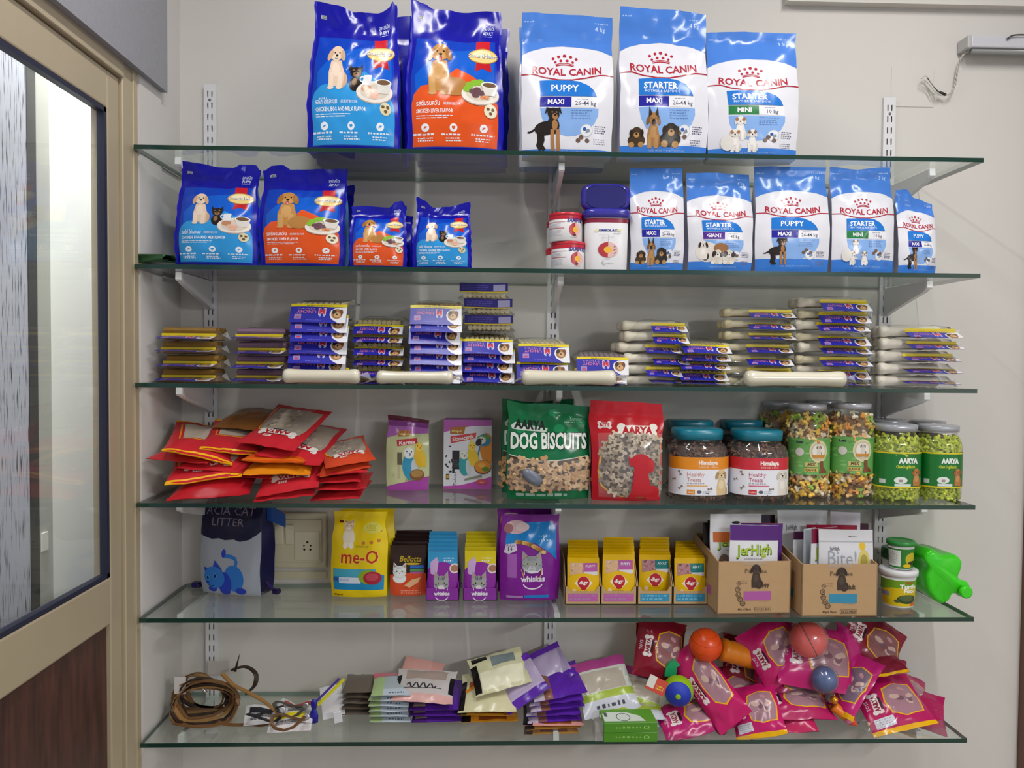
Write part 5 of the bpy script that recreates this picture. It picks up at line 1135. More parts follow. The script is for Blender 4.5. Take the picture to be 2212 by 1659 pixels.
# ---------------------------------------------------------------- jars
def jar(name, label, px0, px1, pyt, i, Y, lidc, meshes, nb, art, zl, group, lid_h=0.022, neck=0.80, sq=2.0, seed=1, inner='#6b5038', full=0.93, dmin=0.011, lid_flat=False, visible=True, aw=0.43, rz=0.0):
    r = (sx(px1, i, Y, 0.03)-sx(px0, i, Y, 0.03))/2; X = (sx(px1, i, Y, 0.03)+sx(px0, i, Y, 0.03))/2; h = at((px0+px1)/2, pyt, Y)[1]-TOP[i]
    t = thing(name, label, 'jar', (X, Y, TOP[i]+0.0005), (0,0,rad(rz)), group); hb = h-lid_h
    prof = [(r*0.80,0),(r*0.93,0.002),(r,0.010),(r*1.0,hb*0.74),(r*0.985,hb*0.80),(r*0.93,hb*0.87),(r*neck,hb*0.945),(r*neck,hb)]
    lathe('jar_wall', prof, JARP, 40, t, sq, cap=False)
    lathe('lid', [(r*neck*0.9,hb-0.003),(r*neck*1.10,hb-0.002),(r*neck*1.12,hb+lid_h*0.8),(r*neck*1.06,h-0.001),(r*neck*0.6,h),(r*neck*0.2,h)], lidc, 40, t, sq)
    pin = [(a*0.93-0.004 if a > 0.02 else a, z+0.002) for a, z in prof if z <= hb*full]
    lathe('biscuit_mass', pin, mat(inner, 0.8, var=0.4, scale=90, bump=0.6), 28, t, sq)
    def rad_at(z):
        for (a0, z0), (a1, z1) in zip(prof, prof[1:]):
            if z0 <= z <= z1: return a0+(a1-a0)*(z-z0)/max(1e-6, z1-z0)
        return prof[-1][0]
    if visible and nb:
        def fn(u, v):
            z = 0.006+v*(hb*full-0.008)
            if zl[0]*hb+0.006 < z < zl[1]*hb-0.006: return None, None
            a = -PI/2+(u-0.5)*PI*1.15; rr = rad_at(z)-0.0085; return (rr*math.cos(a), rr*math.sin(a), z), (math.cos(a), math.sin(a), 0.15)
        scatter(t, meshes, fn, nb, seed, dmin)
    if art:
        z0, z1 = zl[0]*hb, zl[1]*hb; half = PI*aw
        g = cylgrid(r+0.0006, z0, z1, 30, 6, -PI/2-half, -PI/2+half, sq); v_, f_ = g.vf(); lb = mesh('label', v_, f_, mat('#e2e4e8', 0.3, var=0.02), None, True, t)
        ar = scaled(art, (z1-z0)/(2*half*r)); decal(ar, g, lb, mfn=lambda c: mat(c, 0.28, var=0.02), names={'print':'label_print','lettering':'label_lettering','picture':'label_picture'})
    return t
def bone_print(a, x, y, s, c, rot):
    dx, dy = math.cos(rot)*s, math.sin(rot)*s
    a.line([(x-dx,y-dy),(x+dx,y+dy)], s*0.6, c)
    for q in (-1, 1):
        for w in (-1, 1): a.ell(x+q*dx-w*dy*0.35, y+q*dy+w*dx*0.35, s*0.4, s*0.4, c, 'print', 8)
def treat_art(c, adult):
    a = Art(0.47); h = 0.47; a.rect(0, h*0.68, 1, h, c); a.rect(0, 0, 1, h*0.68, '#e4e6ee')
    a.text('Himalaya', 0.545, h*0.81, 0.05, '#f4e8e0', wid=0.23, bold=0.04, res=2); a.text('SINCE 1930', 0.545, h*0.72, 0.022, '#f0d8c8', wid=0.22)
    a.text('Healthy', 0.40, h*0.50, 0.052, '#c87a6a' if adult else '#b82a5a', wid=0.20, res=2); a.text('Treats', 0.38, h*0.36, 0.052, '#c87a6a' if adult else '#b82a5a', wid=0.16, res=2)
    a.lines(0.30, h*0.30, 0.52, 1, 0.025, '#9a9aa4', 3); a.rect(0.30, h*0.235, 0.54, h*0.265, '#e0a860' if adult else '#d0607a'); a.rect(0.30, h*0.02, 0.39, h*0.15, c); a.text('ADULT' if adult else 'PUPPY', 0.345, h*0.06, 0.02, '#f4ece4', wid=0.07, bold=0.03); a.ell(0.44, h*0.09, 0.03, 0.02, '#5a5a60'); a.lines(0.48, h*0.10, 0.60, 2, 0.02, '#9aa6b8', 4)
    for x, y, r in ((0.22,0.58,2.0),(0.23,0.2,0.8),(0.57,0.17,0.2),(0.84,0.3,1.0),(0.14,0.4,0.3)): bone_print(a, x, y*h, 0.022, '#8a7c74', r)
    pup(a, 0.71, -0.02, 0.36, '#d8bd90' if adult else '#dfd8cc', '#a88a60' if adult else '#c9c0b2', '#e4d2ac' if adult else '#ebe6dd', legs=False)
    return a
TEAL = mat('#127a92', 0.28, var=0.02, spec=0.6)
TA, TP = treat_art('#e08a1c', True), treat_art('#c82a3a', False)
xk, yk = sy(1503, 1083, 3); yj = yk+0.072
jar('treat_jar', 'teal-lidded treat jar with an orange and white label', 1441, 1566, 924, 3, yj, TEAL, BBRN, 60, TA, (0.10, 0.72), 'teal-lidded jars', 0.026, 0.74, 2.8, 61, '#4a342c')
jar('treat_jar', 'teal-lidded treat jar with a red and white label', 1571, 1693, 926, 3, yj, TEAL, BBRN, 60, TP, (0.10, 0.72), 'teal-lidded jars', 0.026, 0.74, 2.8, 62, '#4a342c')
jar('treat_jar', 'teal-lidded jar hidden behind the orange-labelled one', 1432, 1545, 906, 3, yj+0.16, TEAL, [], 0, None, (0.1, 0.7), 'teal-lidded jars', 0.026, 0.74, 2.8, 63, '#4a342c', visible=False)
jar('treat_jar', 'teal-lidded jar behind the gap between the two front ones', 1548, 1650, 906, 3, yj+0.16, TEAL, [], 0, None, (0.1, 0.7), 'teal-lidded jars', 0.026, 0.74, 2.8, 64, '#4a342c', visible=False)
a = Art(0.62); h = 0.62; a.rect(0, 0, 1, h, '#6aa858'); 
rr = random.Random(3)
for k in range(40): a.ell(rr.random(), rr.random()*h, 0.05, 0.02, rr.choice(['#7cb868','#5c9a4e','#86c074']), 'print', 8)
a.ell(0.55, h*0.64, 0.16, 0.19, '#d9d2a8', n=26); a.ell(0.55, h*0.64, 0.13, 0.155, '#c9bfa0', n=24); a.ell(0.55, h*0.65, 0.11, 0.12, '#e8e4da', n=22); pup(a, 0.55, h*0.52, 0.20, '#d8d0c4', '#7a5c48', legs=False); a.poly([(0.45,h*0.47),(0.65,h*0.47),(0.66,h*0.55),(0.44,h*0.55)], '#c8862a')
a.rect(0.33, h*0.22, 0.53, h*0.34, '#c8c078'); a.text('MIX', 0.43, h*0.245, 0.055, '#6a4a26', wid=0.13, bold=0.04, shear=0.15); a.rect(0.32, h*0.08, 0.54, h*0.18, '#d0b860'); a.text('FLAVOUR', 0.43, h*0.10, 0.04, '#6a4a26', wid=0.18, bold=0.04); a.poly([(0.56,h*0.04),(0.72,h*0.06),(0.68,h*0.15),(0.64,h*0.2),(0.63,h*0.38),(0.57,h*0.38),(0.58,h*0.2)], '#7a4426', 'picture'); a.text('treats', 0.24, h*0.86, 0.05, '#1c2a4a', wid=0.12, bold=0.04); a.ell(0.24, h*0.62, 0.07, 0.07, '#d8d4cc')
SILV = mat('#b4b4bc', 0.22, metal=0.35, var=0.03)
xk, yk = sy(1742, 1078, 3); ym = yk+0.058
jar('biscuit_jar', 'tall jar of mixed colour biscuits with a green label, beside the red-labelled jar', 1697, 1786, 872, 3, ym, SILV, BIS, 95, a, (0.27, 0.68), 'mixed biscuit jars', 0.014, 0.76, 2.2, 71, '#8a6a3c', dmin=0.0125)
jar('biscuit_jar', 'tall jar of mixed colour biscuits with a green label, beside the lime jars', 1789, 1881, 870, 3, ym, SILV, BIS, 95, a, (0.28, 0.69), 'mixed biscuit jars', 0.014, 0.76, 2.2, 72, '#8a6a3c', dmin=0.0125, rz=-3)
jar('biscuit_jar', 'mixed biscuit jar behind, its top showing above the red-labelled teal-lidded jar', 1640, 1722, 866, 3, ym+0.13, SILV, BIS, 60, None, (0.5, 0.4), 'mixed biscuit jars', 0.014, 0.76, 2.2, 73, '#8a6a3c', dmin=0.011)
jar('biscuit_jar', 'dark mixed biscuit jar behind, between the two tall front jars', 1738, 1818, 864, 3, ym+0.13, SILV, BIS, 30, None, (0.5, 0.4), 'mixed biscuit jars', 0.014, 0.76, 2.2, 74, '#6a4a30', dmin=0.012)
a = Art(0.62); h = 0.62; a.rect(0, 0, 1, h, '#14702c'); a.rect(0, h-0.025, 1, h, '#d8c81c'); a.rect(0, 0, 1, 0.025, '#d8c81c')
a.text('AARYA', 0.56, h*0.70, 0.085, '#e4ece4', wid=0.30, bold=0.07, res=2); a.text('Chew Dog Biscuit', 0.52, h*0.56, 0.055, '#d8d820', wid=0.29, bold=0.02); a.ell(0.45, h*0.22, 0.10, 0.06, '#dce4dc'); a.rect(0.42, h*0.17, 0.48, h*0.24, '#a08a8a'); a.poly([(0.36,0.03),(0.60,0.03),(0.60,h*0.12),(0.36,h*0.12)], '#d4dcd4'); pup(a, 0.69, 0.02, 0.34, '#b5793c', '#935a28', '#c8905a', smile=True, legs=False); a.rect(0.15, h*0.12, 0.24, h*0.24, '#c4ccc4')
GLID = mat('#a9abb3', 0.25, metal=0.2, var=0.03)
xk, yk = sy(1928, 1083, 3); yg = yk+0.056
jar('biscuit_jar', 'jar of lime green biscuits with dark green label, left of the pair', 1881, 1978, 915, 3, yg, GLID, BGRN, 110, a, (0.19, 0.70), 'lime biscuit jars', 0.016, 0.78, 2.6, 81, '#8a9a2c', dmin=0.0105, rz=-4)
jar('biscuit_jar', 'jar of lime green biscuits with dark green label, at the end of the shelf', 1981, 2067, 917, 3, yg, GLID, BGRN, 110, a, (0.19, 0.70), 'lime biscuit jars', 0.016, 0.78, 2.6, 82, '#8a9a2c', dmin=0.0105, rz=-8)
jar('biscuit_jar', 'brown biscuit jar behind, only its lid showing over the left lime jar', 1875, 1958, 905, 3, yg+0.12, GLID, [], 0, None, (0.5, 0.4), 'lime biscuit jars', 0.016, 0.78, 2.2, 83, '#5a3a2a', visible=False)
jar('biscuit_jar', 'brown biscuit jar behind, showing in the gap between the lime jars', 1962, 2040, 908, 3, yg+0.12, GLID, [], 0, None, (0.5, 0.4), 'lime biscuit jars', 0.016, 0.78, 2.2, 84, '#5a3a2a', visible=False)
# ---------------------------------------------------------------- fifth shelf
I5 = 4
# cat litter bag
a = Art(1.15); h = 1.15; nb = '#151538'
a.poly([(0.0,0.74),(0.10,0.72),(0.22,0.70),(0.34,0.715),(0.44,0.695),(0.58,0.71),(0.68,0.685),(0.82,0.71),(0.95,0.78),(1,0.82),(1,h),(0,h)], nb)
a.text('LITTER', 0.47, 0.87, 0.10, '#7a7488', wid=0.52); a.text('ACIA CAT', 0.48, 1.0, 0.11, '#7a7488', wid=0.80)
bl, d2 = '#2f78d0', '#2440c0'
a.line([(0.63,0.36),(0.645,0.42),(0.62,0.47),(0.55,0.495),(0.46,0.50),(0.43,0.53),(0.44,0.57)], 0.05, bl, 'picture'); a.ell(0.43, 0.53, 0.035, 0.055, d2, 'picture', 12)
a.ell(0.60, 0.22, 0.165, 0.17, bl, 'picture', 22); a.ell(0.70, 0.06, 0.09, 0.045, d2, 'picture', 14); a.ell(0.44, 0.05, 0.09, 0.05, d2, 'picture', 14); a.ell(0.22, 0.065, 0.08, 0.035, d2, 'picture', 14); a.ell(0.44, 0.16, 0.12, 0.14, d2, 'picture', 18)
a.poly([(0.08,0.34),(0.20,0.33),(0.12,0.23)], d2, 'picture'); a.poly([(0.26,0.36),(0.29,0.44),(0.40,0.34),(0.44,0.24)], d2, 'picture'); a.ell(0.27, 0.22, 0.18, 0.14, bl, 'picture', 22)
for x, y in ((0.29,0.24),(0.16,0.21)): a.ell(x, y, 0.035, 0.04, '#4a90dc', 'picture', 12); a.ell(x, y, 0.018, 0.026, '#142454', 'picture', 10)
a.ell(0.15, 0.15, 0.03, 0.02, d2, 'picture', 10); a.line([(0.16,0.12),(0.20,0.10),(0.26,0.12)], 0.01, '#16306c', 'picture')
yk = -0.118; X, W, H = stand(428, 574, 1084, I5, yk, 0.09)
t, g = bag('cat_litter_bag', 'dark blue and pale grey cat litter bag with a blue cartoon cat', 'bag', W, H, 0.10, '#a3abb8', '#1c1e4c', scaled(a, H/W), (X, yk+0.05, TOP[I5]+0.0006), (0,0,rad(-14)), None, seed=91, seal=1.3, gus=0.75, wr=0.006)
for s_, dx, dz in ((-1, -W*0.5-0.03, 0.004), (1, W*0.5+0.03, 0.004)):
    v, f = tubevf([(s_*W*0.48, 0.0, 0.03), (s_*(W*0.5+0.012), -0.005, 0.018), (s_*(W*0.5+0.03), -0.01, 0.008)], 0.0, 4, flat=(0.012, 0.003)); o = mesh('carry_strap', v, f, P('#3a2a78'), None, False, t); fixn(o.data)
bevbox('strap_end', W*0.5+0.022, W*0.5+0.042, -0.018, 0.0, 0.002, 0.016, P('#22184c'), 0.003, 1, t); bevbox('strap_end', -W*0.5-0.045, -W*0.5-0.02, -0.018, 0.0, 0.002, 0.018, P('#2a2060'), 0.003, 1, t)
g2 = Grid(lambda u, v: (W*0.46+0.05*u, 0.01+0.01*u, H*0.80+(0.19-0.05*u)*H*v-0.02*u), 4, 4); vv, ff = g2.vf(); o = mesh('folded_corner', vv, ff, P('#1f4f9c'), None, False, t); md = o.modifiers.new('thick', 'SOLIDIFY'); md.thickness = 0.004
# yellow cat food
a = Art(1.52); h = 1.52; yb = '#e6c80e'
a.poly([(0.05,0.14),(0.95,0.14),(0.96,0.40),(0.90,0.42),(0.05,0.42)], '#1f8ac0'); a.poly([(0.05,0.38),(0.80,0.38),(0.82,0.52),(0.05,0.52)], '#4aa8c4'); a.rect(0.16, 0.26, 0.55, 0.37, '#d8e0f0'); a.text('Adult', 0.26, 0.30, 0.055, '#7a9ac8', wid=0.16); a.rect(0.05, 0.30, 0.14, 0.36, '#2a5ab0')
a.ell(0.68, 0.38, 0.17, 0.13, '#8cae2c', 'picture'); a.ell(0.76, 0.36, 0.16, 0.12, '#a82a3c', 'picture'); a.ell(0.75, 0.38, 0.11, 0.07, '#c04a58', 'picture')
a.text('me-O', 0.52, 0.62, 0.24, '#f2dc7a', wid=0.68, bold=0.03, res=2); a.text('me-O', 0.52, 0.625, 0.235, '#c4331c', wid=0.66, bold=0.015, res=2); a.text('CAT FOOD', 0.55, 0.90, 0.035, '#6a5a20', wid=0.26)
a.ell(0.31, 1.08, 0.11, 0.17, '#e4dcc8', 'picture'); kitten(a, 0.30, 1.16, 0.24, '#dcc8a8', '#b88a58', '#ece4d6', body=False)
for k in (0.25, 0.36): a.ell(k, 0.93, 0.04, 0.06, '#ece6da', 'picture', 10)
for x, y in ((0.58,0.98),(0.72,0.99),(0.85,1.02),(0.90,1.2)): a.ell(x, y, 0.035, 0.03, '#c87a2a', n=8)
a.ell(0.76, 1.24, 0.18, 0.10, '#d8cf5a'); a.lines(0.64, 1.28, 0.86, 4, 0.03, '#b8a82a', 4, 0.4); a.rect(0.10, 1.32, 0.18, 1.36, '#6a2a14'); a.text('me-o', 0.14, 0.03, 0.05, '#8a4a14', wid=0.16, bold=0.03)
xk, yk = sy(770, 1292, I5); X, W, H = stand(713, 836, 1106, I5, yk, 0.05)
bag('cat_food_bag', 'bright yellow cat food bag with red lettering and a blue band', 'bag', W, H, 0.06, yb, '#cfb20c', scaled(a, H/W), (X, yk+0.03, TOP[I5]+0.0006), (0,0,rad(-2)), None, seed=92, seal=0.93, gus=0.5, wr=0.008, pinch=0.10)
X2, W2, H2 = stand(730, 852, 1100, I5, yk+0.07, 0.05)
bag('cat_food_bag', 'second yellow cat food bag showing behind the front one', 'bag', W2, H2, 0.06, yb, '#cfb20c', None, (X2, yk+0.10, TOP[I5]+0.0006), (0,0,rad(3)), None, seed=93, seal=0.93, gus=0.5, wr=0.008, pinch=0.06, nu=12, nv=16)
# small standing pouches, in rows
def spouch(name, label, pxl, pxr, pyt, Y, col, art, group, seed, D=0.020, rz=0, lean=0.0, bottom=0.0, cat='pouch', nu=10, nv=12, i=I5, **kw):
    xl, xr = sx(pxl, i, Y, bottom), sx(pxr, i, Y, bottom); z = at((pxl+pxr)/2, pyt, Y)[1]-TOP[i]-bottom; W = xr-xl
    kw.setdefault('wr', 0.0035)
    return bag(name, label, cat, W, z, D, col, col, scaled(art, z/W) if art else None, ((xl+xr)/2, Y+D/2, TOP[i]+0.0006+bottom), (lean, 0, rad(rz)), group, nu=nu, nv=nv, seed=seed, seal=0.88, gus=0.3, pinch=0.0, **kw)
a = Art(1.35); h = 1.35; a.rect(0, 0, 1, 0.62, '#d8502c'); a.poly([(0,0.55),(0.5,0.68),(1,0.60),(1,h),(0,h)], '#34221f'); a.text('Bellotta', 0.56, 0.92, 0.15, '#c8a82a', wid=0.60, shear=0.25, bold=0.01, res=2); a.ell(0.62, 0.86, 0.22, 0.03, '#c8a82a'); kitten(a, 0.27, 0.46, 0.44, '#e0e2e6', '#b9bcc4', '#eceef0'); a.rect(0.56, 0.74, 0.95, 0.82, '#2a6ac8'); a.rect(0.56, 0.66, 0.95, 0.72, '#4a9a4a'); a.rect(0.56, 0.60, 0.95, 0.65, '#b05aa0'); a.poly([(0.40,0.28),(0.62,0.45),(0.85,0.50),(0.78,0.36),(0.55,0.22)], '#e8b488', 'picture'); a.lines(0.30, 0.12, 0.9, 2, 0.06, '#e89a80', 5)
yB = sy(880, 1287, I5)[1]
for k in range(5):
    spouch('cat_food_pouch', 'dark brown and orange cat pouch, %s in the row' % ['front one', 'second', 'third', 'fourth', 'rearmost'][k], 842+k*3.2, 920+k*3.2, 1180-k*8, yB+k*0.022, '#2c1d1c' if k else '#2c1d1c', a if k == 0 else None, 'brown cat pouches', 100+k, nu=12 if k == 0 else 8, nv=14 if k == 0 else 9)
def panel(name, t, pts, axis, d0, d1, m):
    v, f = prismvf(pts, d0, d1, axis); o = mesh(name, v, f, m, None, False, t); fixn(o.data); return o
def display_box(name, label, pxl, pxr, pyb, hf, hs, D, col, group, i=I5, notch=True, th=0.0016, rz=0, cut=None):
    """open shelf carton: low front, side walls rising to the back"""
    Y = sy((pxl+pxr)/2, pyb, i)[1]; xl, xr = sx(pxl, i, Y), sx(pxr, i, Y); W = xr-xl
    t = thing(name, label, 'box', ((xl+xr)/2, Y, TOP[i]+0.0004), (0,0,rad(rz)), group); m = mat(col, 0.6 if col.startswith('#b') or col.startswith('#c') else 0.35, var=0.04, scale=40)
    w = W/2
    fr = [(-w,0),(w,0),(w,hf*1.35),(w-0.008,hf*1.3),(w-0.014,hf),(-w+0.014,hf),(-w+0.008,hf*1.3),(-w,hf*1.35)] if notch else [(-w,0),(w,0),(w,hf),(-w,hf)]
    panel('front_wall', t, fr, 'y', 0, th, m)
    for s in (-1, 1): panel('side_wall', t, [(0.0,0),(D,0),(D,hs),(D*0.35,hs*0.93),(0.0,hf*1.4)] if cut is None else [(0,0),(D,0),(D,hs),(0,hf)], 'x', s*w-(th if s > 0 else 0), s*w+(0 if s > 0 else th), m)
    panel('back_wall', t, [(-w,0),(w,0),(w,hs),(-w,hs)], 'y', D-th, D, m); mesh('floor_flap', *boxvf(-w, w, 0, D, 0, th), m, parent=t)
    return t, Y, xl, xr
# purple cat boxes
def whisk_logo(a, x, y, s, col='#e6e0ee'):
    a.text('whiskas', x, y, 0.24*s, col, wid=1.0*s, bold=0.04, res=2)
    a.line([(x-0.36*s,y+0.30*s),(x-0.36*s,y+0.56*s),(x-0.17*s,y+0.42*s),(x+0.17*s,y+0.42*s),(x+0.36*s,y+0.56*s),(x+0.36*s,y+0.30*s)], 0.05*s, col)
    a.line([(x+0.40*s*math.cos(q), y-0.05*s+0.28*s*math.sin(q)) for q in [PI*(1.08+0.84*k/10) for k in range(11)]], 0.05*s, col)
def wpouch_art(c):
    a = Art(1.25); a.rect(0, 0.72, 1, 1.25, c); a.ell(0.5, 0.45, 0.62, 0.52, '#8a2c9c', n=26); a.ell(0.5, 0.45, 0.62, 0.52, '#8a2c9c', n=26); a.rect(0, 0, 1, 0.5, '#8a2c9c'); a.poly([(0.08,0.95),(0.30,1.10),(0.36,0.98),(0.30,0.62),(0.10,0.66)], '#c9a8d8'); a.ell(0.90, 0.80, 0.17, 0.13, '#e0d6d2'); a.ell(0.90, 0.80, 0.13, 0.09, '#a8765c'); kitten(a, 0.46, 0.16, 0.58, '#a2a2a8', '#3c3c44', '#e2dedc'); a.line([(0.25,0.16),(0.42,0.10),(0.60,0.10),(0.75,0.16)], 0.08, '#6a1c80'); a.lines(0.55, 1.05, 0.9, 2, 0.07, '#e8f0f6', 4); return a
for b_, (pl, pr, c, lab) in enumerate(((920, 991, '#3a9ad0', 'blue-topped'), (1000, 1074, '#d8c41c', 'yellow-topped'))):
    t, Y, xl, xr = display_box('display_box', 'purple cat food carton of %s pouches' % lab, pl, pr, 1297, 0.033, 0.05, 0.135, '#84289a', 'purple cartons', notch=False)
    W = xr-xl; aa = Art(0.033/W); whisk_logo(aa, 0.48, 0.033/W*0.42, 0.48); decal(aa, Grid(lambda u, v: ((u-0.5)*W, -0.0004, 0.033*v), 6, 3), t, mfn=lambda q: mat(q, 0.3, var=0.02))
    art = wpouch_art(c)
    for k in range(6):
        spouch('cat_food_pouch', 'purple cat pouch, %s in the carton of %s ones' % (['front one', 'second', 'third', 'fourth', 'fifth', 'rearmost'][k], lab), pl+3+k*0.8, pr-3-k*0.3, 1192-k*8.5, Y+0.004+k*0.021, '#8a2c9c', art if k < 2 else None, 'purple cat pouches', 120+b_*10+k, D=0.016, bottom=0.0024, nu=12 if k < 1 else 8, nv=14 if k < 1 else 9, ct=None if k < 2 else (0.7, c))
# purple cat food bags
a = Art(1.45); h = 1.45; pu = '#7d1f92'; a.poly([(0.08,0.80),(0.30,0.98),(0.60,0.98),(0.85,0.80),(0.94,0.68),(0.95,1.25),(0.85,1.33),(0.10,1.30)], '#1c80cc'); a.ell(0.25, 1.24, 0.20, 0.11, '#d8b4bc', 'picture'); a.ell(0.12, 1.22, 0.08, 0.08, '#a06a70', 'picture', 12); a.ell(0.36, 1.24, 0.12, 0.07, '#e4ccd0', 'picture', 14)
for k in range(12): a.ell(0.28+0.04*k, 1.00-0.004*k*k*0.35, 0.045, 0.035, ['#c89a5a','#b07a3c','#8a6a2c','#d8b070'][k % 4], 'picture', 8)
a.poly([(0.06,0.82),(0.10,0.96),(0.26,0.98),(0.28,0.86),(0.14,0.80)], '#cfc6d8'); a.text('Adult', 0.17, 0.92, 0.05, '#6a5a8a', wid=0.14); a.text('1+', 0.17, 0.85, 0.07, '#4a3a6a', wid=0.08, bold=0.03)
a.rect(0.12, 0.40, 0.27, 0.80, '#a05ab0'); kitten(a, 0.52, 0.46, 0.40, '#9a9ca2', '#6a6c74', '#b9bcc2', body=False); whisk_logo(a, 0.54, 0.34, 0.40); a.lines(0.65, 1.08, 0.86, 2, 0.07, '#a8d0ec', 4); a.rect(0.40, 0.05, 0.82, 0.10, '#1c80cc'); a.rect(0.10, 0.05, 0.38, 0.09, '#a884b8'); a.line([(0.35,0.55),(0.38,0.45),(0.40,0.40)], 0.012, '#d8a04a'); a.line([(0.68,0.55),(0.67,0.47),(0.64,0.40)], 0.012, '#d8a04a')
xk, yk = sy(1145, 1299, I5); X, W, H = stand(1080, 1210, 1112, I5, yk, 0.055)
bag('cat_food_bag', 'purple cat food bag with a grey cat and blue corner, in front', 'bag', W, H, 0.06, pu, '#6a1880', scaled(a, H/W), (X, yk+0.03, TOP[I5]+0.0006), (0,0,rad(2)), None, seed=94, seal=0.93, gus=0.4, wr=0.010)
X, W, H = stand(1073, 1200, 1096, I5, yk+0.065, 0.05)
bag('cat_food_bag', 'second purple cat food bag standing behind, its top higher', 'bag', W, H, 0.06, pu, '#6a1880', scaled(a, H/W), (X, yk+0.095, TOP[I5]+0.0006), (0,0,rad(-3)), None, seed=95, seal=0.93, gus=0.4, wr=0.010)
# kraft cartons of yellow pouches
def ped_art(c, adult):
    a = Art(1.3); y0 = 1.3; a.rect(0.08, 0.80, 0.55, 1.15, '#b5848a' if adult else '#d8b08c'); r = random.Random(5)
    for k in range(16): a.ell(0.12+0.40*r.random(), 0.84+0.27*r.random(), 0.04, 0.03, r.choice(['#8a4a4a','#c89a98','#a86a66'] if adult else ['#e4c4a4','#c89a74','#d8b490']), 'picture', 8, r.random()*3)
    a.rect(0.50, 0.90, 0.94, 1.15, c); a.poly([(0.50,0.90),(0.94,0.90),(0.94,0.80),(0.60,0.76)], '#d8d4d8'); a.text('ADULT' if adult else 'PUPPY', 0.72, 1.02, 0.07, '#e4f0f0', wid=0.30, bold=0.02)
    a.ell(0.5, 0.50, 0.62, 0.36, '#e2b60c', n=26); a.poly([(0.22,0.58),(0.40,0.76),(0.60,0.76),(0.78,0.58),(0.60,0.42),(0.40,0.42)], '#ece2c4'); a.ell(0.5, 0.60, 0.19, 0.17, '#b8222e', n=20); a.ell(0.5, 0.44, 0.10, 0.05, '#b8222e', n=12); a.text('digr', 0.5, 0.555, 0.10, '#f0e4e0', wid=0.30, bold=0.04); a.ell(0.22, 0.34, 0.06, 0.08, '#e8c8b0', n=10); a.lines(0.30, 0.34, 0.72, 1, 0.06, '#b08a10', 5)
    for k in (-1, 1): a.ell(0.5+k*0.18, 0.12, 0.12, 0.12, '#4a4a50', 'picture', 14)
    a.ell(0.5, 0.10, 0.24, 0.17, '#6a6a70' if adult else '#dcd8d4', 'picture'); 
    for k in (-1, 1): a.ell(0.5+k*0.10, 0.16, 0.03, 0.03, '#16140f', 'picture', 8)
    return a
KR = '#b99a70'; PK, CYN = '#b85aa4', '#2a8ab4'
for b_, (pl, pr, c, lab) in enumerate(((1221, 1297, PK, 'leftmost of the four small kraft cartons, pink stripe'), (1298, 1375, PK, 'second small kraft carton, pink stripe'), (1377, 1452, CYN, 'third small kraft carton, blue stripe'), (1454, 1528, CYN, 'fourth small kraft carton, blue stripe'))):
    ad = c == CYN
    t, Y, xl, xr = display_box('display_carton', 'open %s' % lab, pl, pr, 1306, 0.036, 0.118, 0.15, KR, 'small kraft cartons'); W = xr-xl
    aa = Art(0.033/W); aa.rect(0.08, 0.09, 0.92, 0.31, c); aa.lines(0.12, 0.23, 0.88, 2, 0.09, '#a87aa8' if not ad else '#6ab0cc', 4, 0.5); decal(aa, Grid(lambda u, v: ((u-0.5)*W, -0.0004, 0.033*v), 6, 3), t, mfn=lambda q: mat(q, 0.6, var=0.03))
    art = ped_art(c if not ad else '#1f7a7a', ad)
    for k in range(7):
        spouch('dog_food_pouch', 'yellow dog pouch, %s in the %s carton' % (['front one', 'second', 'third', 'fourth', 'fifth', 'sixth', 'rearmost'][k], ['leftmost pink-striped', 'second pink-striped', 'left blue-striped', 'right blue-striped'][b_]), pl+4+k*0.3, pr-4-k*0.5, (1206, 1200, 1200, 1208)[b_]-k*6.3, Y+0.004+(0.03+k*0.0155 if b_ == 2 else k*0.0195), '#e2b60c', art if k == 0 else None, 'yellow dog pouches', 150+b_*10+k, D=0.016, bottom=0.0024, nu=12 if k < 1 else 8, nv=14 if k < 1 else 9)
# big kraft boxes
def kraft_art(h, c, word):
    a = Art(h); ink = '#4a3828'
    a.text('Pedigree', 0.52, h*0.78, 0.06, '#7a6248', wid=0.30, bold=0.03); pup(a, 0.52, h*0.47, h*0.50, '#3a2c22', '#2a201a', '#4c3c2e', legs=False); a.text(word, 0.63, h*0.52, 0.06, ink, wid=0.15, bold=0.03)
    a.rect(0.36, h*0.26, 0.73, h*0.43, c); a.lines(0.55, h*0.235, 0.72, 1, 0.012, c, 3)
    for k, (x, y) in enumerate(((0.275,0.47),(0.285,0.37),(0.31,0.28),(0.345,0.20))): a.ring(x, y*h, 0.028, 0.036, ink, n=16); a.ring(x, y*h, 0.010, 0.016, ink, n=10)
    a.ring(0.29, h*0.58, 0.03, 0.036, '#6a5540', n=4); a.text('G', 0.29, h*0.56, 0.05, '#6a5540'); a.lines(0.33, h*0.62, 0.42, 2, 0.03, '#8a7458', 3)
    a.text('80g x 15pcs', 0.37, h*0.07, 0.028, ink, wid=0.18, bold=0.02); a.rect(0.51, h*0.05, 0.73, h*0.13, '#6a5540'); a.rect(0.516, h*0.06, 0.724, h*0.12, '#b3926a'); a.text('10121400', 0.62, h*0.068, 0.032, ink, wid=0.19, bold=0.03)
    return a
KB = []
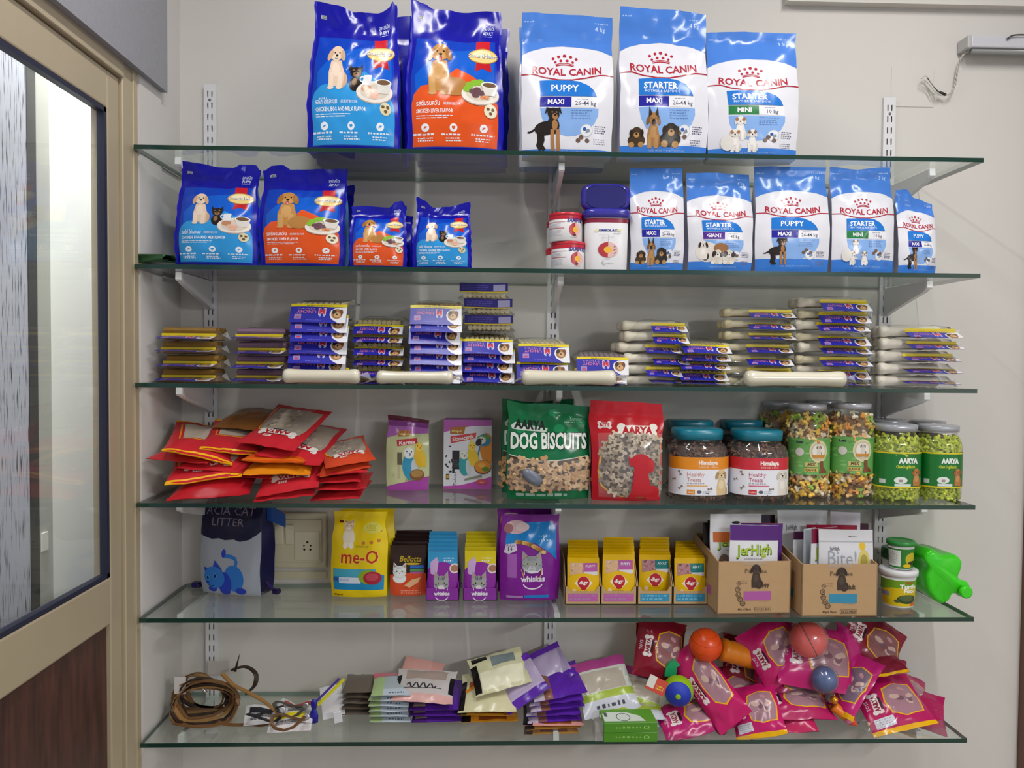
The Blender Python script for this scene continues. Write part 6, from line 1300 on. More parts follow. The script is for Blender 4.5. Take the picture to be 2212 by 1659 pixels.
for b_, (pl, pr, pyb, pyt, c, word) in enumerate(((1548, 1708, 1326, 1213, '#a8549c', 'Puppy'), (1730, 1895, 1333, 1219, '#2f86a8', 'Adult'))):
    Y = max(-0.292, sy(1600, pyb, I5)[1]); xl, xr = sx(pl, I5, Y), sx(pr, I5, Y); W = xr-xl; H = at((pl+pr)/2, pyt, Y)[1]-TOP[I5]; D = 0.20
    t = thing('cardboard_box', 'large open kraft cardboard box with a %s stripe, full of treat pouches' % ('pink' if b_ == 0 else 'blue'), 'box', ((xl+xr)/2, Y, TOP[I5]+0.0004), (0,0,rad(2 if b_ == 0 else 1)), 'large kraft boxes'); m = mat('#b3926a', 0.65, var=0.05, scale=40); w = W/2; th = 0.003
    panel('front_wall', t, [(-w,0),(w,0),(w,H),(-w,H)], 'y', 0, th, m)
    for s in (-1, 1): panel('side_wall', t, [(0,0),(D,0),(D,H*1.22),(0,H)], 'x', s*w-(th if s > 0 else 0), s*w+(0 if s > 0 else th), m)
    panel('back_wall', t, [(-w,0),(w,0),(w,H*1.22),(-w,H*1.22)], 'y', D-th, D, m); mesh('floor_flap', *boxvf(-w, w, 0, D, 0, th), m, parent=t)
    decal(kraft_art(H/W, c, word), Grid(lambda u, v: ((u-0.5)*W, -0.0004, H*v), 8, 6), t, mfn=lambda q: mat(q, 0.65, var=0.05))
    mesh('packing_tape', *boxvf(-0.03, 0.03, -0.0012, -0.0005, H-0.008, H+0.0008), FILM, parent=t)
    aa = Art(H/D); aa.rect(0.10, H/D*0.25, 0.75, H/D*0.42, c); aa.rect(0.3, H/D*0.8, 0.6, H/D*0.95, '#8a6c4a'); decal(aa, Grid(lambda u, v: (-w-0.0004, D*(1-u), H*v), 4, 4), t, mfn=lambda q: mat(q, 0.65, var=0.05))
    KB.append((Y, H))
def jh_art(c, big=True):
    a = Art(1.25); a.rect(0, 1.02, 1, 1.25, c)
    a.text('JerHigh', 0.5, 0.80, 0.16, '#3a5a1c', wid=0.74, bold=0.03, rot=0.02, res=2); a.text('JerHigh', 0.495, 0.81, 0.16, '#a8c82a', wid=0.72, bold=0.01, rot=0.02, res=2)
    for x in (0.28, 0.74): a.ell(x, 0.48, 0.14, 0.22, '#8a7468', 'picture', rot=0.2 if x < 0.5 else -0.2); a.ell(x, 0.46, 0.08, 0.15, '#b39a8c', 'picture', rot=0.2 if x < 0.5 else -0.2)
    a.ell(0.5, 0.25, 0.3, 0.25, '#c2a890', 'picture'); a.lines(0.3, 0.74, 0.7, 1, 0.04, '#b0b0b8', 4); return a
ja = jh_art('#5a2a7c'); jb = jh_art('#e4e4e8'); jb.ell(0.5, 1.13, 0.08, 0.02, '#3a3a40'); jb.rect(0.06, 0.86, 0.40, 1.0, '#c8682c')
Y1, H1 = KB[0]; Y2, H2 = KB[1]; gB = 'treat pouches in the kraft boxes'
def treat(label, pl, pr, pt, Y, col, art, seed, rz=0, lean=0.0, **kw): spouch('treat_packet', label, pl, pr, pt, Y, col, art, gB, seed, D=0.016, rz=rz, lean=lean, bottom=0.004, cat='packet', nu=14 if art else 8, nv=16 if art else 9, **kw)
treat('white treat packet with green JerHigh lettering and purple top, in front', 1576, 1680, 1136, Y1+0.030, '#e3e3e9', ja, 201, 0)
treat('white hanging treat packet with a slotted top and orange patch, behind the purple-topped one', 1533, 1645, 1112, Y1+0.075, '#e3e3e9', jb, 202, 2)
treat('purple and orange treat packet edge behind the front white one', 1600, 1690, 1132, Y1+0.055, '#5a2a7c', None, 203, -2, ct=(0.9, '#c86a2a'))
treat('black treat packet with a red top corner, at the left in the pink-striped box', 1518, 1560, 1131, Y1+0.115, '#221c20', None, 204, -4, ct=(0.93, '#9a3424'))
treat('dark green topped treat packet behind the slotted white one', 1528, 1600, 1126, Y1+0.135, '#26282a', None, 205, 1, ct=(0.93, '#2f6a34'))
treat('dark purple treat packet at the back of the pink-striped box', 1560, 1672, 1114, Y1+0.155, '#3a2238', None, 206, -2)
ba = Art(1.1); ba.text('Bite!', 0.42, 0.62, 0.20, '#9aa0ac', wid=0.52, bold=0.0, res=2); ba.text('JerHigh', 0.28, 0.82, 0.05, '#7a7a80', wid=0.18, bold=0.03); ba.ell(0.80, 0.88, 0.06, 0.06, '#e0b82c'); ba.ell(0.82, 0.68, 0.11, 0.15, '#d4c46a'); ba.ell(0.82, 0.68, 0.07, 0.09, '#a89a4a'); ba.ell(0.60, 0.50, 0.14, 0.10, '#a8805c', 'picture'); ba.ell(0.90, 0.52, 0.08, 0.08, '#4a342a', 'picture'); ba.ell(0.35, 0.47, 0.2, 0.08, '#d8a83a', 'picture'); ba.lines(0.55, 1.0, 0.72, 1, 0.04, '#6a6a70', 3); ba.rect(0, 0.93, 1, 0.945, '#b4b4bc')
wa = Art(1.1); wa.text('JerHigh', 0.27, 0.86, 0.06, '#6a6a72', wid=0.22, bold=0.03); wa.ring(0.80, 0.90, 0.025, 0.04, '#9aa4c0'); wa.text('JerHigh', 0.5, 0.5, 0.12, '#5a8a3a', wid=0.5)
treat('silver white treat packet reading Bite, at the front of the blue-striped box', 1770, 1884, 1146, Y2+0.032, '#d4d5da', ba, 211, -3)
treat('tall white treat packet at the back left of the blue-striped box', 1678, 1786, 1104, Y2+0.150, '#cfd0d6', wa, 212, 1)
treat('white treat packet with a dark red top, left of the Bite one', 1745, 1815, 1142, Y2+0.055, '#d6d6dc', jh_art('#7a1c3c'), 213, 18, lean=0.0)
treat('slim white treat packet set edgewise in the blue-striped box', 1730, 1768, 1143, Y2+0.075, '#c4ccd8', None, 214, 30)
treat('white treat packet with maroon stripes at the left of the blue-striped box', 1712, 1764, 1150, Y2+0.098, '#c9c9d0', None, 215, 8, ct=(0.86, '#4a2040'))
treat('red-edged treat packet behind the Bite one', 1742, 1850, 1136, Y2+0.120, '#8a1c34', None, 216, -2)
treat('purple and white treat packet leaning at the back right of the blue-striped box', 1795, 1855, 1108, Y2+0.145, '#7a3a8a', None, 217, -14, ct=(0.75, '#d8d4e0'))
treat('dark maroon treat packet corner at the far right of the blue-striped box', 1832, 1874, 1132, Y2+0.168, '#4a1c2c', None, 218, -8)
# turtle food tubs
def tubt(label, px0, px1, pyt, Yc, z0, lidc, label_art, lidh, seed, wf=0.9):
    x0, x1 = sx(px0, I5, Yc, z0), sx(px1, I5, Yc, z0); r = (x1-x0)/2; h = at((px0+px1)/2, pyt, Yc)[1]-TOP[I5]-z0
    t = thing('turtle_food_tub', label, 'tub', ((x0+x1)/2, Yc, TOP[I5]+z0+0.0004), (0,0,0), 'turtle food tubs'); hb = h-lidh*0.8
    lathe('tub_wall', [(r*wf*0.9,0),(r*wf*0.92,0.002),(r*0.97,hb)], mat('#dfe0de', 0.35, var=0.02), 36, t)
    lathe('lid', [(r*0.97,hb-lidh*0.2),(r*1.06,hb-lidh*0.15),(r*1.07,hb+lidh*0.6),(r*1.02,h-0.0005),(r*0.8,h),(r*0.75,h-0.0015),(r*0.2,h-0.0012)], mat(lidc, 0.3, var=0.02), 36, t)
    if label_art:
        g = Grid(lambda u, v: ((r*(wf*0.92+(0.97-wf*0.92)*(0.10+0.78*v))+0.0006)*math.cos(-PI/2-1.75+3.0*u), (r*(wf*0.92+(0.97-wf*0.92)*(0.10+0.78*v))+0.0006)*math.sin(-PI/2-1.75+3.0*u), hb*(0.06+0.80*v)), 24, 5); vv, ff = g.vf(); lb = mesh('label', vv, ff, P('#d0b41c'), None, True, t)
        decal(scaled(label_art, hb*0.80/(3.0*r)), g, lb, names={'print':'label_print','lettering':'label_lettering','picture':'label_picture'})
    return t, h
a = Art(0.62); h = 0.62; a.rect(0, 0, 1, h, '#d2b81a'); a.poly([(0,h*0.55),(0.3,h*0.7),(1,h*0.75),(1,h),(0,h)], '#6a9a24'); a.text('Turtle', 0.63, h*0.70, 0.10, '#eef0e6', wid=0.36, bold=0.04, res=2); a.text('Food', 0.66, h*0.54, 0.10, '#eef0e6', wid=0.26, bold=0.04, res=2); a.ell(0.62, h*0.28, 0.22, 0.11, '#3a4a30', 'picture'); a.ell(0.60, h*0.33, 0.16, 0.08, '#55663c', 'picture'); a.ell(0.40, h*0.20, 0.06, 0.04, '#4a5a34', 'picture', 10); a.ell(0.82, h*0.22, 0.05, 0.04, '#4a5a34', 'picture', 10); a.rect(0.03, h*0.35, 0.25, h*0.52, '#8a8aa0'); a.text('Taiyo', 0.65, h*0.9, 0.05, '#b83a2a', wid=0.2, bold=0.03); a.ell(0.8, h*0.07, 0.12, 0.05, '#c8682a')
b = Art(0.62); b.rect(0, 0, 1, h, '#2f7a34'); b.rect(0.05, 0.06, 0.42, h*0.92, '#d8dcd8'); b.lines(0.08, h*0.8, 0.38, 8, 0.05, '#a0a4a4', 4); b.ell(0.72, h*0.5, 0.18, 0.2, '#c2b42a'); b.ell(0.78, h*0.28, 0.16, 0.07, '#2c3424', 'picture'); b.ell(0.6, h*0.15, 0.12, 0.06, '#d8b41c')
yT = sy(1940, 1318, I5)[1]+0.05
t, hh = tubt('large turtle food tub with white lid and yellow label', 1903, 1975, 1226, yT, 0, '#dcdde0', a, 0.016, 1)
tubt('small turtle food tub with green lid standing on the large one', 1918, 1972, 1166, yT, hh, '#2f8a3e', b, 0.012, 2)
t = tubt('dark green lidded tub hidden behind the small turtle food tub', 1906, 1958, 1182, yT+0.09, 0, '#1c5a34', None, 0.03, 3)
# green translucent bone-shaped bottle
GP = bpy.data.materials.new('green_plastic'); GP.use_nodes = True; bs = GP.node_tree.nodes['Principled BSDF']; bs.inputs['Base Color'].default_value = lin('#2fd010'); bs.inputs['Roughness'].default_value = 0.18; bs.inputs['Subsurface Weight'].default_value = 0.25; bs.inputs['Subsurface Radius'].default_value = (0.02, 0.03, 0.01)
nz = GP.node_tree.nodes.new('ShaderNodeTexNoise'); nz.inputs['Scale'].default_value = 60; cr = GP.node_tree.nodes.new('ShaderNodeValToRGB'); cr.color_ramp.elements[0].color = lin('#22b80c'); cr.color_ramp.elements[1].color = lin('#4fe82a'); GP.node_tree.links.new(nz.outputs[0], cr.inputs[0]); GP.node_tree.links.new(cr.outputs[0], bs.inputs['Base Color'])
Yb = -0.20; 
def gp(px, py, Y): x_, z_ = at(px, py, Y); return (x_, z_)
prof = [(2022,1310),(2008,1290),(2004,1262),(2008,1240),(2000,1222),(2004,1206),(2018,1200),(2036,1212),(2054,1212),(2068,1212),(2080,1224),(2078,1240),(2072,1256),(2076,1266),(2092,1270),(2100,1286),(2094,1300),(2080,1304),(2068,1296),(2058,1298),(2050,1312),(2036,1318)]
pw = [gp(x_, y_, Yb) for x_, y_ in prof]; cxm = sum(p[0] for p in pw)/len(pw); zb = min(p[1] for p in pw)
loc = Vector((cxm, Yb, TOP[I5]+0.001)); pl = [(p[0]-cxm, p[1]-zb) for p in pw]
pl = [(q[0], q[1]) for q in [tuple(p) for p in smoothpts([(x_, y_, 0) for x_, y_ in pl]+[(pl[0][0], pl[0][1], 0)], 3)][:-1]]
t = thing('green_dispenser', 'bright green translucent bone-shaped plastic bottle at the shelf end', 'bottle', loc, (0,0,0)); n = len(pl); mx = sum(p[0] for p in pl)/n; mz = sum(p[1] for p in pl)/n; V = []; F = []
rings = [(0.0,0.86),(0.004,0.95),(0.012,1.0),(0.06,0.97),(0.12,0.95),(0.155,0.9),(0.16,0.8)]
for yy, sc_ in rings: V += [(mx+(p[0]-mx)*sc_, yy, max(0.0, mz+(p[1]-mz)*sc_)) for p in pl]
for j in range(len(rings)-1):
    for k in range(n): F.append((j*n+k, j*n+(k+1) % n, (j+1)*n+(k+1) % n, (j+1)*n+k))
F.append(tuple(range(n))); F.append(tuple(range((len(rings)-1)*n, len(rings)*n))); o = mesh('bottle_body', V, F, GP, None, True, t); fixn(o.data)
lathe('bottle_cap', [(0.014,0),(0.0165,0.002),(0.0165,0.012),(0.013,0.014)], GP, 20, t, loc=(gp(2080,1288,Yb)[0]-cxm, -0.004, gp(2080,1288,Yb)[1]-zb), rot=(rad(90),0,0))
# ---------------------------------------------------------------- lowest shelf
I6 = 5
def w6(px, py, Y): x_, z_ = at(px, py, Y); return Vector((x_, Y, z_))
# coiled leather leashes
LTH = [mat('#74502c', 0.5, var=0.15, scale=60, bump=0.2), mat('#2e1c12', 0.5, var=0.15, scale=60, bump=0.2), mat('#96703f', 0.5, var=0.12, scale=60, bump=0.2)]
c0 = w6(452, 1512, -0.15)
t = thing('leather_leash', 'coiled tan leather dog leash at the door end of the lowest shelf', 'leash', (c0.x, c0.y, TOP[I6]))
cz = c0.z-TOP[I6]
for k in range(10):
    rx_, rz_ = 0.084-0.007*(k % 5), 0.070-0.008*(k % 4); oy = -0.040+0.010*k
    pts = []
    for q in range(29):
        an = 2*PI*q/28; pts.append((rx_*math.cos(an)-0.004*k+0.006*math.sin(3*an+k), oy+0.020*math.sin(an+0.5*k)+0.010*math.cos(2*an), max(0.004, cz+rz_*math.sin(an)*0.95+0.004*math.sin(2*an+k)-0.002)))
    v, f = tubevf(pts, 0, 4, flat=(0.013, 0.0035), cap=False); o = mesh('strap_loop', v, f, LTH[k % 3], None, False, t); fixn(o.data)
def rel(px, py, Y, zmin=0.003): p = w6(px, py, Y); return (p.x-c0.x, Y-c0.y, max(zmin, p.z-TOP[I6]))
for pts, m in (([(480,1455,-0.16),(505,1480,-0.18),(535,1495,-0.19),(570,1515,-0.2),(600,1540,-0.2)], LTH[2]), ([(470,1560,-0.2),(500,1572,-0.21),(540,1576,-0.21),(575,1565,-0.21),(610,1545,-0.2),(640,1550,-0.2),(665,1558,-0.19)], LTH[0]), ([(500,1447,-0.1),(530,1440,-0.1),(552,1455,-0.11),(550,1480,-0.13),(530,1500,-0.14)], LTH[1])):
    v, f = tubevf(smoothpts([rel(*p) for p in pts], 6), 0, 4, flat=(0.012, 0.0035)); o = mesh('strap_end', v, f, m, None, False, t); fixn(o.data)
v, f = tubevf([rel(437,1488,-0.2), rel(446,1496,-0.2)], 0.004, 8); mesh('metal_ring', v, f, mat('#b9b9b4', 0.25, 0.9), None, True, t)
x_, y_, z_ = rel(390, 1482, -0.17); bevbox('paper_tag', x_-0.017, x_+0.014, -0.02, -0.0185, z_-0.022, z_+0.024, mat('#cfc8c8', 0.6, var=0.03), 0.0004, 1, t)
x_, y_, z_ = rel(512, 1428, -0.1); v, f = prismvf([(x_-0.010, z_-0.03), (x_-0.002, z_-0.03), (x_+0.008, z_+0.022), (x_+0.004, z_+0.012)], 0.05, 0.052, 'y'); o = mesh('pointed_tip', v, f, LTH[1], None, False, t); fixn(o.data)
x_, y_, z_ = rel(475, 1432, -0.02); bevbox('paper_card', x_-0.03, x_+0.03, 0.12, 0.1215, z_-0.03, z_+0.010, mat('#bfb9b4', 0.6, var=0.03), 0.0004, 1, t)
# carded collars and tags lying beside the leash
def collar(label, px, py, Y, cc, sc, rz, seed, strap='#4a4a52'):
    X, Yy = sx(px, I6, Y), Y; t = thing('carded_collar', label, 'collar', (X, Y, TOP[I6]+0.001), (0,0,rad(rz)), 'carded collars', (1.45,1.45,1.45)); r = random.Random(seed)
    g = Grid(lambda u, v: ((u-0.5)*0.075, (v-0.5)*0.05, 0.005+0.014*abs(math.sin(3.1*u+seed))*v+0.005*math.sin(7*v+seed)**2), 6, 4); vv, ff = g.vf(); o = mesh('card', vv, ff, mat(cc, 0.5, var=0.04), None, False, t); md = o.modifiers.new('thick', 'SOLIDIFY'); md.thickness = 0.001
    aa = Art(0.66); aa.rect(0.1, 0.42, 0.9, 0.6, sc); aa.lines(0.15, 0.35, 0.85, 3, 0.08, '#8a8a94', seed); decal(aa, g, o, mfn=lambda c: mat(c, 0.5, var=0.04))
    v, f = tubevf([(0.030*math.cos(q*0.5)*(1+0.1*math.sin(q)), -0.022+0.020*math.sin(q*0.5), 0.024+0.008*math.sin(q*0.9+seed)) for q in range(13)], 0, 4, flat=(0.007, 0.002)); o = mesh('strap', v, f, mat(strap, 0.5), None, False, t); fixn(o.data)
    lathe('buckle', [(0.004,0),(0.006,0.0008),(0.006,0.002),(0.004,0.0028)], mat('#c4c4c8', 0.25, 0.9), 12, t, loc=(0.03,-0.025,0.030), rot=(rad(70),0,0))
    return t
collar('white carded collar with a dark strap, beside the leash coil', 575, 1545, -0.19, '#d8d6d8', '#2a2a34', 12, 1, '#1c1c24')
collar('white carded collar with a red patch, in the middle of the collars', 640, 1530, -0.15, '#cfd0d2', '#b03a34', -10, 2, '#4a4640')
collar('torn white carded collar with a yellow stripe, nearest the shelf edge', 628, 1570, -0.225, '#d9d4d6', '#d8c81c', 8, 3, '#6a4a2c')
X = sx(678, I6, -0.20); t = thing('blue_tag', 'blue bone-shaped plastic tag standing among the collars', 'tag', (X, -0.20, TOP[I6]+0.001))
lathe('tag_lobe', [(0.004,0),(0.011,0.003),(0.012,0.02),(0.008,0.034),(0.005,0.038)], mat('#1a1890', 0.35), 16, t, ay=0.5); lathe('tag_lobe', [(0.005,0.036),(0.008,0.045),(0.009,0.056),(0.004,0.064)], mat('#1a1890', 0.35), 16, t, ay=0.5)
X = sx(722, I6, -0.17); t = thing('white_card_pack', 'white card pack with a yellow and purple strip leaning left of the grey pouches', 'packet', (X, -0.17, TOP[I6]+0.001), (0, rad(-8), rad(12)))
bevbox('card', -0.03, 0.03, -0.002, 0.002, 0, 0.085, mat('#cfcdd2', 0.5, var=0.03), 0.001, 1, t, rot=(rad(-35),0,0))
bevbox('yellow_strip', -0.045, 0.05, -0.0035, -0.001, -0.004, 0.004, mat('#d8d01c', 0.4), 0.0005, 1, t, loc=(0.0,-0.001,0.070), rot=(rad(-35),rad(-35),0)); bevbox('purple_strip', -0.045, 0.04, -0.004, -0.001, -0.003, 0.003, mat('#4a3490', 0.4), 0.0005, 1, t, loc=(-0.004,-0.001,0.080), rot=(rad(-35),rad(-35),0))
bevbox('plastic_clip', 0.0, 0.022, -0.035, -0.031, 0.0, 0.030, mat('#d4d4da', 0.35), 0.001, 1, t)

# stacks of flat pouches
def strip_art(bands, txt=None, tc='#30303a'):
    a = Art(1.2)
    for x0, x1, c in bands: a.rect(x0, 0, x1, 1.2, c)
    if txt: a.text(txt, 0.5, 0.12, 0.10, tc, wid=0.5, bold=0.03)
    return a
def pstack(desc, kind, pxl, pxr, pyb, pitch, n, col, Yoff=0.0, T=0.017, Lf=1.15, art=None, tops=None, seed=1, rx=3, group=None):
    Y = sy((pxl+pxr)/2, pyb, I6)[1]; xl, xr = sx(pxl, I6, Y), sx(pxr, I6, Y); W = xr-xl; L = min(0.17, W*Lf)
    for k in range(n):
        c = col[k % len(col)]; lab = '%s, %s' % (kind, (desc if n == 1 else '%s %s' % ('topmost' if k == n-1 else 'bottom one' if k == 0 else ORD[n-1-k]+' from the top', desc)))
        a = (tops if k == n-1 and tops else art)
        pouch('pet_food_pouch', lab, 'pouch', W*random.Random(seed+k).uniform(0.97, 1.03), L, T, c, c, a, ((xl+xr)/2+random.Random(seed*3+k).uniform(-0.004, 0.004), Y+L/2+Yoff, TOP[I6]+T*0.5+0.002+pitch*k), (rad(rx+(k/(n or 1))*3), 0, rad(random.Random(seed*5+k).uniform(-4, 4))), group or 'flat pouches on the lowest shelf', seed=seed*10+k, wr=0.004, nu=10, nv=10, crimp=0.12)
pstack('in the grey stack', 'grey-brown pouch', 738, 806, 1550, 0.0155, 5, ['#6a6058','#5c5248'], seed=1)
sa = Art(1.2); sa.rect(0, 0, 0.3, 1.2, '#a8c088'); sa.rect(0.3, 0, 1, 0.25, '#bcc8d4'); sa.lines(0.45, 0.08, 0.85, 1, 0.1, '#5a6a7a', 3, 0.5); sa.rect(0, 0.9, 1, 1.2, '#cc6a7c')
pstack('in the pale stack', 'pale blue-green pouch', 797, 884, 1566, 0.0145, 6, ['#b4bec4','#a9b4bc'], art=sa, seed=2)
sb = Art(1.2); sb.rect(0.30, 0, 1, 1.2, '#5a2a9c'); sb.rect(0.06, 0.1, 0.3, 1.0, '#a08a84')
pstack('in the short purple stack', 'purple and brown pouch', 884, 996, 1566, 0.017, 3, ['#4a2474'], art=sb, seed=3, T=0.02)
sc_ = Art(1.2); sc_.rect(0, 0, 0.16, 1.2, '#16141a'); sc_.rect(0.3, 0.05, 0.8, 0.2, '#8a4a1c')
pstack('in the orange and black stack', 'orange pouch with a black end', 992, 1118, 1566, 0.019, 2, ['#d8982c'], art=sc_, seed=4, T=0.022)
pstack('under the tall purple stack', 'salmon pink pouch with a black end', 1128, 1260, 1572, 0.015, 1, ['#d89a90'], art=sc_, seed=5, T=0.016)
Y0 = sy(1190, 1560, I6)[1]
def loose(name, label, px, py, Y, W, L, T, rx, ry, rz, top, bot, art, seed, cat='pouch', group=None, **kw):
    p = w6(px, py, Y); return pouch(name, label, cat, W, L, T, top, bot, art, tuple(p), (rad(rx), rad(ry), rad(rz)), group, seed=seed, **kw)
for k in range(2): loose('pet_food_pouch', 'orange pouch with a black end, %s above the salmon pink one' % ['first', 'second'][k], 1188, 1553-k*11, -0.15, 0.145, 0.15, 0.016, 4, -2, (-2, 2)[k], '#d8982c', '#d8982c', sc_, 60+k, group='flat pouches on the lowest shelf', wr=0.004)
se = Art(1.2); se.rect(0.35, 0, 1, 1.2, '#5a28a4'); se.rect(0, 0, 0.22, 1.2, '#c4b8cc'); se.rect(0.2, 0, 0.36, 1.2, '#8a5a4c')
for k in range(5): loose('pet_food_pouch', 'glossy purple pouch, %s in the tall purple stack' % ['bottom one', 'fourth from the top', 'third from the top', 'second from the top', 'topmost'][k], 1192+k*2, 1529-k*14.5, -0.15, 0.145, 0.14, 0.020, 5+k*2, -3-k*1.5, (2, -3, 4, -2, 6)[k], '#5a28a4', '#5a28a4', se, 70+k, group='flat pouches on the lowest shelf', wr=0.007)
sf = Art(1.2); sf.rect(0, 0.0, 1, 0.22, '#5a28a4'); sf.rect(0, 1.0, 1, 1.2, '#6a34b4'); sf.rect(0.1, 0.3, 0.9, 0.95, '#b4a4c4'); 
loose('pet_food_pouch', 'purple and lilac pouch propped highest against the middle upright', 1182, 1442, -0.11, 0.12, 0.12, 0.016, 32, -24, 10, '#a898c0', '#5a28a4', sf, 81, wr=0.005)
loose('pet_food_pouch', 'purple-edged pouch leaning left below the propped one', 1120, 1475, -0.17, 0.13, 0.13, 0.016, 30, -30, 12, '#b8a8c8', '#5a28a4', sf, 82, wr=0.005)
sg = Art(1.2); sg.rect(0.0, 0.3, 0.08, 0.9, '#1c1a20'); sg.rect(0.92, 0.3, 1, 0.9, '#1c1a20'); sg.poly([(0.15,0.75),(0.85,0.75),(0.85,1.15),(0.15,1.15)], '#a8948c'); sg.line([(0.2+0.5*k/24, 0.50+0.09*math.sin(k*1.05)*(1 if k % 3 else 1.6)) for k in range(25)], 0.028, '#3a3a42', 'lettering'); sg.line([(0.15,0.42),(0.4,0.40),(0.8,0.44)], 0.02, '#3a3a42', 'lettering'); sg.rect(0, 0, 1, 0.25, '#d8a8a4')
loose('pet_food_pouch', 'pink and grey pouch with dark script lying on the short purple stack', 918, 1482, -0.16, 0.165, 0.12, 0.022, 20, 2, -4, '#c4bcbc', '#5a2a7c', sg, 83, wr=0.005)
loose('pet_food_pouch', 'salmon-edged pouch behind the dark script pouch', 905, 1462, -0.075, 0.12, 0.12, 0.014, 28, 6, -14, '#dca49c', '#d8a098', None, 84, wr=0.004)
sh = Art(1.2); sh.rect(0, 0.05, 0.12, 0.9, '#181618'); sh.rect(0.40, 0.72, 0.85, 1.05, '#7a8488'); sh.rect(0.06, 0.98, 0.34, 1.16, '#141216'); sh.poly([(0.14,0.1),(0.9,0.1),(0.95,0.6),(0.14,0.6)], '#e6e2c8')
loose('pet_food_pouch', 'cream pouch with black corners lying highest over the orange stack', 1078, 1450, -0.145, 0.155, 0.13, 0.028, 24, -12, 8, '#d0cca8', '#c8c4a0', sh, 85, wr=0.006)
si = Art(1.2); si.rect(0, 0.05, 0.1, 0.9, '#181618'); si.rect(0.15, 0.62, 0.6, 0.85, '#a8502c'); si.poly([(0.1,0.5),(0.5,0.75),(0.45,0.82),(0.08,0.6)], '#d88a2c')
loose('pet_food_pouch', 'cream pouch with an orange stripe under the highest cream one', 1055, 1496, -0.165, 0.155, 0.14, 0.03, 20, -3, -4, '#cfc9a4', '#d0caa8', si, 86, wr=0.006)
sj = Art(1.25); sj.rect(0, 1.0, 1, 1.25, '#b0488c'); sj.rect(0, 0.0, 1, 0.32, '#c4c8d4'); sj.rect(0, 0.32, 1, 0.48, '#a4b848'); sj.poly([(0.1,0.5),(0.9,0.5),(0.9,0.95),(0.1,0.95)], '#b4a89c'); sj.lines(0.25, 0.14, 0.8, 1, 0.12, '#4a4a54', 3, 0.6)
loose('pet_food_pouch', 'white and lime pouch with a pink top, right of the tall purple stack', 1305, 1482, -0.16, 0.155, 0.16, 0.024, 38, -10, 6, '#c9ccc4', '#b9bcc4', sj, 87, wr=0.007)
loose('pet_food_pouch', 'white and lime pouch under the red ball tag', 1378, 1498, -0.165, 0.155, 0.15, 0.024, 34, 14, -12, '#c9ccc4', '#b9bcc4', sj, 88, wr=0.007)
loose('pet_food_pouch', 'white and lime pouch lying lowest above the green cartons', 1360, 1525, -0.19, 0.165, 0.12, 0.022, 14, -2, 3, '#c4c8d0', '#3a3470', sj, 89, wr=0.006)
# green cartons
ga = Art(0.28); ga.rect(0, 0, 1, 0.28, '#4a8a1c'); ga.lines(0.22, 0.12, 0.72, 1, 0.10, '#86b85a', 4, 0.5); ga.ring(0.80, 0.14, 0.04, 0.055, '#9ac878', n=12)
gt_ = Art(0.45); gt_.rect(0, 0, 1, 0.45, '#5a9a2c'); gt_.poly([(0.02,0.04),(0.80,0.04),(0.72,0.22),(0.5,0.34),(0.1,0.36),(0.02,0.3)], '#d4e0d8'); gt_.ring(0.40, 0.18, 0.12, 0.135, '#3a5a3a', n=20); gt_.rect(0.05, 0.2, 0.11, 0.34, '#4a5a5a')
Yg = sy(1360, 1603, I6)[1]; xl, xr = sx(1304, I6, Yg), sx(1420, I6, Yg); W = xr-xl; H = (at(1360, 1562, Yg)[1]-TOP[I6])/2
for k in range(2):
    t = thing('green_carton', 'green soap-size carton, %s of two at the front of the lowest shelf' % ['lower', 'upper'][k], 'carton', ((xl+xr)/2, Yg, TOP[I6]+0.0004+k*(H+0.0003)), (0,0,rad(1.5*k)), 'green cartons')
    bevbox('carton', -W/2, W/2, 0, 0.075, 0, H, mat('#4a8a1c', 0.35, var=0.03), 0.0008, 1, t); decal(scaled(ga, H/W), Grid(lambda u, v: ((u-0.5)*W*0.99, -0.0003, 0.0005+v*(H-0.001)), 4, 2), t, mfn=lambda c: mat(c, 0.35, var=0.03))
    if k: decal(scaled(gt_, 0.075/W), Grid(lambda u, v: ((u-0.5)*W*0.99, 0.001+0.073*v, H+0.0003), 4, 3), t, mfn=lambda c: mat(c, 0.35, var=0.03))
    mesh('clear_sleeve', *boxvf(-W/2-0.022, -W/2-0.0005, 0.002, 0.06, 0.001, H-0.001), FILM, parent=t)
